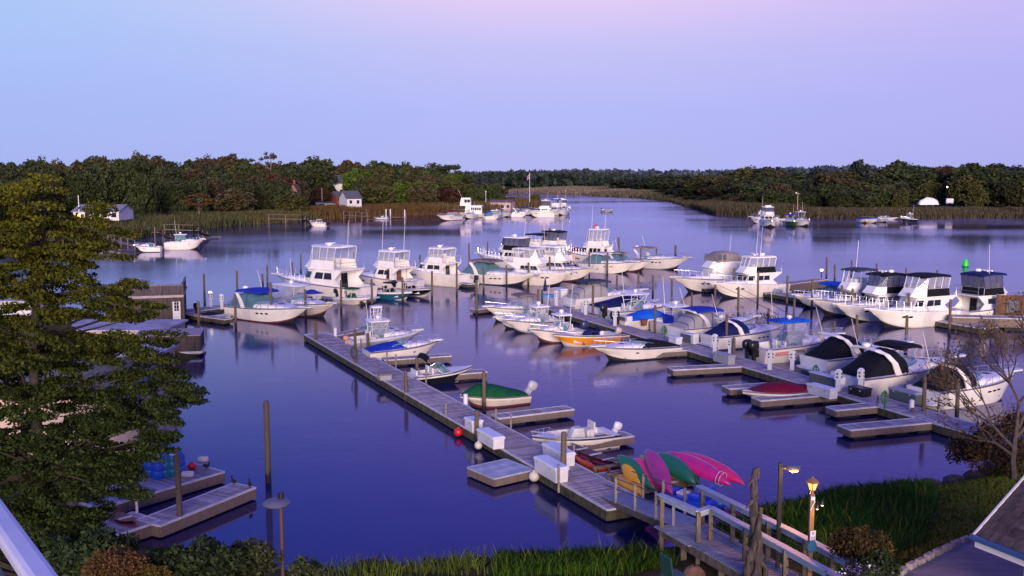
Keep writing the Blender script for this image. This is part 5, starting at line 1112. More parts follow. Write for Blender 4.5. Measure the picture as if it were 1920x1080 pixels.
# rack under the kayaks
e = thing('kayak_rack', 'dark wooden rack holding the kayaks on their float', 'rack', (K0.x, K0.y, .34)); q = MB()
Kd = (K1-K0).normalized()
for i in range(6):
    p = Kd*(.3+i*.62*(K1-K0).length/3.6)
    for s in (.9, 1.9): c = p+nK*s; q.box((c.x, c.y, .2), (.09, .09, .4), rz=.5)
p0, p1 = Kd*.2+nK*.9, Kd*((K1-K0).length-.1)+nK*.9; q.bar((p0.x, p0.y, .4), (p1.x, p1.y, .4), .1, .1)
p0, p1 = Kd*.2+nK*1.9, Kd*((K1-K0).length-.1)+nK*1.9; q.bar((p0.x, p0.y, .4), (p1.x, p1.y, .4), .1, .1); q.out('rack_frame', FASCIA, e)
# blue pedal boat beyond the gangway
p = at(1300, 950); e = thing('pedal_boat', 'blue plastic pedal boat with white seat behind the gangway rails', 'pedal boat', (p.x, p.y, 0), 2.4); PB = mat('pedal_blue', (.012, .07, .62), .35, coat=.3)
for s in (-.5, .5): MB().loft([[(x, s+.30*w*math.cos(a), .16+.26*math.sin(a)*w+.05*abs(x)) for a in [2*PI*k/10 for k in range(10)]] for x, w in ((-1.1, .3), (-1.0, .85), (0, 1), (.8, .95), (1.2, .25))], 0).out('float', PB, e, smooth=60)
MB().box((-.1, 0, .34), (1.5, 1.1, .2), top=.92).out('body', PB, e, bev=.05); MB().box((-.3, 0, .52), (.5, 1.0, .18)).box((-.6, 0, .68), (.14, 1.0, .42), ry=-.2).out('seat', PB, e, bev=.05); MB().box((.45, 0, .48), (.4, .5, .12)).out('pedal_box', PLASW, e, bev=.03); MB().box((.95, 0, .4), (.3, .9, .3), top=.7).out('nose', PB, e, bev=.06)
# ------------------------------------------------------------------ gangway and pier
RAILB = mat('rail_greyblue', (.33, .39, .52), .6, col2=(.25, .30, .40), scale=3); PWOOD = mat('pier_wood', (.20, .15, .10), .85, col2=(.10, .075, .05), scale=4, stretch=(1, 1, .4))
def W_(u, v, z): return at(u, v, z)
e = thing('gangway', 'grey gangway ramp with cable rails sloping from the centre dock up to the pier', 'gangway'); a0, a1 = W_(1128, 930, .56), W_(1262, 985, 1.25); d = (a1-a0).normalized(); nrm = Vector((-d.y, d.x, 0)).normalized()*1.15
MB().add([a0, a1, a1+nrm, a0+nrm]+[p-Vector((0, 0, .05)) for p in (a0, a1, a1+nrm, a0+nrm)], [(0, 1, 2, 3), (7, 6, 5, 4), (0, 4, 5, 1), (2, 6, 7, 3), (1, 5, 6, 2), (3, 7, 4, 0)]).out('ramp_deck', mat('ramp_grey', (.28, .31, .36), .7, col2=(.22, .24, .28), scale=3), e)
MB().bar(a0-Vector((0, 0, .15)), a1-Vector((0, 0, .15)), .08, .22).bar(a0+nrm-Vector((0, 0, .15)), a1+nrm-Vector((0, 0, .15)), .08, .22).out('side_beam', FASCIA, e)
for s in (0, 1):
    ps = [a0.lerp(a1, t)+nrm*s for t in (.22, .5, .78, 1.0)]
    for p in ps: MB().box((p.x, p.y, p.z+.45), (.09, .09, 1.0)).out('post', POSTW, e)
    r = MB()
    for h in (.9, .5): r.tube([p+Vector((0, 0, h)) for p in [a0.lerp(a1, .05)+nrm*s]+ps], .018, 5)
    r.out('cable_rail', BLACK, e)
e = thing('pier', 'wooden pier with broad grey blue handrails leading from the gangway to the shore', 'pier')
Lr = [W_(1236, 926, 2.35), W_(1310, 958, 2.45), W_(1333, 951, 2.5), W_(1565, 1077, 3.05), W_(1640, 1120, 3.1)]; Rr = [W_(1311, 911, 2.5), W_(1480, 993, 2.95), W_(1612, 1062, 3.2)]
dirp = (Lr[3]-Lr[2]); dirp.z = 0; dirp.normalize()
for nm, R in (('left_handrail', Lr), ('right_handrail', Rr)):
    b = MB(); c = MB()
    for p, q in zip(R, R[1:]):
        dd = (q-p).normalized(); b.bar(p-dd*.02, q+dd*.02, .24, .05); c.bar(p-Vector((0, 0, .12)), q-Vector((0, 0, .12)), .05, .15)
    o = b.out('handrail', RAILB, e, bev=.008); c.out('rail_board', RAILB, o)
def posts(R, ts, zb):
    for (i, t) in ts:
        p = R[i].lerp(R[i+1], t); MB().box((p.x, p.y, (p.z-.03+zb)/2), (.13, .13, p.z-.03-zb)).out('post', PWOOD, e)
posts(Lr, [(0, .08), (1, .0), (1, 1.), (2, .33), (2, .66), (2, .97)], -.6); posts(Rr, [(0, .05), (0, .42), (0, .8), (1, .25), (1, .65), (1, .98)], -.4)
b = MB(); c0, c1 = (Lr[0]+Rr[0])/2, (Lr[3]+Rr[2]+dirp*1.3)/2; c0 = Vector((c0.x, c0.y, 1.22)); c1 = Vector((c1.x, c1.y, 2.05)); dd = c1-c0; n_ = int(dd.length/.165); px = Vector((-dirp.y, dirp.x, 0))
for i in range(n_+8):
    p = c0+dd*(i/n_); wd = .80+.0*i; b.box(tuple(p), (.112, 1.75 if i < n_*.25 else 1.5, .045), rz=math.atan2(dirp.y, dirp.x), ry=math.atan2(-dd.z, Vector((dd.x, dd.y)).length))
b.out('deck_boards', mat('pier_boards', (.25, .26, .33), .75, col2=(.18, .185, .24), scale=2.5, isl=.15), e)
for s in (-.7, .7): MB().bar(c0+px*s-Vector((0, 0, .16)), c1+dd*.1+px*s-Vector((0, 0, .16)), .08, .26).out('joist', PWOOD, e)
for i in range(3):
    q = MB()
    for s in (-.55, .55): p = c0+dd*(.15+.25*i)+px*s; q.box((p.x, p.y, .3), (.18, .18, 1.9))
    q.out('support_post', PWOOD, e)
r = MB()
for h in (.28, .52, .74):
    p, q = Rr[0]-Vector((0, 0, h)), Rr[-1]-Vector((0, 0, h)); r.tube([p, q], .012, 5)
    p, q = Lr[2]-Vector((0, 0, h)), Lr[3]-Vector((0, 0, h)); r.tube([p, q], .012, 5)
r.out('cable_rail', BLACK, e)
# ------------------------------------------------------------------ lamps, sign post, driftwood
def lampspot(p, e, col=(1, .55, .2), r=.12, parent=None):
    l = bpy.data.lights.new('lamp_light', 'POINT'); l.energy = e; l.color = col; l.shadow_soft_size = r; o = bpy.data.objects.new('lamp_light', l); COL.objects.link(o); o.location = p
    if parent: o.parent = parent
    return o
IRON = mat('dark_iron', (.007, .006, .008), .5)
P0 = aty(1464, 868, 27.5); e = thing('street_lamp', 'tall black lamp post with a lit orange cobra head by the pier', 'street lamp', (P0.x, P0.y, 1.7)); z0 = P0.z-1.7
MB().box((0, 0, z0/2), (.105, .105, z0)).out('pole', IRON, e); MB().tube([(.04, -.02, z0-.12), (.16, -.02, z0-.13)], .05, 6).out('arm', IRON, e)
MB().loft([[(.14+.20+.23*c*a, -.02+.10*s*a, z0-.17+h*.8) for c, s in [(math.cos(2*PI*k/14), math.sin(2*PI*k/14)) for k in range(14)]] for a, h in ((.86, -.02), (1, .03), (.85, .09), (.4, .13))], 0).out('lamp_head', mat('lamp_shell', (.10, .09, .10), .4), e, smooth=50)
MB().ell((.36, -.05, z0-.20), (.14, .09, .055), 12, 6).out('bulb', BULBW, e, smooth=60); lampspot((.36, -.06, z0-.36), 250, (1, .38, .08), parent=e)
P0 = aty(1524, 893, 25.4); z1 = P0.z; e = thing('lantern_post', 'square lantern post glowing orange with camera lights and two signs', 'lantern post', (P0.x, P0.y, 1.8)); z0 = z1-1.8
COPPER = mat('lantern_brass', (.34, .17, .06), .45, col2=(.2, .1, .05), scale=5); LGLASS = mat('lantern_glass', (.85, .55, .20), .25, emit=((1, .36, .04), 1.3))
MB().box((0, 0, (z0-.5)/2), (.115, .115, z0-.5)).out('post', mat('lantern_post_paint', (.30, .14, .06), .6, col2=(.2, .1, .05), scale=5), e); MB().lathe([(.07, z0-.52), (.08, z0-.49), (.04, z0-.45), (.04, z0-.38), (.08, z0-.36)], (0, 0, 0), 8).out('collar', COPPER, e)
r = lambda k, z: [(k*math.cos(PI/3*i+.3), k*math.sin(PI/3*i+.3), z) for i in range(6)]
MB().loft([r(.085, z0-.36), r(.155, z0-.16)], 0).out('glass', LGLASS, e); MB().loft([r(.185, z0-.16), r(.175, z0-.14), r(.07, z0-.06), r(.022, z0-.03), r(.01, z0)], 0).out('roof', COPPER, e)
q = MB()
for i in range(6): q.tube([r(.09, z0-.36)[i], r(.16, z0-.16)[i]], .009, 4)
q.out('glass_frame', IRON, e)
q = MB().tube([(-.02, -.08, z0-.56), (.05, -.1, z0-.66), (-.01, -.1, z0-.76), (-.05, -.08, z0-.9)], .014, 5).box((0, -.075, z0-.57), (.1, .05, .09)); q.out('conduit', PLASW, e)
for x, z in ((.24, z0-.70), (.11, z0-.80)): f = MB().tube([(.03, -.06, z0-.70), (x-.05, -.09, z+.02)], .014, 5).lathe([(.025, .07), (.055, -.01), (.06, -.04)], (x, -.1, z), 10).out('flood_light', IRON, e, smooth=50); MB().ell((x, -.11, z-.03), .04, 8, 6).out('bulb', BULBS, f)
lampspot((.20, -.3, z0-.95), 5.0, (1, .45, .12), .05, e)
SW = mat('sign_white', (.75, .72, .74), .6); SPV = mat('sign_violet', (.42, .12, .40), .6); SB = mat('sign_teal', (.015, .13, .25), .6, col2=(.012, .10, .20), scale=2)
o = MB().box((.03, -.085, z0-1.58), (.17, .016, .25), rz=.35).out('notice_sign', SW, e)
q = MB(); cx, sx_ = math.cos(.35), math.sin(.35)
for x, z, w, h in ((-.02, .07, .03, .05), (.025, .07, .03, .05), (0, .02, .07, .016), (-.045, -.05, .03, .035), (0, -.05, .03, .035), (.045, -.05, .03, .035), (-.045, -.095, .03, .03), (0, -.095, .04, .03), (.045, -.095, .025, .03)): q.box((.03+x*cx+.011*sx_, -.085+x*sx_-.011*cx, z0-1.58+z), (w, .004, h), rz=.35)
q.out('sign_marks', SPV, o)
MB().loft([[(.02+.19*math.cos(a)*.72, -.09-.008*s+.19*math.cos(a)*.22, z0-1.88+.19*math.sin(a)) for a in [PI/8+PI/4*k for k in range(8)]] for s in (0, 1.6)], 0).out('blue_sign', SB, e)
P0 = aty(521, 924, 25.); e = thing('saucer_lamp', 'unlit saucer topped lamp post standing in the lower left shrubs', 'street lamp', (P0.x, P0.y, .6)); z0 = P0.z-.6; RUSTI = mat('lamp_brown', (.075, .032, .024), .6)
MB().tube([(.07, 0, 0), (.07, 0, z0-.12)], .05, 10).out('pole', RUSTI, e); MB().tube([(.07, 0, z0-.15), (.07, 0, z0)], .08, 8).out('pole_cap', IRON, e)
MB().lathe([(.12, z0-.36), (.34, z0-.28), (.36, z0-.24), (.28, z0-.17), (.08, z0-.13)], (-.02, -.1, 0), 18).out('lamp_head', mat('lamp_slate', (.10, .10, .15), .5), e, smooth=60)
# driftwood trunk
P0 = aty(1418, 1000, 26.6); e = thing('driftwood_sculpture', 'tall twisted grey driftwood trunk standing beside the pier', 'driftwood', (P0.x, P0.y, 1.6)); DW = mat('driftwood', (.085, .062, .058), .85, col2=(.02, .015, .015), scale=4, stretch=(3, 3, .7), bump=.9, detail=8)
def twist(h, r0, ph, amp, r1=.08, top=0., tw=3.0):
    n = 16; return [(amp*(1-i/n*.6)*math.cos(ph+tw*i/n)+top*(i/n)**2, amp*(1-i/n*.6)*math.sin(ph+tw*i/n), h*i/n) for i in range(n+1)], [lerp(r0, r1, (i/n)**.8)*(1+.18*math.sin(i*1.9+ph)) for i in range(n+1)]
b = MB()
for h, r0, ph, am, r1, tp in ((3.15, .20, .3, .13, .075, -.05), (2.2, .18, 2.4, .2, .05, .05), (2.5, .15, 4.4, .17, .04, -.10), (1.5, .15, 1.4, .27, .03, .1), (1.1, .13, 5.4, .3, .03, .05)): b.tube(*twist(h, r0, ph, am, r1, tp), 9)
b.tube([(-.08, 0, 3.05), (-.05, .03, 3.25), (.02, .03, 3.32)], [.12, .10, .04], 8).tube([(-.1, 0, 3.0), (-.22, -.05, 2.92), (-.28, -.05, 2.8)], [.07, .04, .015], 6).tube([(.0, 0, 2.5), (-.2, -.1, 2.36), (-.33, -.1, 2.2)], [.08, .05, .02], 6).tube([(.1, -.15, .7), (.25, -.2, .55), (.22, -.25, .3), (.3, -.3, 0)], [.08, .09, .07, .08], 6)
b.out('trunk', DW, e, smooth=60)
# ------------------------------------------------------------------ right corner: building, pavement, kerb, lawn
SHG = mat('roof_shingle', (.075, .048, .048), .9, col2=(.036, .024, .026), scale=6, isl=.28, bump=.4); FASB = mat('gutter_blue', (.03, .075, .20), .4); WALLW = mat('wall_white', (.55, .53, .58), .6)
Cc = at(1829, 991, 4.6); Cc = Cc+NH*.25+Vector((0, 0, .0)); e = thing('shingled_building', 'building with brown shingle roof and blue gutter at the right corner', 'building', (Cc.x, Cc.y, 0), math.atan2(DH.y, DH.x)); sl = .72
# local x along the eave (DH), y up the slope (NH)
b = MB(); r = random.Random(2); rows = 22; Lx = 9.0
for j in range(rows):
    y0 = -.25+j*.24; x = -r.uniform(.0, .3)
    while x < Lx:
        w = r.uniform(.22, .42); x1 = min(x+w, Lx)
        xs = max(x, 0)
        b.add([(xs, y0, 4.6+y0*sl+.03), (x1-.012, y0, 4.6+y0*sl+.03), (x1-.012, y0+.27, 4.6+(y0+.27)*sl+.012), (xs, y0+.27, 4.6+(y0+.27)*sl+.012), (xs, y0, 4.6+y0*sl+.008), (x1-.012, y0, 4.6+y0*sl+.008)], [(0, 1, 2, 3), (4, 5, 1, 0)]); x += w
yT = -.25+rows*.24; b.add([(0, -.25, 4.6-.25*sl), (Lx, -.25, 4.6-.25*sl), (Lx, yT, 4.6+yT*sl), (0, yT, 4.6+yT*sl)], [(0, 1, 2, 3)], 0)
b.out('roof', SHG, e)
MB().box((Lx/2, -.33, 4.6-.25*sl-.02), (Lx+.1, .12, .12)).out('gutter', FASB, e, bev=.02); MB().box((Lx/2, -.22, 4.6-.25*sl-.17), (Lx, .05, .2)).out('fascia', WALLW, e); MB().box((Lx/2, 1.0+(yT)/2, 3.1), (Lx-.8, yT, 2.3)).out('wall', WALLW, e); MB().prism([(.3, 1), (.32, 1), (.32, yT), (.3, yT)], 4.2, 4.25, 0).add([(.35, .3, 4.7), (.35, yT, 4.2), (.35, yT, 4.5+yT*sl)], [(0, 1, 2)]).out('gable', WALLW, e); MB().bar((-.03, -.25, 4.6-.25*sl-.05), (-.03, yT, 4.6+yT*sl-.05), .05, .18).out('barge_board', WALLW, e)
PAV = mat('pavement', (.17, .15, .17), .9, col2=(.10, .09, .105), scale=1.6, detail=9, stretch=(.5, 1.6, 1), bump=.2)
kp = [at(u, v, 2.3) for u, v in ((1668, 1092), (1700, 1068), (1750, 1042), (1800, 1018), (1838, 1003), (1900, 985))]
struct(MB().add([(p.x, p.y, 2.29) for p in kp]+[(30, 30, 2.29), (30, 12, 2.29), (9, 12, 2.29)], [tuple(range(len(kp)+3))[::-1]]).out('pavement', PAV))
e = thing('stone_kerb', 'low pale stone kerb between the lawn and the pavement', 'kerb'); b = MB(); r = random.Random(5)
for p, q in zip(kp, kp[1:]):
    n = int((q-p).length/.42)
    for i in range(n): c = p.lerp(q, (i+.5)/n); b.box((c.x, c.y, 2.33+r.uniform(-.01, .01)), (.38, .17, .2), rz=math.atan2(q.y-p.y, q.x-p.x)+r.uniform(-.03, .03), top=.93)
b.out('stones', mat('kerb_stone', (.28, .24, .25), .9, col2=(.16, .14, .14), scale=5, isl=.2), e, bev=.02)
# grasses
GRS = leafmat('marsh_grass', (.026, .085, .006), (.050, .115, .012), .03, .45); GRL = leafmat('lawn_grass', (.09, .15, .014), (.19, .16, .036), .02, .4)
def pierd(q):
    a, b = np.array(c0)[:2], np.array(c1)[:2]; t = np.clip(((q-a)@(b-a))/((b-a)@(b-a)), -.2, 1.2); return np.hypot(*(q-a-t[:, None]*(b-a)).T)
def inpoly(poly, n, fn, rng=RNG, zmin=-.15):
    P = np.array([tuple(at(q[0], q[1], q[2] if len(q) > 2 else 0))[:2] for q in poly]); lo, hi = P.min(0), P.max(0); q = rng.uniform(lo, hi, (n*3, 2)); k = polydist(q[:, 0], q[:, 1], poly if False else [tuple(x) for x in P]) > 0; q = q[k][:n]; z = fn(q[:, 0], q[:, 1]); k = (z > zmin) & (pierd(q) > 1.05)
    return np.stack([q[k][:, 0], q[k][:, 1], z[k]], 1)
G1 = [(930, 1058), (1000, 1042), (1100, 1038), (1200, 1030), (1300, 1008), (1420, 962), (1500, 1010), (1420, 1060), (1300, 1090), (1180, 1120), (930, 1130)]
G2 = [(1425, 962), (1492, 945), (1570, 920), (1680, 915), (1745, 925), (1755, 955, .8), (1735, 1000, 1.8), (1660, 1020, 2), (1560, 1075, 2), (1490, 1045, 1.2)]
blades('marsh_grass', inpoly(G1, 9000, hnear), .5, .03, GRS, .32); blades('marsh_grass', inpoly(G2, 11000, hnear), .46, .03, GRS, .34); blades('dead_stalks', inpoly(G2, 350, hnear), .75, .028, GRL, .3); blades('dead_stalks', inpoly(G1, 250, hnear), .8, .028, GRL, .3)
G3 = [(1740, 925), (1830, 900), (1890, 870), (1960, 830), (2100, 860, 2), (1920, 960, 2.2), (1842, 1000, 2.2), (1750, 1040, 2.2), (1690, 1070, 2.2), (1640, 1095, 2.2), (1600, 1040, 2), (1700, 1000, 1.8), (1755, 955, .8)]
blades('lawn', inpoly(G3, 42000, hnear, zmin=.2), .13, .045, GRL, .5)
G4 = [(560, 1068), (740, 1066), (850, 1055), (940, 1058), (950, 1120), (560, 1130)]
blades('shore_weeds', inpoly(G4, 900, hnear), .5, .03, GRL, .3)
# ------------------------------------------------------------------ shrubs
def shrub(label, u, v, Y, r, m, n, size=.09, squash=.85, group=None, name='shrub', stems=True):
    p = aty(u, v, Y); z = gz(p.x, p.y); cz = p.z-z; rng = np.random.default_rng(int(u)); K = 26; P = []
    for i in range(K):
        d = rng.normal(size=3); d /= np.linalg.norm(d); d[2] = abs(d[2])*1.1-.25; c = d*r*rng.uniform(.5, .9); q = rng.normal(size=(n//K, 3)); q /= np.linalg.norm(q, axis=1, keepdims=True); P.append(c*np.array([1, 1, squash])+q*rng.uniform(.5, 1, (n//K, 1))*r*.34)
    e = thing(name, label, 'shrub', (p.x, p.y, z-.05), 0, group); P = np.concatenate(P); P[:, 2] += cz; o = quads('foliage', leaves(P, size, .4, rng), m, e)
    b = MB(); rr = random.Random(int(u))
    for i in range(9): a = rr.uniform(0, 6.28); b.tube([(0, 0, 0), (.3*r*math.cos(a), .3*r*math.sin(a), cz*.6), (.7*r*math.cos(a), .7*r*math.sin(a), cz+.2*r)], [.03, .02, .006], 5)
    b.out('stem', BARK, e); return e
LS1 = leafmat('shrub_green', (.014, .026, .008), (.030, .042, .014)); LS2 = leafmat('shrub_rust', (.060, .026, .012), (.085, .034, .014)); LS3 = leafmat('shrub_bronze', (.050, .036, .008), (.022, .028, .008)); LS4 = leafmat('shrub_pale', (.030, .042, .014), (.048, .058, .026)); LS5 = leafmat('shrub_gold', (.11, .065, .010), (.06, .05, .01))
shrub('rounded bronze green shrub beside the pier', 1614, 1036, 24.4, .92, LS3, 7000, .055)
shrub('dark green shrub in the shade right of the bronze one', 1640, 1060, 23.6, .55, LS1, 2600, .06)
shrub('feathery green shrub left of the saucer lamp', 395, 1062, 24, 1.0, LS1, 4200, .08); shrub('feathery tall shrub just left of the saucer lamp pole', 462, 1058, 24.5, .85, LS4, 3000, .07); shrub('low pale shrub right of the saucer lamp pole', 575, 1082, 23.5, .6, LS4, 1800, .07); shrub('reddish brown shrub at the bottom left', 218, 1062, 22.5, .72, LS2, 3600, .05); shrub('small golden flowering shrub next to the reddish one', 285, 1075, 22.5, .38, LS5, 1300, .05); shrub('dark shrub behind the reddish one', 170, 1040, 25, 1.1, LS1, 4200, .09); shrub('dark shrub right of the golden one', 320, 1065, 23.5, .7, LS1, 2600, .08)
shrub('small spiky green plant below the pier end', 1632, 1080, 21.5, .26, LS4, 500, .05)
# flowers by the pier end
e = thing('flower_pot', 'little cluster of violet and white flowers at the end of the pier', 'flowers', (0, 0, 0)); p = aty(1612, 1073, 22.3); e.location = (p.x, p.y, p.z-.5)
rng = np.random.default_rng(3); P = rng.normal(size=(170, 3))*np.array([.24, .16, .09])+np.array([0, 0, .5]); quads('petals', leaves(P, .045, .8, rng, 1.0), [mat('petal_violet', (.36, .18, .55), .6), mat('petal_white', (.72, .62, .76), .6)], e, (np.arange(170) % 2)); P = rng.normal(size=(260, 3))*np.array([.26, .18, .12])+np.array([0, 0, .38]); quads('leaves', leaves(P, .06, .5, rng), LS1, e); MB().lathe([(.17, -.1), (.22, .28), (.24, .3)], (0, 0, 0), 12).out('pot', mat('pot_clay', (.18, .07, .04), .8), e)
# rocks
def rock(label, u, v, z, s, m, sq=.7, rz=0):
    p = at(u, v, z); rr = random.Random(int(u)); b = MB().ell((0, 0, 0), (s, s*.75, s*sq), 12, 8); b.v = [tuple(c*(1+rr.uniform(-.13, .13)) for c in q) for q in b.v]; o = b.out('rock', m, None, smooth=35, loc=(p.x, p.y, z)); o.rotation_euler = (0, 0, rz); tag(o, label, 'rock'); return o
RK = mat('rock_brown', (.17, .085, .055), .9, col2=(.09, .05, .035), scale=3, bump=.8); RKG = mat('rock_grey', (.065, .055, .055), .9, col2=(.03, .026, .028), scale=3, bump=.8)
rock('brown boulder at the bottom edge beside the driftwood', 1300, 1078, 1.6, .33, RK, .8); rock('small tan rock under the left tree', 104, 1044, 1.3, .26, RK, .5); rock('flat grey rock under the left tree', 127, 1056, 1.3, .38, RKG, .4)
for i, (u, v, s) in enumerate(((690, 1062, .5), (722, 1060, .35), (905, 1056, .45), (935, 1052, .35), (960, 1062, .4), (1560, 926, .4), (1600, 922, .5), (1650, 917, .5), (1700, 913, .6), (1745, 909, .55), (1790, 903, .6), (1830, 895, .6), (1868, 880, .7))):
    rock('dark wet shore rock '+['left of the old slipway timbers', 'next to the slipway timbers on the left', 'right of the slipway timbers', 'farther right of the slipway timbers', 'against the near marsh grass', 'at the left tip of the right marsh grass', 'behind the right marsh grass', 'behind the middle of the right marsh grass', 'where the right marsh grass ends', 'on the muddy spit', 'on the muddy spit before the bare tree', 'below the bare tree', 'at the foot of the bare tree'][i], u, v, .08, s, RKG, .45, i)
e = thing('slipway', 'old sunken slipway with dark rails at the bottom edge', 'slipway'); q = MB(); a = [at(775, 1072, .18), at(812, 1048, .02), at(885, 1044, .02), at(905, 1072, .18)]; q.add(a+[p-Vector((0, 0, .3)) for p in a], [(0, 3, 2, 1), (1, 2, 6, 5), (0, 1, 5, 4), (2, 3, 7, 6)]); q.out('ramp', mat('slip_mud', (.045, .03, .028), .8, col2=(.02, .016, .018), scale=2), e)
for (u0, v0, u1, v1) in ((773, 1052, 782, 1095), (806, 1046, 818, 1095), (845, 1040, 862, 1095), (876, 1034, 895, 1090)): MB().bar(at(u0, v0, .12), at(u1, v1, .45), .09, .12).out('rail', IRON, e)
e = thing('garden_chair', 'dark green garden chair cut off by the bottom edge', 'chair', tuple(at(1262, 1104, 1.7)), .5); GCH = mat('chair_green', (.012, .05, .045), .5); MB().box((0, 0, .42), (.5, .5, .05)).out('seat', GCH, e, bev=.01); MB().box((-.24, 0, .72), (.05, .5, .55), ry=-.15).out('backrest', GCH, e, bev=.01)
for x, y in ((-.22, -.22), (.22, -.22), (.22, .22), (-.22, .22)): MB().box((x, y, .2), (.05, .05, .42)).out('leg', GCH, e)
# ------------------------------------------------------------------ left bank works behind the tree
WOODD = mat('weathered_boards', (.085, .062, .060), .9, col2=(.04, .03, .03), scale=3, stretch=(6, 6, .5), bump=.4, isl=.2); WROOF = mat('flat_roof_white', (.42, .40, .45), .8, col2=(.26, .25, .28), scale=.8, detail=8); PINKW = mat('wall_pinkish', (.50, .36, .32), .8, col2=(.40, .29, .27), scale=2)
def boards(x0, x1, y, z0, z1, w=.18, ax='x', t=.04, r=random.Random(8)):
    b = MB(); x = x0
    while x < x1-.02:
        d = (w-.02, t, z1-z0+r.uniform(-.03, .03)); c = (x+w/2, y, (z0+z1)/2)
        b.box(c if ax == 'x' else (y, x+w/2, (z0+z1)/2), d if ax == 'x' else (t, w-.02, d[2])); x += w
    return b
c = at(343, 612); e = thing('boathouse', 'weathered dark wooden boathouse with a railed roof deck and white door by the left tree', 'boathouse', (c.x, c.y, 0), .27); 
MB().box((-3.0, 3.2, 1.25), (5.9, 6.3, 2.5)).out('wall_core', WOODD, e); boards(-5.95, .02, -.0, .15, 2.5).out('front_wall', WOODD, e); boards(0, 6.4, .02, .15, 2.5, ax='y').out('side_wall', WOODD, e)
b = boards(-5.95, .05, .0, 2.7, 3.5); b.add([], []); b.out('roof_parapet', WOODD, e); boards(0, 6.4, .05, 2.7, 3.5, ax='y').out('roof_parapet', WOODD, e); MB().box((-2.95, 3.2, 2.6), (6.2, 6.7, .2)).out('roof_deck', PLANK, e); MB().box((-2.95, -.02, 3.55), (6.2, .16, .07)).box((.04, 3.2, 3.55), (.16, 6.5, .07)).out('parapet_cap', FASCIAG, e)
d = MB().box((-.45, -.06, 1.2), (.62, .05, 1.9)).out('door', WALLW, e); MB().box((-.45, -.09, 1.75), (.36, .03, .8)).out('pane', GLASS, d)
q = MB()
for z in (1.55, 1.85, 2.1): q.box((-.45, -.11, z), (.4, .02, .03))
q.box((-.45, -.11, 1.75), (.03, .02, .8)).out('muntin', WALLW, d)
c = at(376, 668); e = thing('timber_bulkhead', 'timber sided bulkhead deck corner with a white edge below the boathouse', 'bulkhead', (c.x, c.y, 0), .22); MB().box((-2.2, 1.6, .75), (4.3, 3.1, 1.3)).out('fill', FASCIA, e); boards(-4.3, 0, -.0, .35, 1.5, .16).out('siding', WOODD, e); boards(0, 3.2, .02, .35, 1.5, .16, ax='y').out('siding', WOODD, e); MB().box((-2.2, -.06, .3), (4.5, .12, .16)).box((.08, 1.6, .3), (.12, 3.3, .16)).out('white_edge', CAPW, e); MB().box((-2.2, 1.6, 1.52), (4.5, 3.4, .06)).out('deck', PLANK, e)
def bldg(label, u, v, z, dx, dy, h, wall, roof, rz=0., name='outbuilding', slope=.0, win=0):
    c = at(u, v, z); e = thing(name, label, 'building', (c.x, c.y, z), rz); MB().box((-dx/2, dy/2, h/2), (dx, dy, h)).out('wall', wall, e)
    if slope: MB().add([(-dx-.2, -.3, h), (.2, -.3, h), (.2, dy+.3, h), (-dx-.2, dy+.3, h), (-dx-.2, dy/2, h+slope), (.2, dy/2, h+slope)], [(0, 1, 5, 4), (2, 3, 4, 5), (1, 2, 5), (3, 0, 4), (3, 2, 1, 0)]).out('roof', roof, e)
    else: MB().box((-dx/2, dy/2, h+.07), (dx+.4, dy+.4, .14)).out('roof', roof, e)
    for i in range(win): f = MB().box((-dx*(i+.7)/(win+.4), -.03, h*.55), (.9, .05, .9)).out('window', GLASS, e); MB().box((-dx*(i+.7)/(win+.4), -.05, h*.55-.5), (1.0, .06, .08)).out('sill', WALLW, f)
    return e
SLATE = mat('slate_roof', (.10, .10, .12), .85, col2=(.07, .07, .085), scale=3)
bldg('long low shed with a flat white roof in front of the boathouse', 306, 642, .6, 14, 5.0, .8, PINKW, WROOF, win=0)
bldg('small white roofed hut half hidden by the dark left tree', 296, 722, .9, 3.5, 3, 1.7, PINKW, WROOF)
bldg('pinkish walled cottage behind the dark left tree', 262, 856, .8, 6.5, 5, 2.6, PINKW, SLATE, slope=1.3, win=2)
bldg('white boat shed at the left edge behind the tree', 60, 620, .8, 9, 6, 2.2, WALLW, WROOF, win=2)
# blue barrels, floats, birds and canoe on the left docks
BB = mat('barrel_blue', (.012, .10, .55), .4); BT = mat('barrel_teal', (.012, .17, .26), .4)
for i, (u, v, m, ph) in enumerate(((283, 893, BB, 'leftmost of the row'), (297, 896, BB, 'second from left'), (311, 893, BT, 'teal tinted, third in the row'), (324, 891, BT, 'teal tinted, fourth in the row'), (335, 888, BB, 'rightmost beside the dark pile'), (318, 880, BB, 'standing behind the others'))):
    p = at(u, v, .5); e = thing('plastic_barrel', 'blue plastic barrel on the left dock, '+ph, 'barrel', (p.x, p.y, .5), 0, 'blue barrels on the left dock'); MB().lathe([(.25, 0), (.28, .05), (.29, .3), (.275, .33), (.29, .36), (.29, .6), (.275, .63), (.28, .66), (.25, .86), (.2, .9)], (0, 0, 0), 14).out('body', m, e, smooth=40); MB().lathe([(.21, .9), (.19, .93)], (0, 0, 0), 12).out('lid', PLASW if i % 2 else m, e)
for u, v, m, ph in ((352, 890, FW_, 'tan one beside the dark pile'), (380, 862, FW_, 'white one at the back of the barrel dock')):
    p = at(u, v, .62); o = MB().tube([(-.25, 0, 0), (-.2, 0, 0), (.2, 0, 0), (.25, 0, 0)], [.08, .14, .14, .08], 10).out('foam_float', m, None, smooth=50, loc=(p.x, p.y, .64)); tag(o, 'cylindrical foam float, '+ph, 'float')
ball('small red ball float on the barrel dock', 360, 874, .17, MATS['red_vinyl'], .66)
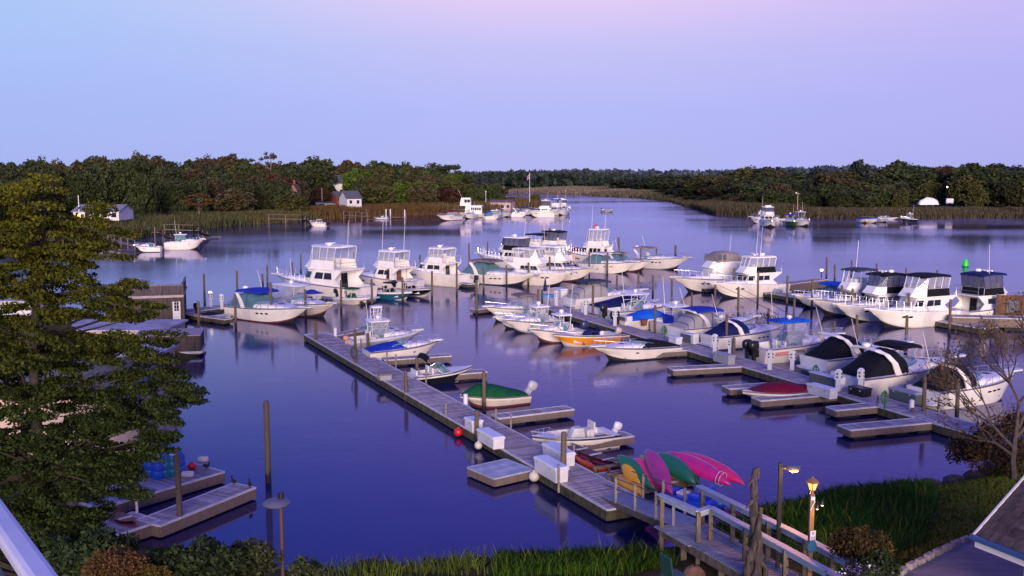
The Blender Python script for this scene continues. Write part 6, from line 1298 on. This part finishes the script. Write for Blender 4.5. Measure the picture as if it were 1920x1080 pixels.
for p, ph in ((BD[2]-(BD[2]-BD[1]).normalized()*.12+BD[3]*1.0, 'on the far corner of the narrow dock'), (BD[2]-(BD[2]-BD[1]).normalized()*.12+BD[3]*.15, 'on the near corner of the narrow dock'), (RD[2]-(RD[2]-RD[1]).normalized()*.2+RD[3]*.9, 'at the end of the barrel dock')):
    e = thing('duck', 'small dark duck resting '+ph, 'bird', (p.x, p.y, .5), random.uniform(0, 6)); DK = mat('duck_dark', (.02, .018, .016), .8); b = MB().tube([(-.2, 0, .12), (-.12, 0, .14), (0, 0, .13), (.1, 0, .15), (.13, 0, .22), (.14, 0, .27), (.16, 0, .30), (.2, 0, .30)], [.01, .06, .085, .06, .035, .035, .04, .02], 8).tube([(0, .03, 0), (0, .03, .08)], .01, 4).tube([(0, -.03, 0), (0, -.03, .08)], .01, 4); b.out('body', DK, e, smooth=60); MB().tube([(.19, 0, .295), (.25, 0, .285)], [.015, .008], 5).out('bill', mat('bill_tan', (.3, .22, .1), .6), e)
kk = kayak('red canoe pulled up beside the left dock', (203, 968, .4), (258, 993, .4), .36, 'canoe_maroon', name='canoe', h=.34); L_ = (at(203, 968, .4)-at(258, 993, .4)).length
MB().loft([[(s*L_/2*.9, y*.3*(1-abs(s)**2.3), .215+.12*abs(s)**3) for y in (-1, 1)] for s in [-1+i/6 for i in range(13)]], 0, closed=False, caps=False).out('inner_hull', MATS['canoe_inside'], kk); MB().box((.2, 0, .24), (.12, .5, .03)).out('thwart', CAPW, kk)
p = at(257, 962, .6); h = aty(257, 912, p.y).z-.6; e = thing('lantern_light', 'small lit amber lantern on a post by the left dock', 'lantern', (p.x, p.y, .6)); MB().tube([(0, 0, 0), (0, 0, h-.28)], .05, 8).out('post', PLASW, e); MB().lathe([(.05, h-.3), (.12, h-.26), (.13, h-.05), (.04, h)], (0, 0, 0), 8).out('housing', COPPER, e); MB().ell((0, -.1, h-.1), .055, 8, 6).out('bulb', BULBW, e); lampspot((0, -.25, h-.12), 4, parent=e, r=.04)
# ------------------------------------------------------------------ balcony rail beside the camera
a, b_ = at(-40, 921, 12.42), at(92, 1110, 12.42); d = (b_-a).normalized(); n_ = Vector((-d.y, d.x, 0)); n_ = n_ if n_.x < 0 else -n_
e = thing('balcony_railing', 'pale metal balcony railing out of focus in the lower left corner', 'railing', tuple(a-Vector((0, 0, .9))));  o3 = Vector(e.location); A_, B_ = a-d*.5-o3, b_+d*.5-o3
MB().bar(A_, B_, .040, .03).out('top_rail', mat('rail_paint', (.62, .60, .72), .35, col2=(.52, .50, .62), scale=6), e, bev=.01); MB().bar(A_-Vector((0, 0, .42))+n_*.03, B_-Vector((0, 0, .42))+n_*.03, .012, .78).out('panel', mat('panel_navy', (.010, .016, .06), .3), e)
# ------------------------------------------------------------------ near trees
def neartree(name, label, base, trunkpts, outline, holes, Y, dY, nsp, nleaf, size, m, seed, lean=0, spray=(.42, .34, .15), zmax=None):
    rng = np.random.default_rng(seed); r = random.Random(seed); P = []; tips = []
    poly = outline; k = 0
    arr = np.array(poly, float); lo, hi = arr.min(0), arr.max(0)
    while k < nsp:
        u, v = rng.uniform(lo, hi)
        if polydist(np.array([u]), np.array([v]), poly)[0] < 8: continue
        if any(((u-a)/c)**2+((v-b)/d)**2 < 1 for a, b, c, d in holes) and rng.random() < .93: continue
        c = aty(u, v, Y+rng.uniform(-dY, dY)); k += 1
        s = rng.uniform(.7, 1.3); q = rng.normal(size=(nleaf, 3)); q /= np.linalg.norm(q, axis=1, keepdims=True); q *= rng.uniform(.15, 1, (nleaf, 1))**.6
        q = q*np.array(spray)*s; out = np.sign(c.x-base.x) if abs(c.x-base.x) > .5 else 0; q[:, 2] -= .12*(q[:, 0]*out)*1.2
        P.append(np.array(c)+q); tips.append(c)
    e = thing(name, label, 'tree', tuple(base)); P = np.concatenate(P)-np.array(base); quads('crown', leaves(P, size, .5, rng, 1.7), m, e)
    b = MB(); T = [Vector(p)-base for p in trunkpts]; b.tube(T, [lerp(.19, .05, i/(len(T)-1)) for i in range(len(T))], 9)
    for c in r.sample(tips, min(150, len(tips))):
        c = c-base; best = min(T, key=lambda p: (p-c).length+max(0, p.z-c.z+.3)*3); mid = best.lerp(c, .5)+Vector((r.uniform(-.2, .2), r.uniform(-.2, .2), -.15+.05*(c-best).length)); l = (c-best).length; b.tube([best, mid, c], [.018+.012*l, .012+.006*l, .006], 5)
    b.out('trunk', BARK, e, smooth=60); return e
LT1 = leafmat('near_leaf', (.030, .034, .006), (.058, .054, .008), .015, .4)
nn = LT1.node_tree.nodes; kk_ = LT1.node_tree.links; hs = [n for n in nn if n.type == 'HUE_SAT'][0]; src = hs.inputs['Color'].links[0].from_socket     # light and shade put into the leaf colour: bright yellow top, dark base
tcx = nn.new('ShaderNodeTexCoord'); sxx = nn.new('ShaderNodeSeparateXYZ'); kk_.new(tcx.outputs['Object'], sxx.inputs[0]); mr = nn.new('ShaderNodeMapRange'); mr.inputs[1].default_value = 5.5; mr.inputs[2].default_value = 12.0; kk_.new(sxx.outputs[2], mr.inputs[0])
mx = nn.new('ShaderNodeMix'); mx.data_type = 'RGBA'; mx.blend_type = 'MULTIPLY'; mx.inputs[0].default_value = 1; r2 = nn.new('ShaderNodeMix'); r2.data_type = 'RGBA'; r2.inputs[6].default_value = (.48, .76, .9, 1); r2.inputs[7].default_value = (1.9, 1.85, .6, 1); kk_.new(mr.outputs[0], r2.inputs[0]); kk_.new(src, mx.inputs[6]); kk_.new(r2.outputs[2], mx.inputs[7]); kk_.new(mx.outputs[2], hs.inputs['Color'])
Y1 = 28.; B1_ = aty(72, 1010, Y1); B1_.z = gz(B1_.x, B1_.y)
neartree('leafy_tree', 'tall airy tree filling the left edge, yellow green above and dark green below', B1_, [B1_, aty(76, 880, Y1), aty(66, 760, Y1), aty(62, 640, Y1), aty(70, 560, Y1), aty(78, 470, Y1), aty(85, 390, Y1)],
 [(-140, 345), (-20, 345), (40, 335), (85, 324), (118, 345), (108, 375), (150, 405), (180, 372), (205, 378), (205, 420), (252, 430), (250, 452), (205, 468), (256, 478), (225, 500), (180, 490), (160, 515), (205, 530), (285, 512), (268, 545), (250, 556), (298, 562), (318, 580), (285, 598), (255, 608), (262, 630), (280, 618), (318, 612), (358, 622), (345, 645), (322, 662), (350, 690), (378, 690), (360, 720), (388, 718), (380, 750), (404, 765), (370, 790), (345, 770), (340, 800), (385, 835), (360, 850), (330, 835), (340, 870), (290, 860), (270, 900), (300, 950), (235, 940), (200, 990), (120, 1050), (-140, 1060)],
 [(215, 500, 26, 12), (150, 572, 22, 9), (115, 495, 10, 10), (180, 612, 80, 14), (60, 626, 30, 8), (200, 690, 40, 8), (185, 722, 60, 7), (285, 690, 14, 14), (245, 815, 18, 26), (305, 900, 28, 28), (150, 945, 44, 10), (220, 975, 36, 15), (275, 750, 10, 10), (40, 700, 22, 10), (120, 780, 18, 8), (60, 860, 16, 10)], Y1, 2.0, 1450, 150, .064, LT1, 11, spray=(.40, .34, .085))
# bare autumn tree on the right
Yb = 39.; Bb = aty(1905, 872, Yb); Bb.z = gz(Bb.x, Bb.y)
e = thing('bare_tree', 'nearly bare autumn tree with fine twigs at the right edge', 'tree', tuple(Bb)); b = MB(); r = random.Random(21); TW = []
def grow(p, d, l, rad, lev):
    q = p+d*l; m = p.lerp(q, .5)+Vector((r.uniform(-1, 1), r.uniform(-1, 1), r.uniform(-.3, .6)))*l*.05; b.tube([p, m, q], [rad, rad*.85, rad*.68], 6 if lev < 2 else 4)
    if lev >= 7: TW.append(q); return
    if lev >= 4: TW.append(m)
    for i in range(3 if lev in (0, 1, 2, 4, 5) else 2):
        nd = (d+Vector((r.uniform(-1, 1)-.12, r.uniform(-1, 1), r.uniform(-.25, .75)))*(.62 if lev else .85)).normalized(); grow(q, nd, l*r.uniform(.66, .86), max(.007, rad*.66), lev+1)
grow(Vector((0, 0, -.2)), Vector((-.05, 0, 1)).normalized(), 2.0, .13, 0); grow(Vector((-.06, 0, 1.3)), Vector((-.7, .1, .75)).normalized(), 1.4, .07, 1); grow(Vector((-.05, 0, 1.0)), Vector((-.75, -.3, .5)).normalized(), 1.2, .055, 2)
b.out('trunk', mat('bark_grey', (.10, .075, .065), .9, col2=(.06, .045, .04), scale=5), e, smooth=60); rng = np.random.default_rng(9); P = np.repeat(np.array([tuple(p) for p in TW]), 2, axis=0); P = P[rng.random(len(P)) < .5]; P = P+rng.normal(size=P.shape)*.09; quads('leaves', leaves(P, .075, .2, rng, 1.6), leafmat('autumn_leaf', (.13, .060, .015), (.09, .05, .015)), e)
shrub('tangled brown thicket at the root of the right hand dock', 1850, 850, 41, 1.6, leafmat('thicket_leaf', (.040, .024, .012), (.055, .030, .014)), 4200, .10)
shrub('brown brambles at the right edge beneath the bare tree', 1915, 815, 44, 1.5, leafmat('thicket_leaf', (.04, .02, .01), (.05, .03, .01)), 3000, .10)
# ------------------------------------------------------------------ houses and small things on the far banks
REDB = mat('red_brick', (.22, .06, .045), .85, col2=(.15, .04, .03), scale=4); SIDW = mat('siding_white', (.62, .60, .62), .7, col2=(.54, .52, .54), scale=1)
def farhouse(name, label, u, vb, Y, wpx, dpt, h, rh, wall, roof, rz=0, wins=2, chim=False, gable_front=False, door=False):
    p = aty(u, vb, Y); z = p.z; w = wpx*Y/FPX; e = thing(name, label, 'house', (p.x, p.y, z), rz); MB().box((0, 0, h/2), (w, dpt, h)).out('wall', wall, e); a, c = w/2, dpt/2
    if gable_front: rr = [(-a-.25, -c-.3, h), (a+.25, -c-.3, h), (a+.25, c+.3, h), (-a-.25, c+.3, h), (0, -c-.3, h+rh), (0, c+.3, h+rh)]; fs = [(1, 2, 5, 4), (3, 0, 4, 5)]; g = [(-a, -c, h), (a, -c, h), (0, -c, h+rh*.93)], [(-a, c, h), (a, c, h), (0, c, h+rh*.93)]
    else: rr = [(-a-.3, -c-.25, h), (a+.3, -c-.25, h), (a+.3, c+.25, h), (-a-.3, c+.25, h), (-a-.3, 0, h+rh), (a+.3, 0, h+rh)]; fs = [(0, 1, 5, 4), (2, 3, 4, 5)]; g = [(-a, -c, h), (-a, c, h), (-a, 0, h+rh*.93)], [(a, -c, h), (a, c, h), (a, 0, h+rh*.93)]
    ro = MB().add(rr, fs).out('roof', roof, e); md = ro.modifiers.new('thick', 'SOLIDIFY'); md.thickness = .18
    q = MB(); [q.add(x, [(0, 1, 2)]) for x in g]; q.out('gable', wall, e)
    for i in range(wins): f = MB().box((lerp(-a, a, (i+.5)/wins), -c-.04, h*.6), (.8, .06, 1.0)).out('window', GLASS, e); MB().box((lerp(-a, a, (i+.5)/wins), -c-.06, h*.6-.56), (1.0, .1, .1)).out('sill', SIDW, f)
    if door: MB().box((a*.5, -c-.04, 1.0), (.9, .06, 2.0)).out('door', GREYG, e)
    if chim: MB().box((-a*.3, .5, h+rh+.4), (.7, .7, 1.6)).out('chimney', REDB, ro)
    return e
Yw = shoreY(660, 'l')+14
farhouse('boat_shed', 'small white shed with dark gabled roof above the rusty reeds', 657, 388, Yw, 28, 7, 2.6, 2.2, SIDW, SLATE, .5, 2)
farhouse('white_house', 'two storey white house with dark roof and chimney among the trees', 630, 379, Yw+75, 44, 9, 7.0, 3.0, SIDW, SLATE, .6, 3, True)
farhouse('white_house', 'red brick and white house annex in front of the two storey house', 634, 383, Yw+60, 20, 6, 2.8, 1.8, REDB, SLATE, .6, 2)
farhouse('red_roofed_house', 'house gable with red chimney hidden in the trees left of the white house', 554, 376, shoreY(555, 'l')+50, 13, 6, 3.2, 2.0, mat('wall_tan', (.30, .2, .14), .8), mat('roof_brown', (.16, .07, .05), .8), 0, 1, True, True)
farhouse('low_house', 'low pale house with grey hipped roof behind the yellow tree', 195, 412, shoreY(200, 'l')+26, 84, 8, 2.0, 1.3, SIDW, mat('roof_grey', (.20, .20, .24), .8), 0, 5)
farhouse('pink_house', 'pink flat fronted waterside building at the wooded point', 942, 399, shoreY(942, 'l')+4, 40, 8, 3.8, .7, PINKW, mat('roof_mauve', (.16, .10, .10), .8), -.2, 4)
def car(label, u, v, Y, m, rz):
    p = aty(u, v, Y); e = thing('parked_car', label, 'car', tuple(p), rz); b = MB()
    b.loft([[(x, y*w, z) for y in (-1, 1)]+[(x, w, .35), (x, -w, .35)] for x, w, z in ((-2.1, .75, .8), (-1.9, .85, .95), (.8, .88, .95), (1.9, .82, .78), (2.1, .7, .6))], 0); b.out('body', m, e, bev=.05); MB().loft([[(x, -w, .93), (x, w, .93), (x2, w*.85, z), (x2, -w*.85, z)] for x, x2, w, z in ((-1.7, -1.3, .8, 1.4), (-.2, -.2, .82, 1.48), (1.0, .4, .8, 1.42))], 0).out('cabin', GLASS, e)
    for x in (-1.3, 1.3):
        for y in (-.82, .82): MB().tube([(x, y-.1, .32), (x, y+.1, .32)], .32, 12).out('wheel', BLACK, e)
CB = mat('car_blue', (.03, .04, .09), .3, coat=.5); car('dark blue parked car left of the white shed, farther left', 603, 385, Yw+22, CB, .3); car('dark parked car next to the white shed', 619, 386, Yw+16, BLACK, .2)
def pole(label, u, vt, vb, Y, r=.09, m=None, name='utility_pole', lampb=None, cat='pole', arm=0):
    p = aty(u, vb, Y); h = aty(u, vt, Y).z-p.z; e = thing(name, label, cat, tuple(p)); MB().tube([(0, 0, -.3), (0, 0, h)], [r, r*.7], 8).out('shaft', m or PILE, e)
    if arm: MB().bar((-arm, 0, h-.3), (arm, 0, h-.3), .12, .12).out('crossarm', m or PILE, e)
    if lampb: MB().ell((lampb, -.1, h-.1), .25, 8, 6).out('lamp_head', BULBS if lampb > 0 else PLASW, e)
    return e
WPOL = mat('pole_white', (.7, .7, .72), .5)
e = pole('white flagpole with a limp flag on the wooded point', 993, 324, 378, shoreY(985, 'l')+10, .11, WPOL, 'flagpole', None, 'flagpole'); h = aty(993, 324, shoreY(985, 'l')+10).z-aty(993, 378, shoreY(985, 'l')+10).z
MB().add([(-.02, 0, h-.4), (-.9, .1, h-1.2), (-1.0, .05, h-2.9), (-.5, .2, h-2.4), (-.02, 0, h-2.0)], [(0, 1, 2, 3, 4)]).out('flag', mat('flag_cloth', (.42, .22, .26), .8, col2=(.10, .10, .25), scale=1.2), e)
pole('pale lamp post on the wooded point by the dark round tree', 911, 359, 378, shoreY(911, 'l')+8, .08, WPOL, 'lamp_post', -.01, 'lamp'); pole('white mast beside the low pale house', 149, 366, 414, shoreY(150, 'l')+16, .10, WPOL, 'mast', None, 'mast')
e = pole('small glowing lamp under the white mast', 151, 414, 424, shoreY(150, 'l')+8, .06, IRON, 'garden_lamp', None, 'lamp'); MB().ell((0, 0, 2.0), .45, 8, 6).out('bulb', mat('lamp_orange', (1, .5, .2), .4, emit=((1, .42, .10), 5)), e)
pole('utility pole in front of the white house', 604, 352, 381, Yw+40, .12, mat('pole_pale', (.3, .24, .2), .8), arm=.0); pole('twin headed floodlight pole at the right bank dock', 1495, 361, 392, shoreY(1495, 'r')+4, .13, mat('pole_tan', (.34, .26, .2), .8), 'floodlight_pole', -.5, 'floodlight', .6); pole('thin pole in the right reeds with a small light', 1367, 371, 395, shoreY(1367, 'r')+6, .08, None, 'thin_pole'); pole('street light glowing in the right wood', 1774, 350, 376, shoreY(1774, 'r')+60, .09, IRON, 'street_light', .1, 'street lamp'); pole('tall pole with white box at the far right wood', 1896, 338, 372, shoreY(1896, 'r')+60, .1, WPOL, 'utility_pole', -.05)
e = thing('wrapped_boat', 'large boat shrink wrapped in white plastic ashore behind the right reeds', 'wrapped boat', tuple(aty(1742, 383, shoreY(1742, 'r')+26)), .1); e.scale = (.54, .54, .6); MB().arch([(-6.3, 1.2, -.2, .9, 2.2), (-5.4, 1.7, -.2, 2.2, 2), (-3.0, 1.9, -.2, 3.2, 1.8), (-1.5, 1.9, -.2, 3.9, 1.7), (.5, 1.9, -.2, 3.6, 1.7), (2.5, 1.8, -.2, 3.3, 1.8), (4.6, 1.6, -.2, 2.3, 2), (5.2, 1.3, -.2, .9, 2.2)], 10, 0, floor=True).out('plastic_wrap', mat('shrink_wrap', (.74, .74, .80), .5, col2=(.62, .62, .7), scale=1, bump=.3), e, smooth=50); MB().box((-2, 0, -.7), (.4, 1.5, 1.2)).box((2, 0, -.7), (.4, 1.5, 1.2)).out('cradle', FASCIA, e)
e = thing('white_van', 'white van parked behind the right reeds', 'van', tuple(aty(1780, 382, shoreY(1780, 'r')+26)), -.2); e.scale = (.62, .62, .62); MB().box((0, 0, 1.5), (3.4, 2, 2.2), top=.95).out('body', SIDW, e, bev=.1); MB().box((1.5, 0, 1.9), (.5, 1.6, .7)).out('windscreen', GLASS, e)
for x in (-1.1, 1.1):
    for y in (-.9, .9): MB().tube([(x, y-.1, .35), (x, y+.1, .35)], .36, 12).out('wheel', BLACK, e)
farhouse('grey_shed', 'pale roofed shed at the far right behind the reeds', 1893, 372, shoreY(1893, 'r')+55, 26, 8, 3, 1.6, SIDW, mat('roof_pale', (.4, .4, .45), .7), .2, 2)
# piers on the far banks
def stagepier(label, P, z, w=1.2, rail=True, posts=True, name='wooden_pier'):
    e = thing(name, label, 'pier'); pts = [at(u, v, zz) for (u, v), zz in zip(P, z)]; b = MB(); q = MB(); r_ = MB()
    for p, s in zip(pts, pts[1:]):
        b.bar(p, s, w, .12); n = max(1, int((s-p).length/3))
        for i in range(n+1):
            c = p.lerp(s, i/n); q.bar((c.x, c.y-.5, -.5), (c.x, c.y-.5, c.z+(1.0 if rail else .2)), .14, .14, up=(0, 1, 0))
        if rail: r_.bar(p+Vector((0, -.5, 1)), s+Vector((0, -.5, 1)), .08, .08)
    b.out('deck', FASCIAG, e); q.out('posts', FASCIAG, e)
    if rail: r_.out('handrail', FASCIAG, e)
    return e
stagepier('left bank walkway behind the two moored white boats', [(205, 449), (255, 461)], (1.0, .6)); stagepier('left bank pier with stairs in front of the reeds', [(310, 430), (365, 432), (390, 443)], (2.2, 2.2, .5)); stagepier('low floating stage at the foot of the left pier stairs', [(385, 444), (414, 444)], (.4, .4), rail=False); stagepier('stairs from the reeds down to the moored cabin boat', [(292, 436), (322, 448)], (2.0, .4))
stagepier('footbridge and stairs behind the white fishing boat at the reeds', [(505, 410), (568, 411), (583, 419)], (2.0, 2.0, .4)); stagepier('post and plank pier along the rusty reeds', [(645, 403), (690, 406)], (1.6, 1.6)); stagepier('low floating stage in front of the rusty reeds', [(688, 411), (730, 412)], (.4, .4), rail=False); stagepier('second low stage with white posts in front of the rusty reeds', [(728, 407), (762, 407)], (.4, .4), rail=False)
stagepier('right bank dock behind the green hulled boat', [(1462, 414), (1480, 414)], (.6, .6), rail=False); stagepier('long low right bank dock with a stair ramp', [(1563, 397), (1582, 405), (1615, 406), (1690, 408)], (1.6, .6, .6, .6), rail=False); stagepier('dock under the boats off the wooded point', [(905, 402), (1040, 393)], (.6, .6), rail=False)
for u, vt, vb, ph in ((724, 392, 409, 'left of the three by the rusty reeds'), (732, 392, 408, 'middle of the three by the rusty reeds'), (759, 393, 408, 'right of the three by the rusty reeds'), (687, 391, 409, 'brownish left of the white three')):
    p = at(u, vb); hh = aty(u, vt, p.y).z; tag(MB().tube([(0, 0, -.5), (0, 0, hh)], .16, 8).out('white_post', WPOL if ph[0] != 'b' else PILE, None, loc=(p.x, p.y, 0)), 'white mooring post '+ph if ph[0] != 'b' else 'brown mooring post left of the three white posts', 'post')
for i, u in enumerate((1584, 1590, 1613, 1618, 1648, 1670, 1686, 1708)):
    p = at(u, 408); hh = aty(u, 392+i % 3*2, p.y).z; tag(MB().tube([(0, 0, -.5), (0, 0, hh)], .15, 7).out('mooring_pile', PILE, None, loc=(p.x, p.y, 0)), 'far mooring pile of the right bank dock, '+['leftmost', 'second', 'third', 'fourth', 'fifth', 'sixth', 'seventh', 'rightmost'][i]+' from the left', 'pile', 'far piles along the right bank dock')
# person at the stern of the largest flybridge yacht
p = at(632.5, 545, .55); e = thing('person', 'person in a light top standing on the dock by the largest flybridge yacht', 'person', (p.x, p.y, .55), -.6)
V = [(0, 0, .95), (0, 0, 1.12), (0, 0, 1.38), (0, 0, 1.5), (0, .01, 1.6), (0, .01, 1.70), (0, .19, 1.40), (0, .25, 1.12), (.08, .25, .88), (0, -.19, 1.40), (0, -.25, 1.12), (.08, -.25, .88), (0, .10, .9), (.02, .11, .48), (0, .11, .06), (.14, .12, .03), (0, -.10, .9), (.02, -.11, .48), (0, -.11, .06), (.14, -.12, .03)]
E = [(0, 1), (1, 2), (2, 3), (3, 4), (4, 5), (2, 6), (6, 7), (7, 8), (2, 9), (9, 10), (10, 11), (0, 12), (12, 13), (13, 14), (14, 15), (0, 16), (16, 17), (17, 18), (18, 19)]
R = [.14, .13, .15, .06, .10, .085, .07, .05, .035, .07, .05, .035, .10, .07, .05, .04, .10, .07, .05, .04]
me = bpy.data.meshes.new('body'); me.from_pydata(V, E, []); me.update(); o = bpy.data.objects.new('body', me); COL.objects.link(o); o.parent = e
sk = o.modifiers.new('skin', 'SKIN'); me.skin_vertices[0].data[0].use_root = True
for i, q in enumerate(R): me.skin_vertices[0].data[i].radius = (q, q)
sd = o.modifiers.new('sub', 'SUBSURF'); sd.levels = 1; sd.render_levels = 1
pm = bpy.data.materials.new('person_clothes'); pm.use_nodes = True; nn = pm.node_tree.nodes; kk_ = pm.node_tree.links; tcx = nn.new('ShaderNodeTexCoord'); sxx = nn.new('ShaderNodeSeparateXYZ'); kk_.new(tcx.outputs['Object'], sxx.inputs[0]); dv = nn.new('ShaderNodeMath'); dv.operation = 'DIVIDE'; dv.inputs[1].default_value = 2; kk_.new(sxx.outputs[2], dv.inputs[0]); rp = nn.new('ShaderNodeValToRGB'); rp.color_ramp.interpolation = 'CONSTANT'
for i, (ps, c_) in enumerate(((0, (.05, .02, .03)), (.49, (.62, .56, .56)), (.755, (.45, .26, .20)))):
    el = rp.color_ramp.elements[i] if i < 2 else rp.color_ramp.elements.new(ps); el.position = ps; el.color = (*c_, 1)
kk_.new(dv.outputs[0], rp.inputs[0]); kk_.new(rp.outputs[0], nn['Principled BSDF'].inputs['Base Color']); me.materials.append(pm)
MB().ell((-.015, .01, 1.73), (.105, .10, .085), 10, 6).out('hair', mat('hair_brown', (.06, .035, .02), .8), e, smooth=60)
# navy umbrella and little things on the right hand dock
p = at(1022, 572, .5); e = thing('closed_umbrella', 'closed navy umbrella at the far end of the right hand dock', 'umbrella', (p.x, p.y, .5)); MB().tube([(0, 0, 0), (0, 0, 2.6)], .03, 6).out('pole', STEEL, e); MB().lathe([(.17, 1.35), (.2, 1.45), (.12, 2.0), (.03, 2.6)], (0, 0, 0), 8).out('cloth', CV['navy'], e)
p = at(1028, 566, .5); e = thing('round_table', 'small round table with a light blue cloth at the dock end', 'table', (p.x, p.y, .5)); MB().tube([(0, 0, 0), (0, 0, .7)], .05, 6).out('leg', STEEL, e); MB().lathe([(.62, .45), (.6, .72), (.02, .75)], (0, 0, 0), 14).out('cloth', mat('cloth_lightblue', (.10, .28, .62), .7), e)
p = at(1226, 605, .5); o = MB().lathe([(.2, 0), (.3, .5), (.32, .52)], (0, 0, 0), 12).out('planter', mat('pot_red', (.22, .07, .05), .8), None, loc=(p.x-1.0, p.y-1.5, .5)); tag(o, 'terracotta planter on the right hand dock near the pilothouse skiff', 'planter')
# keep helper objects out of the outline
for o in bpy.data.objects:
    if o.type == 'EMPTY': o.hide_render = False
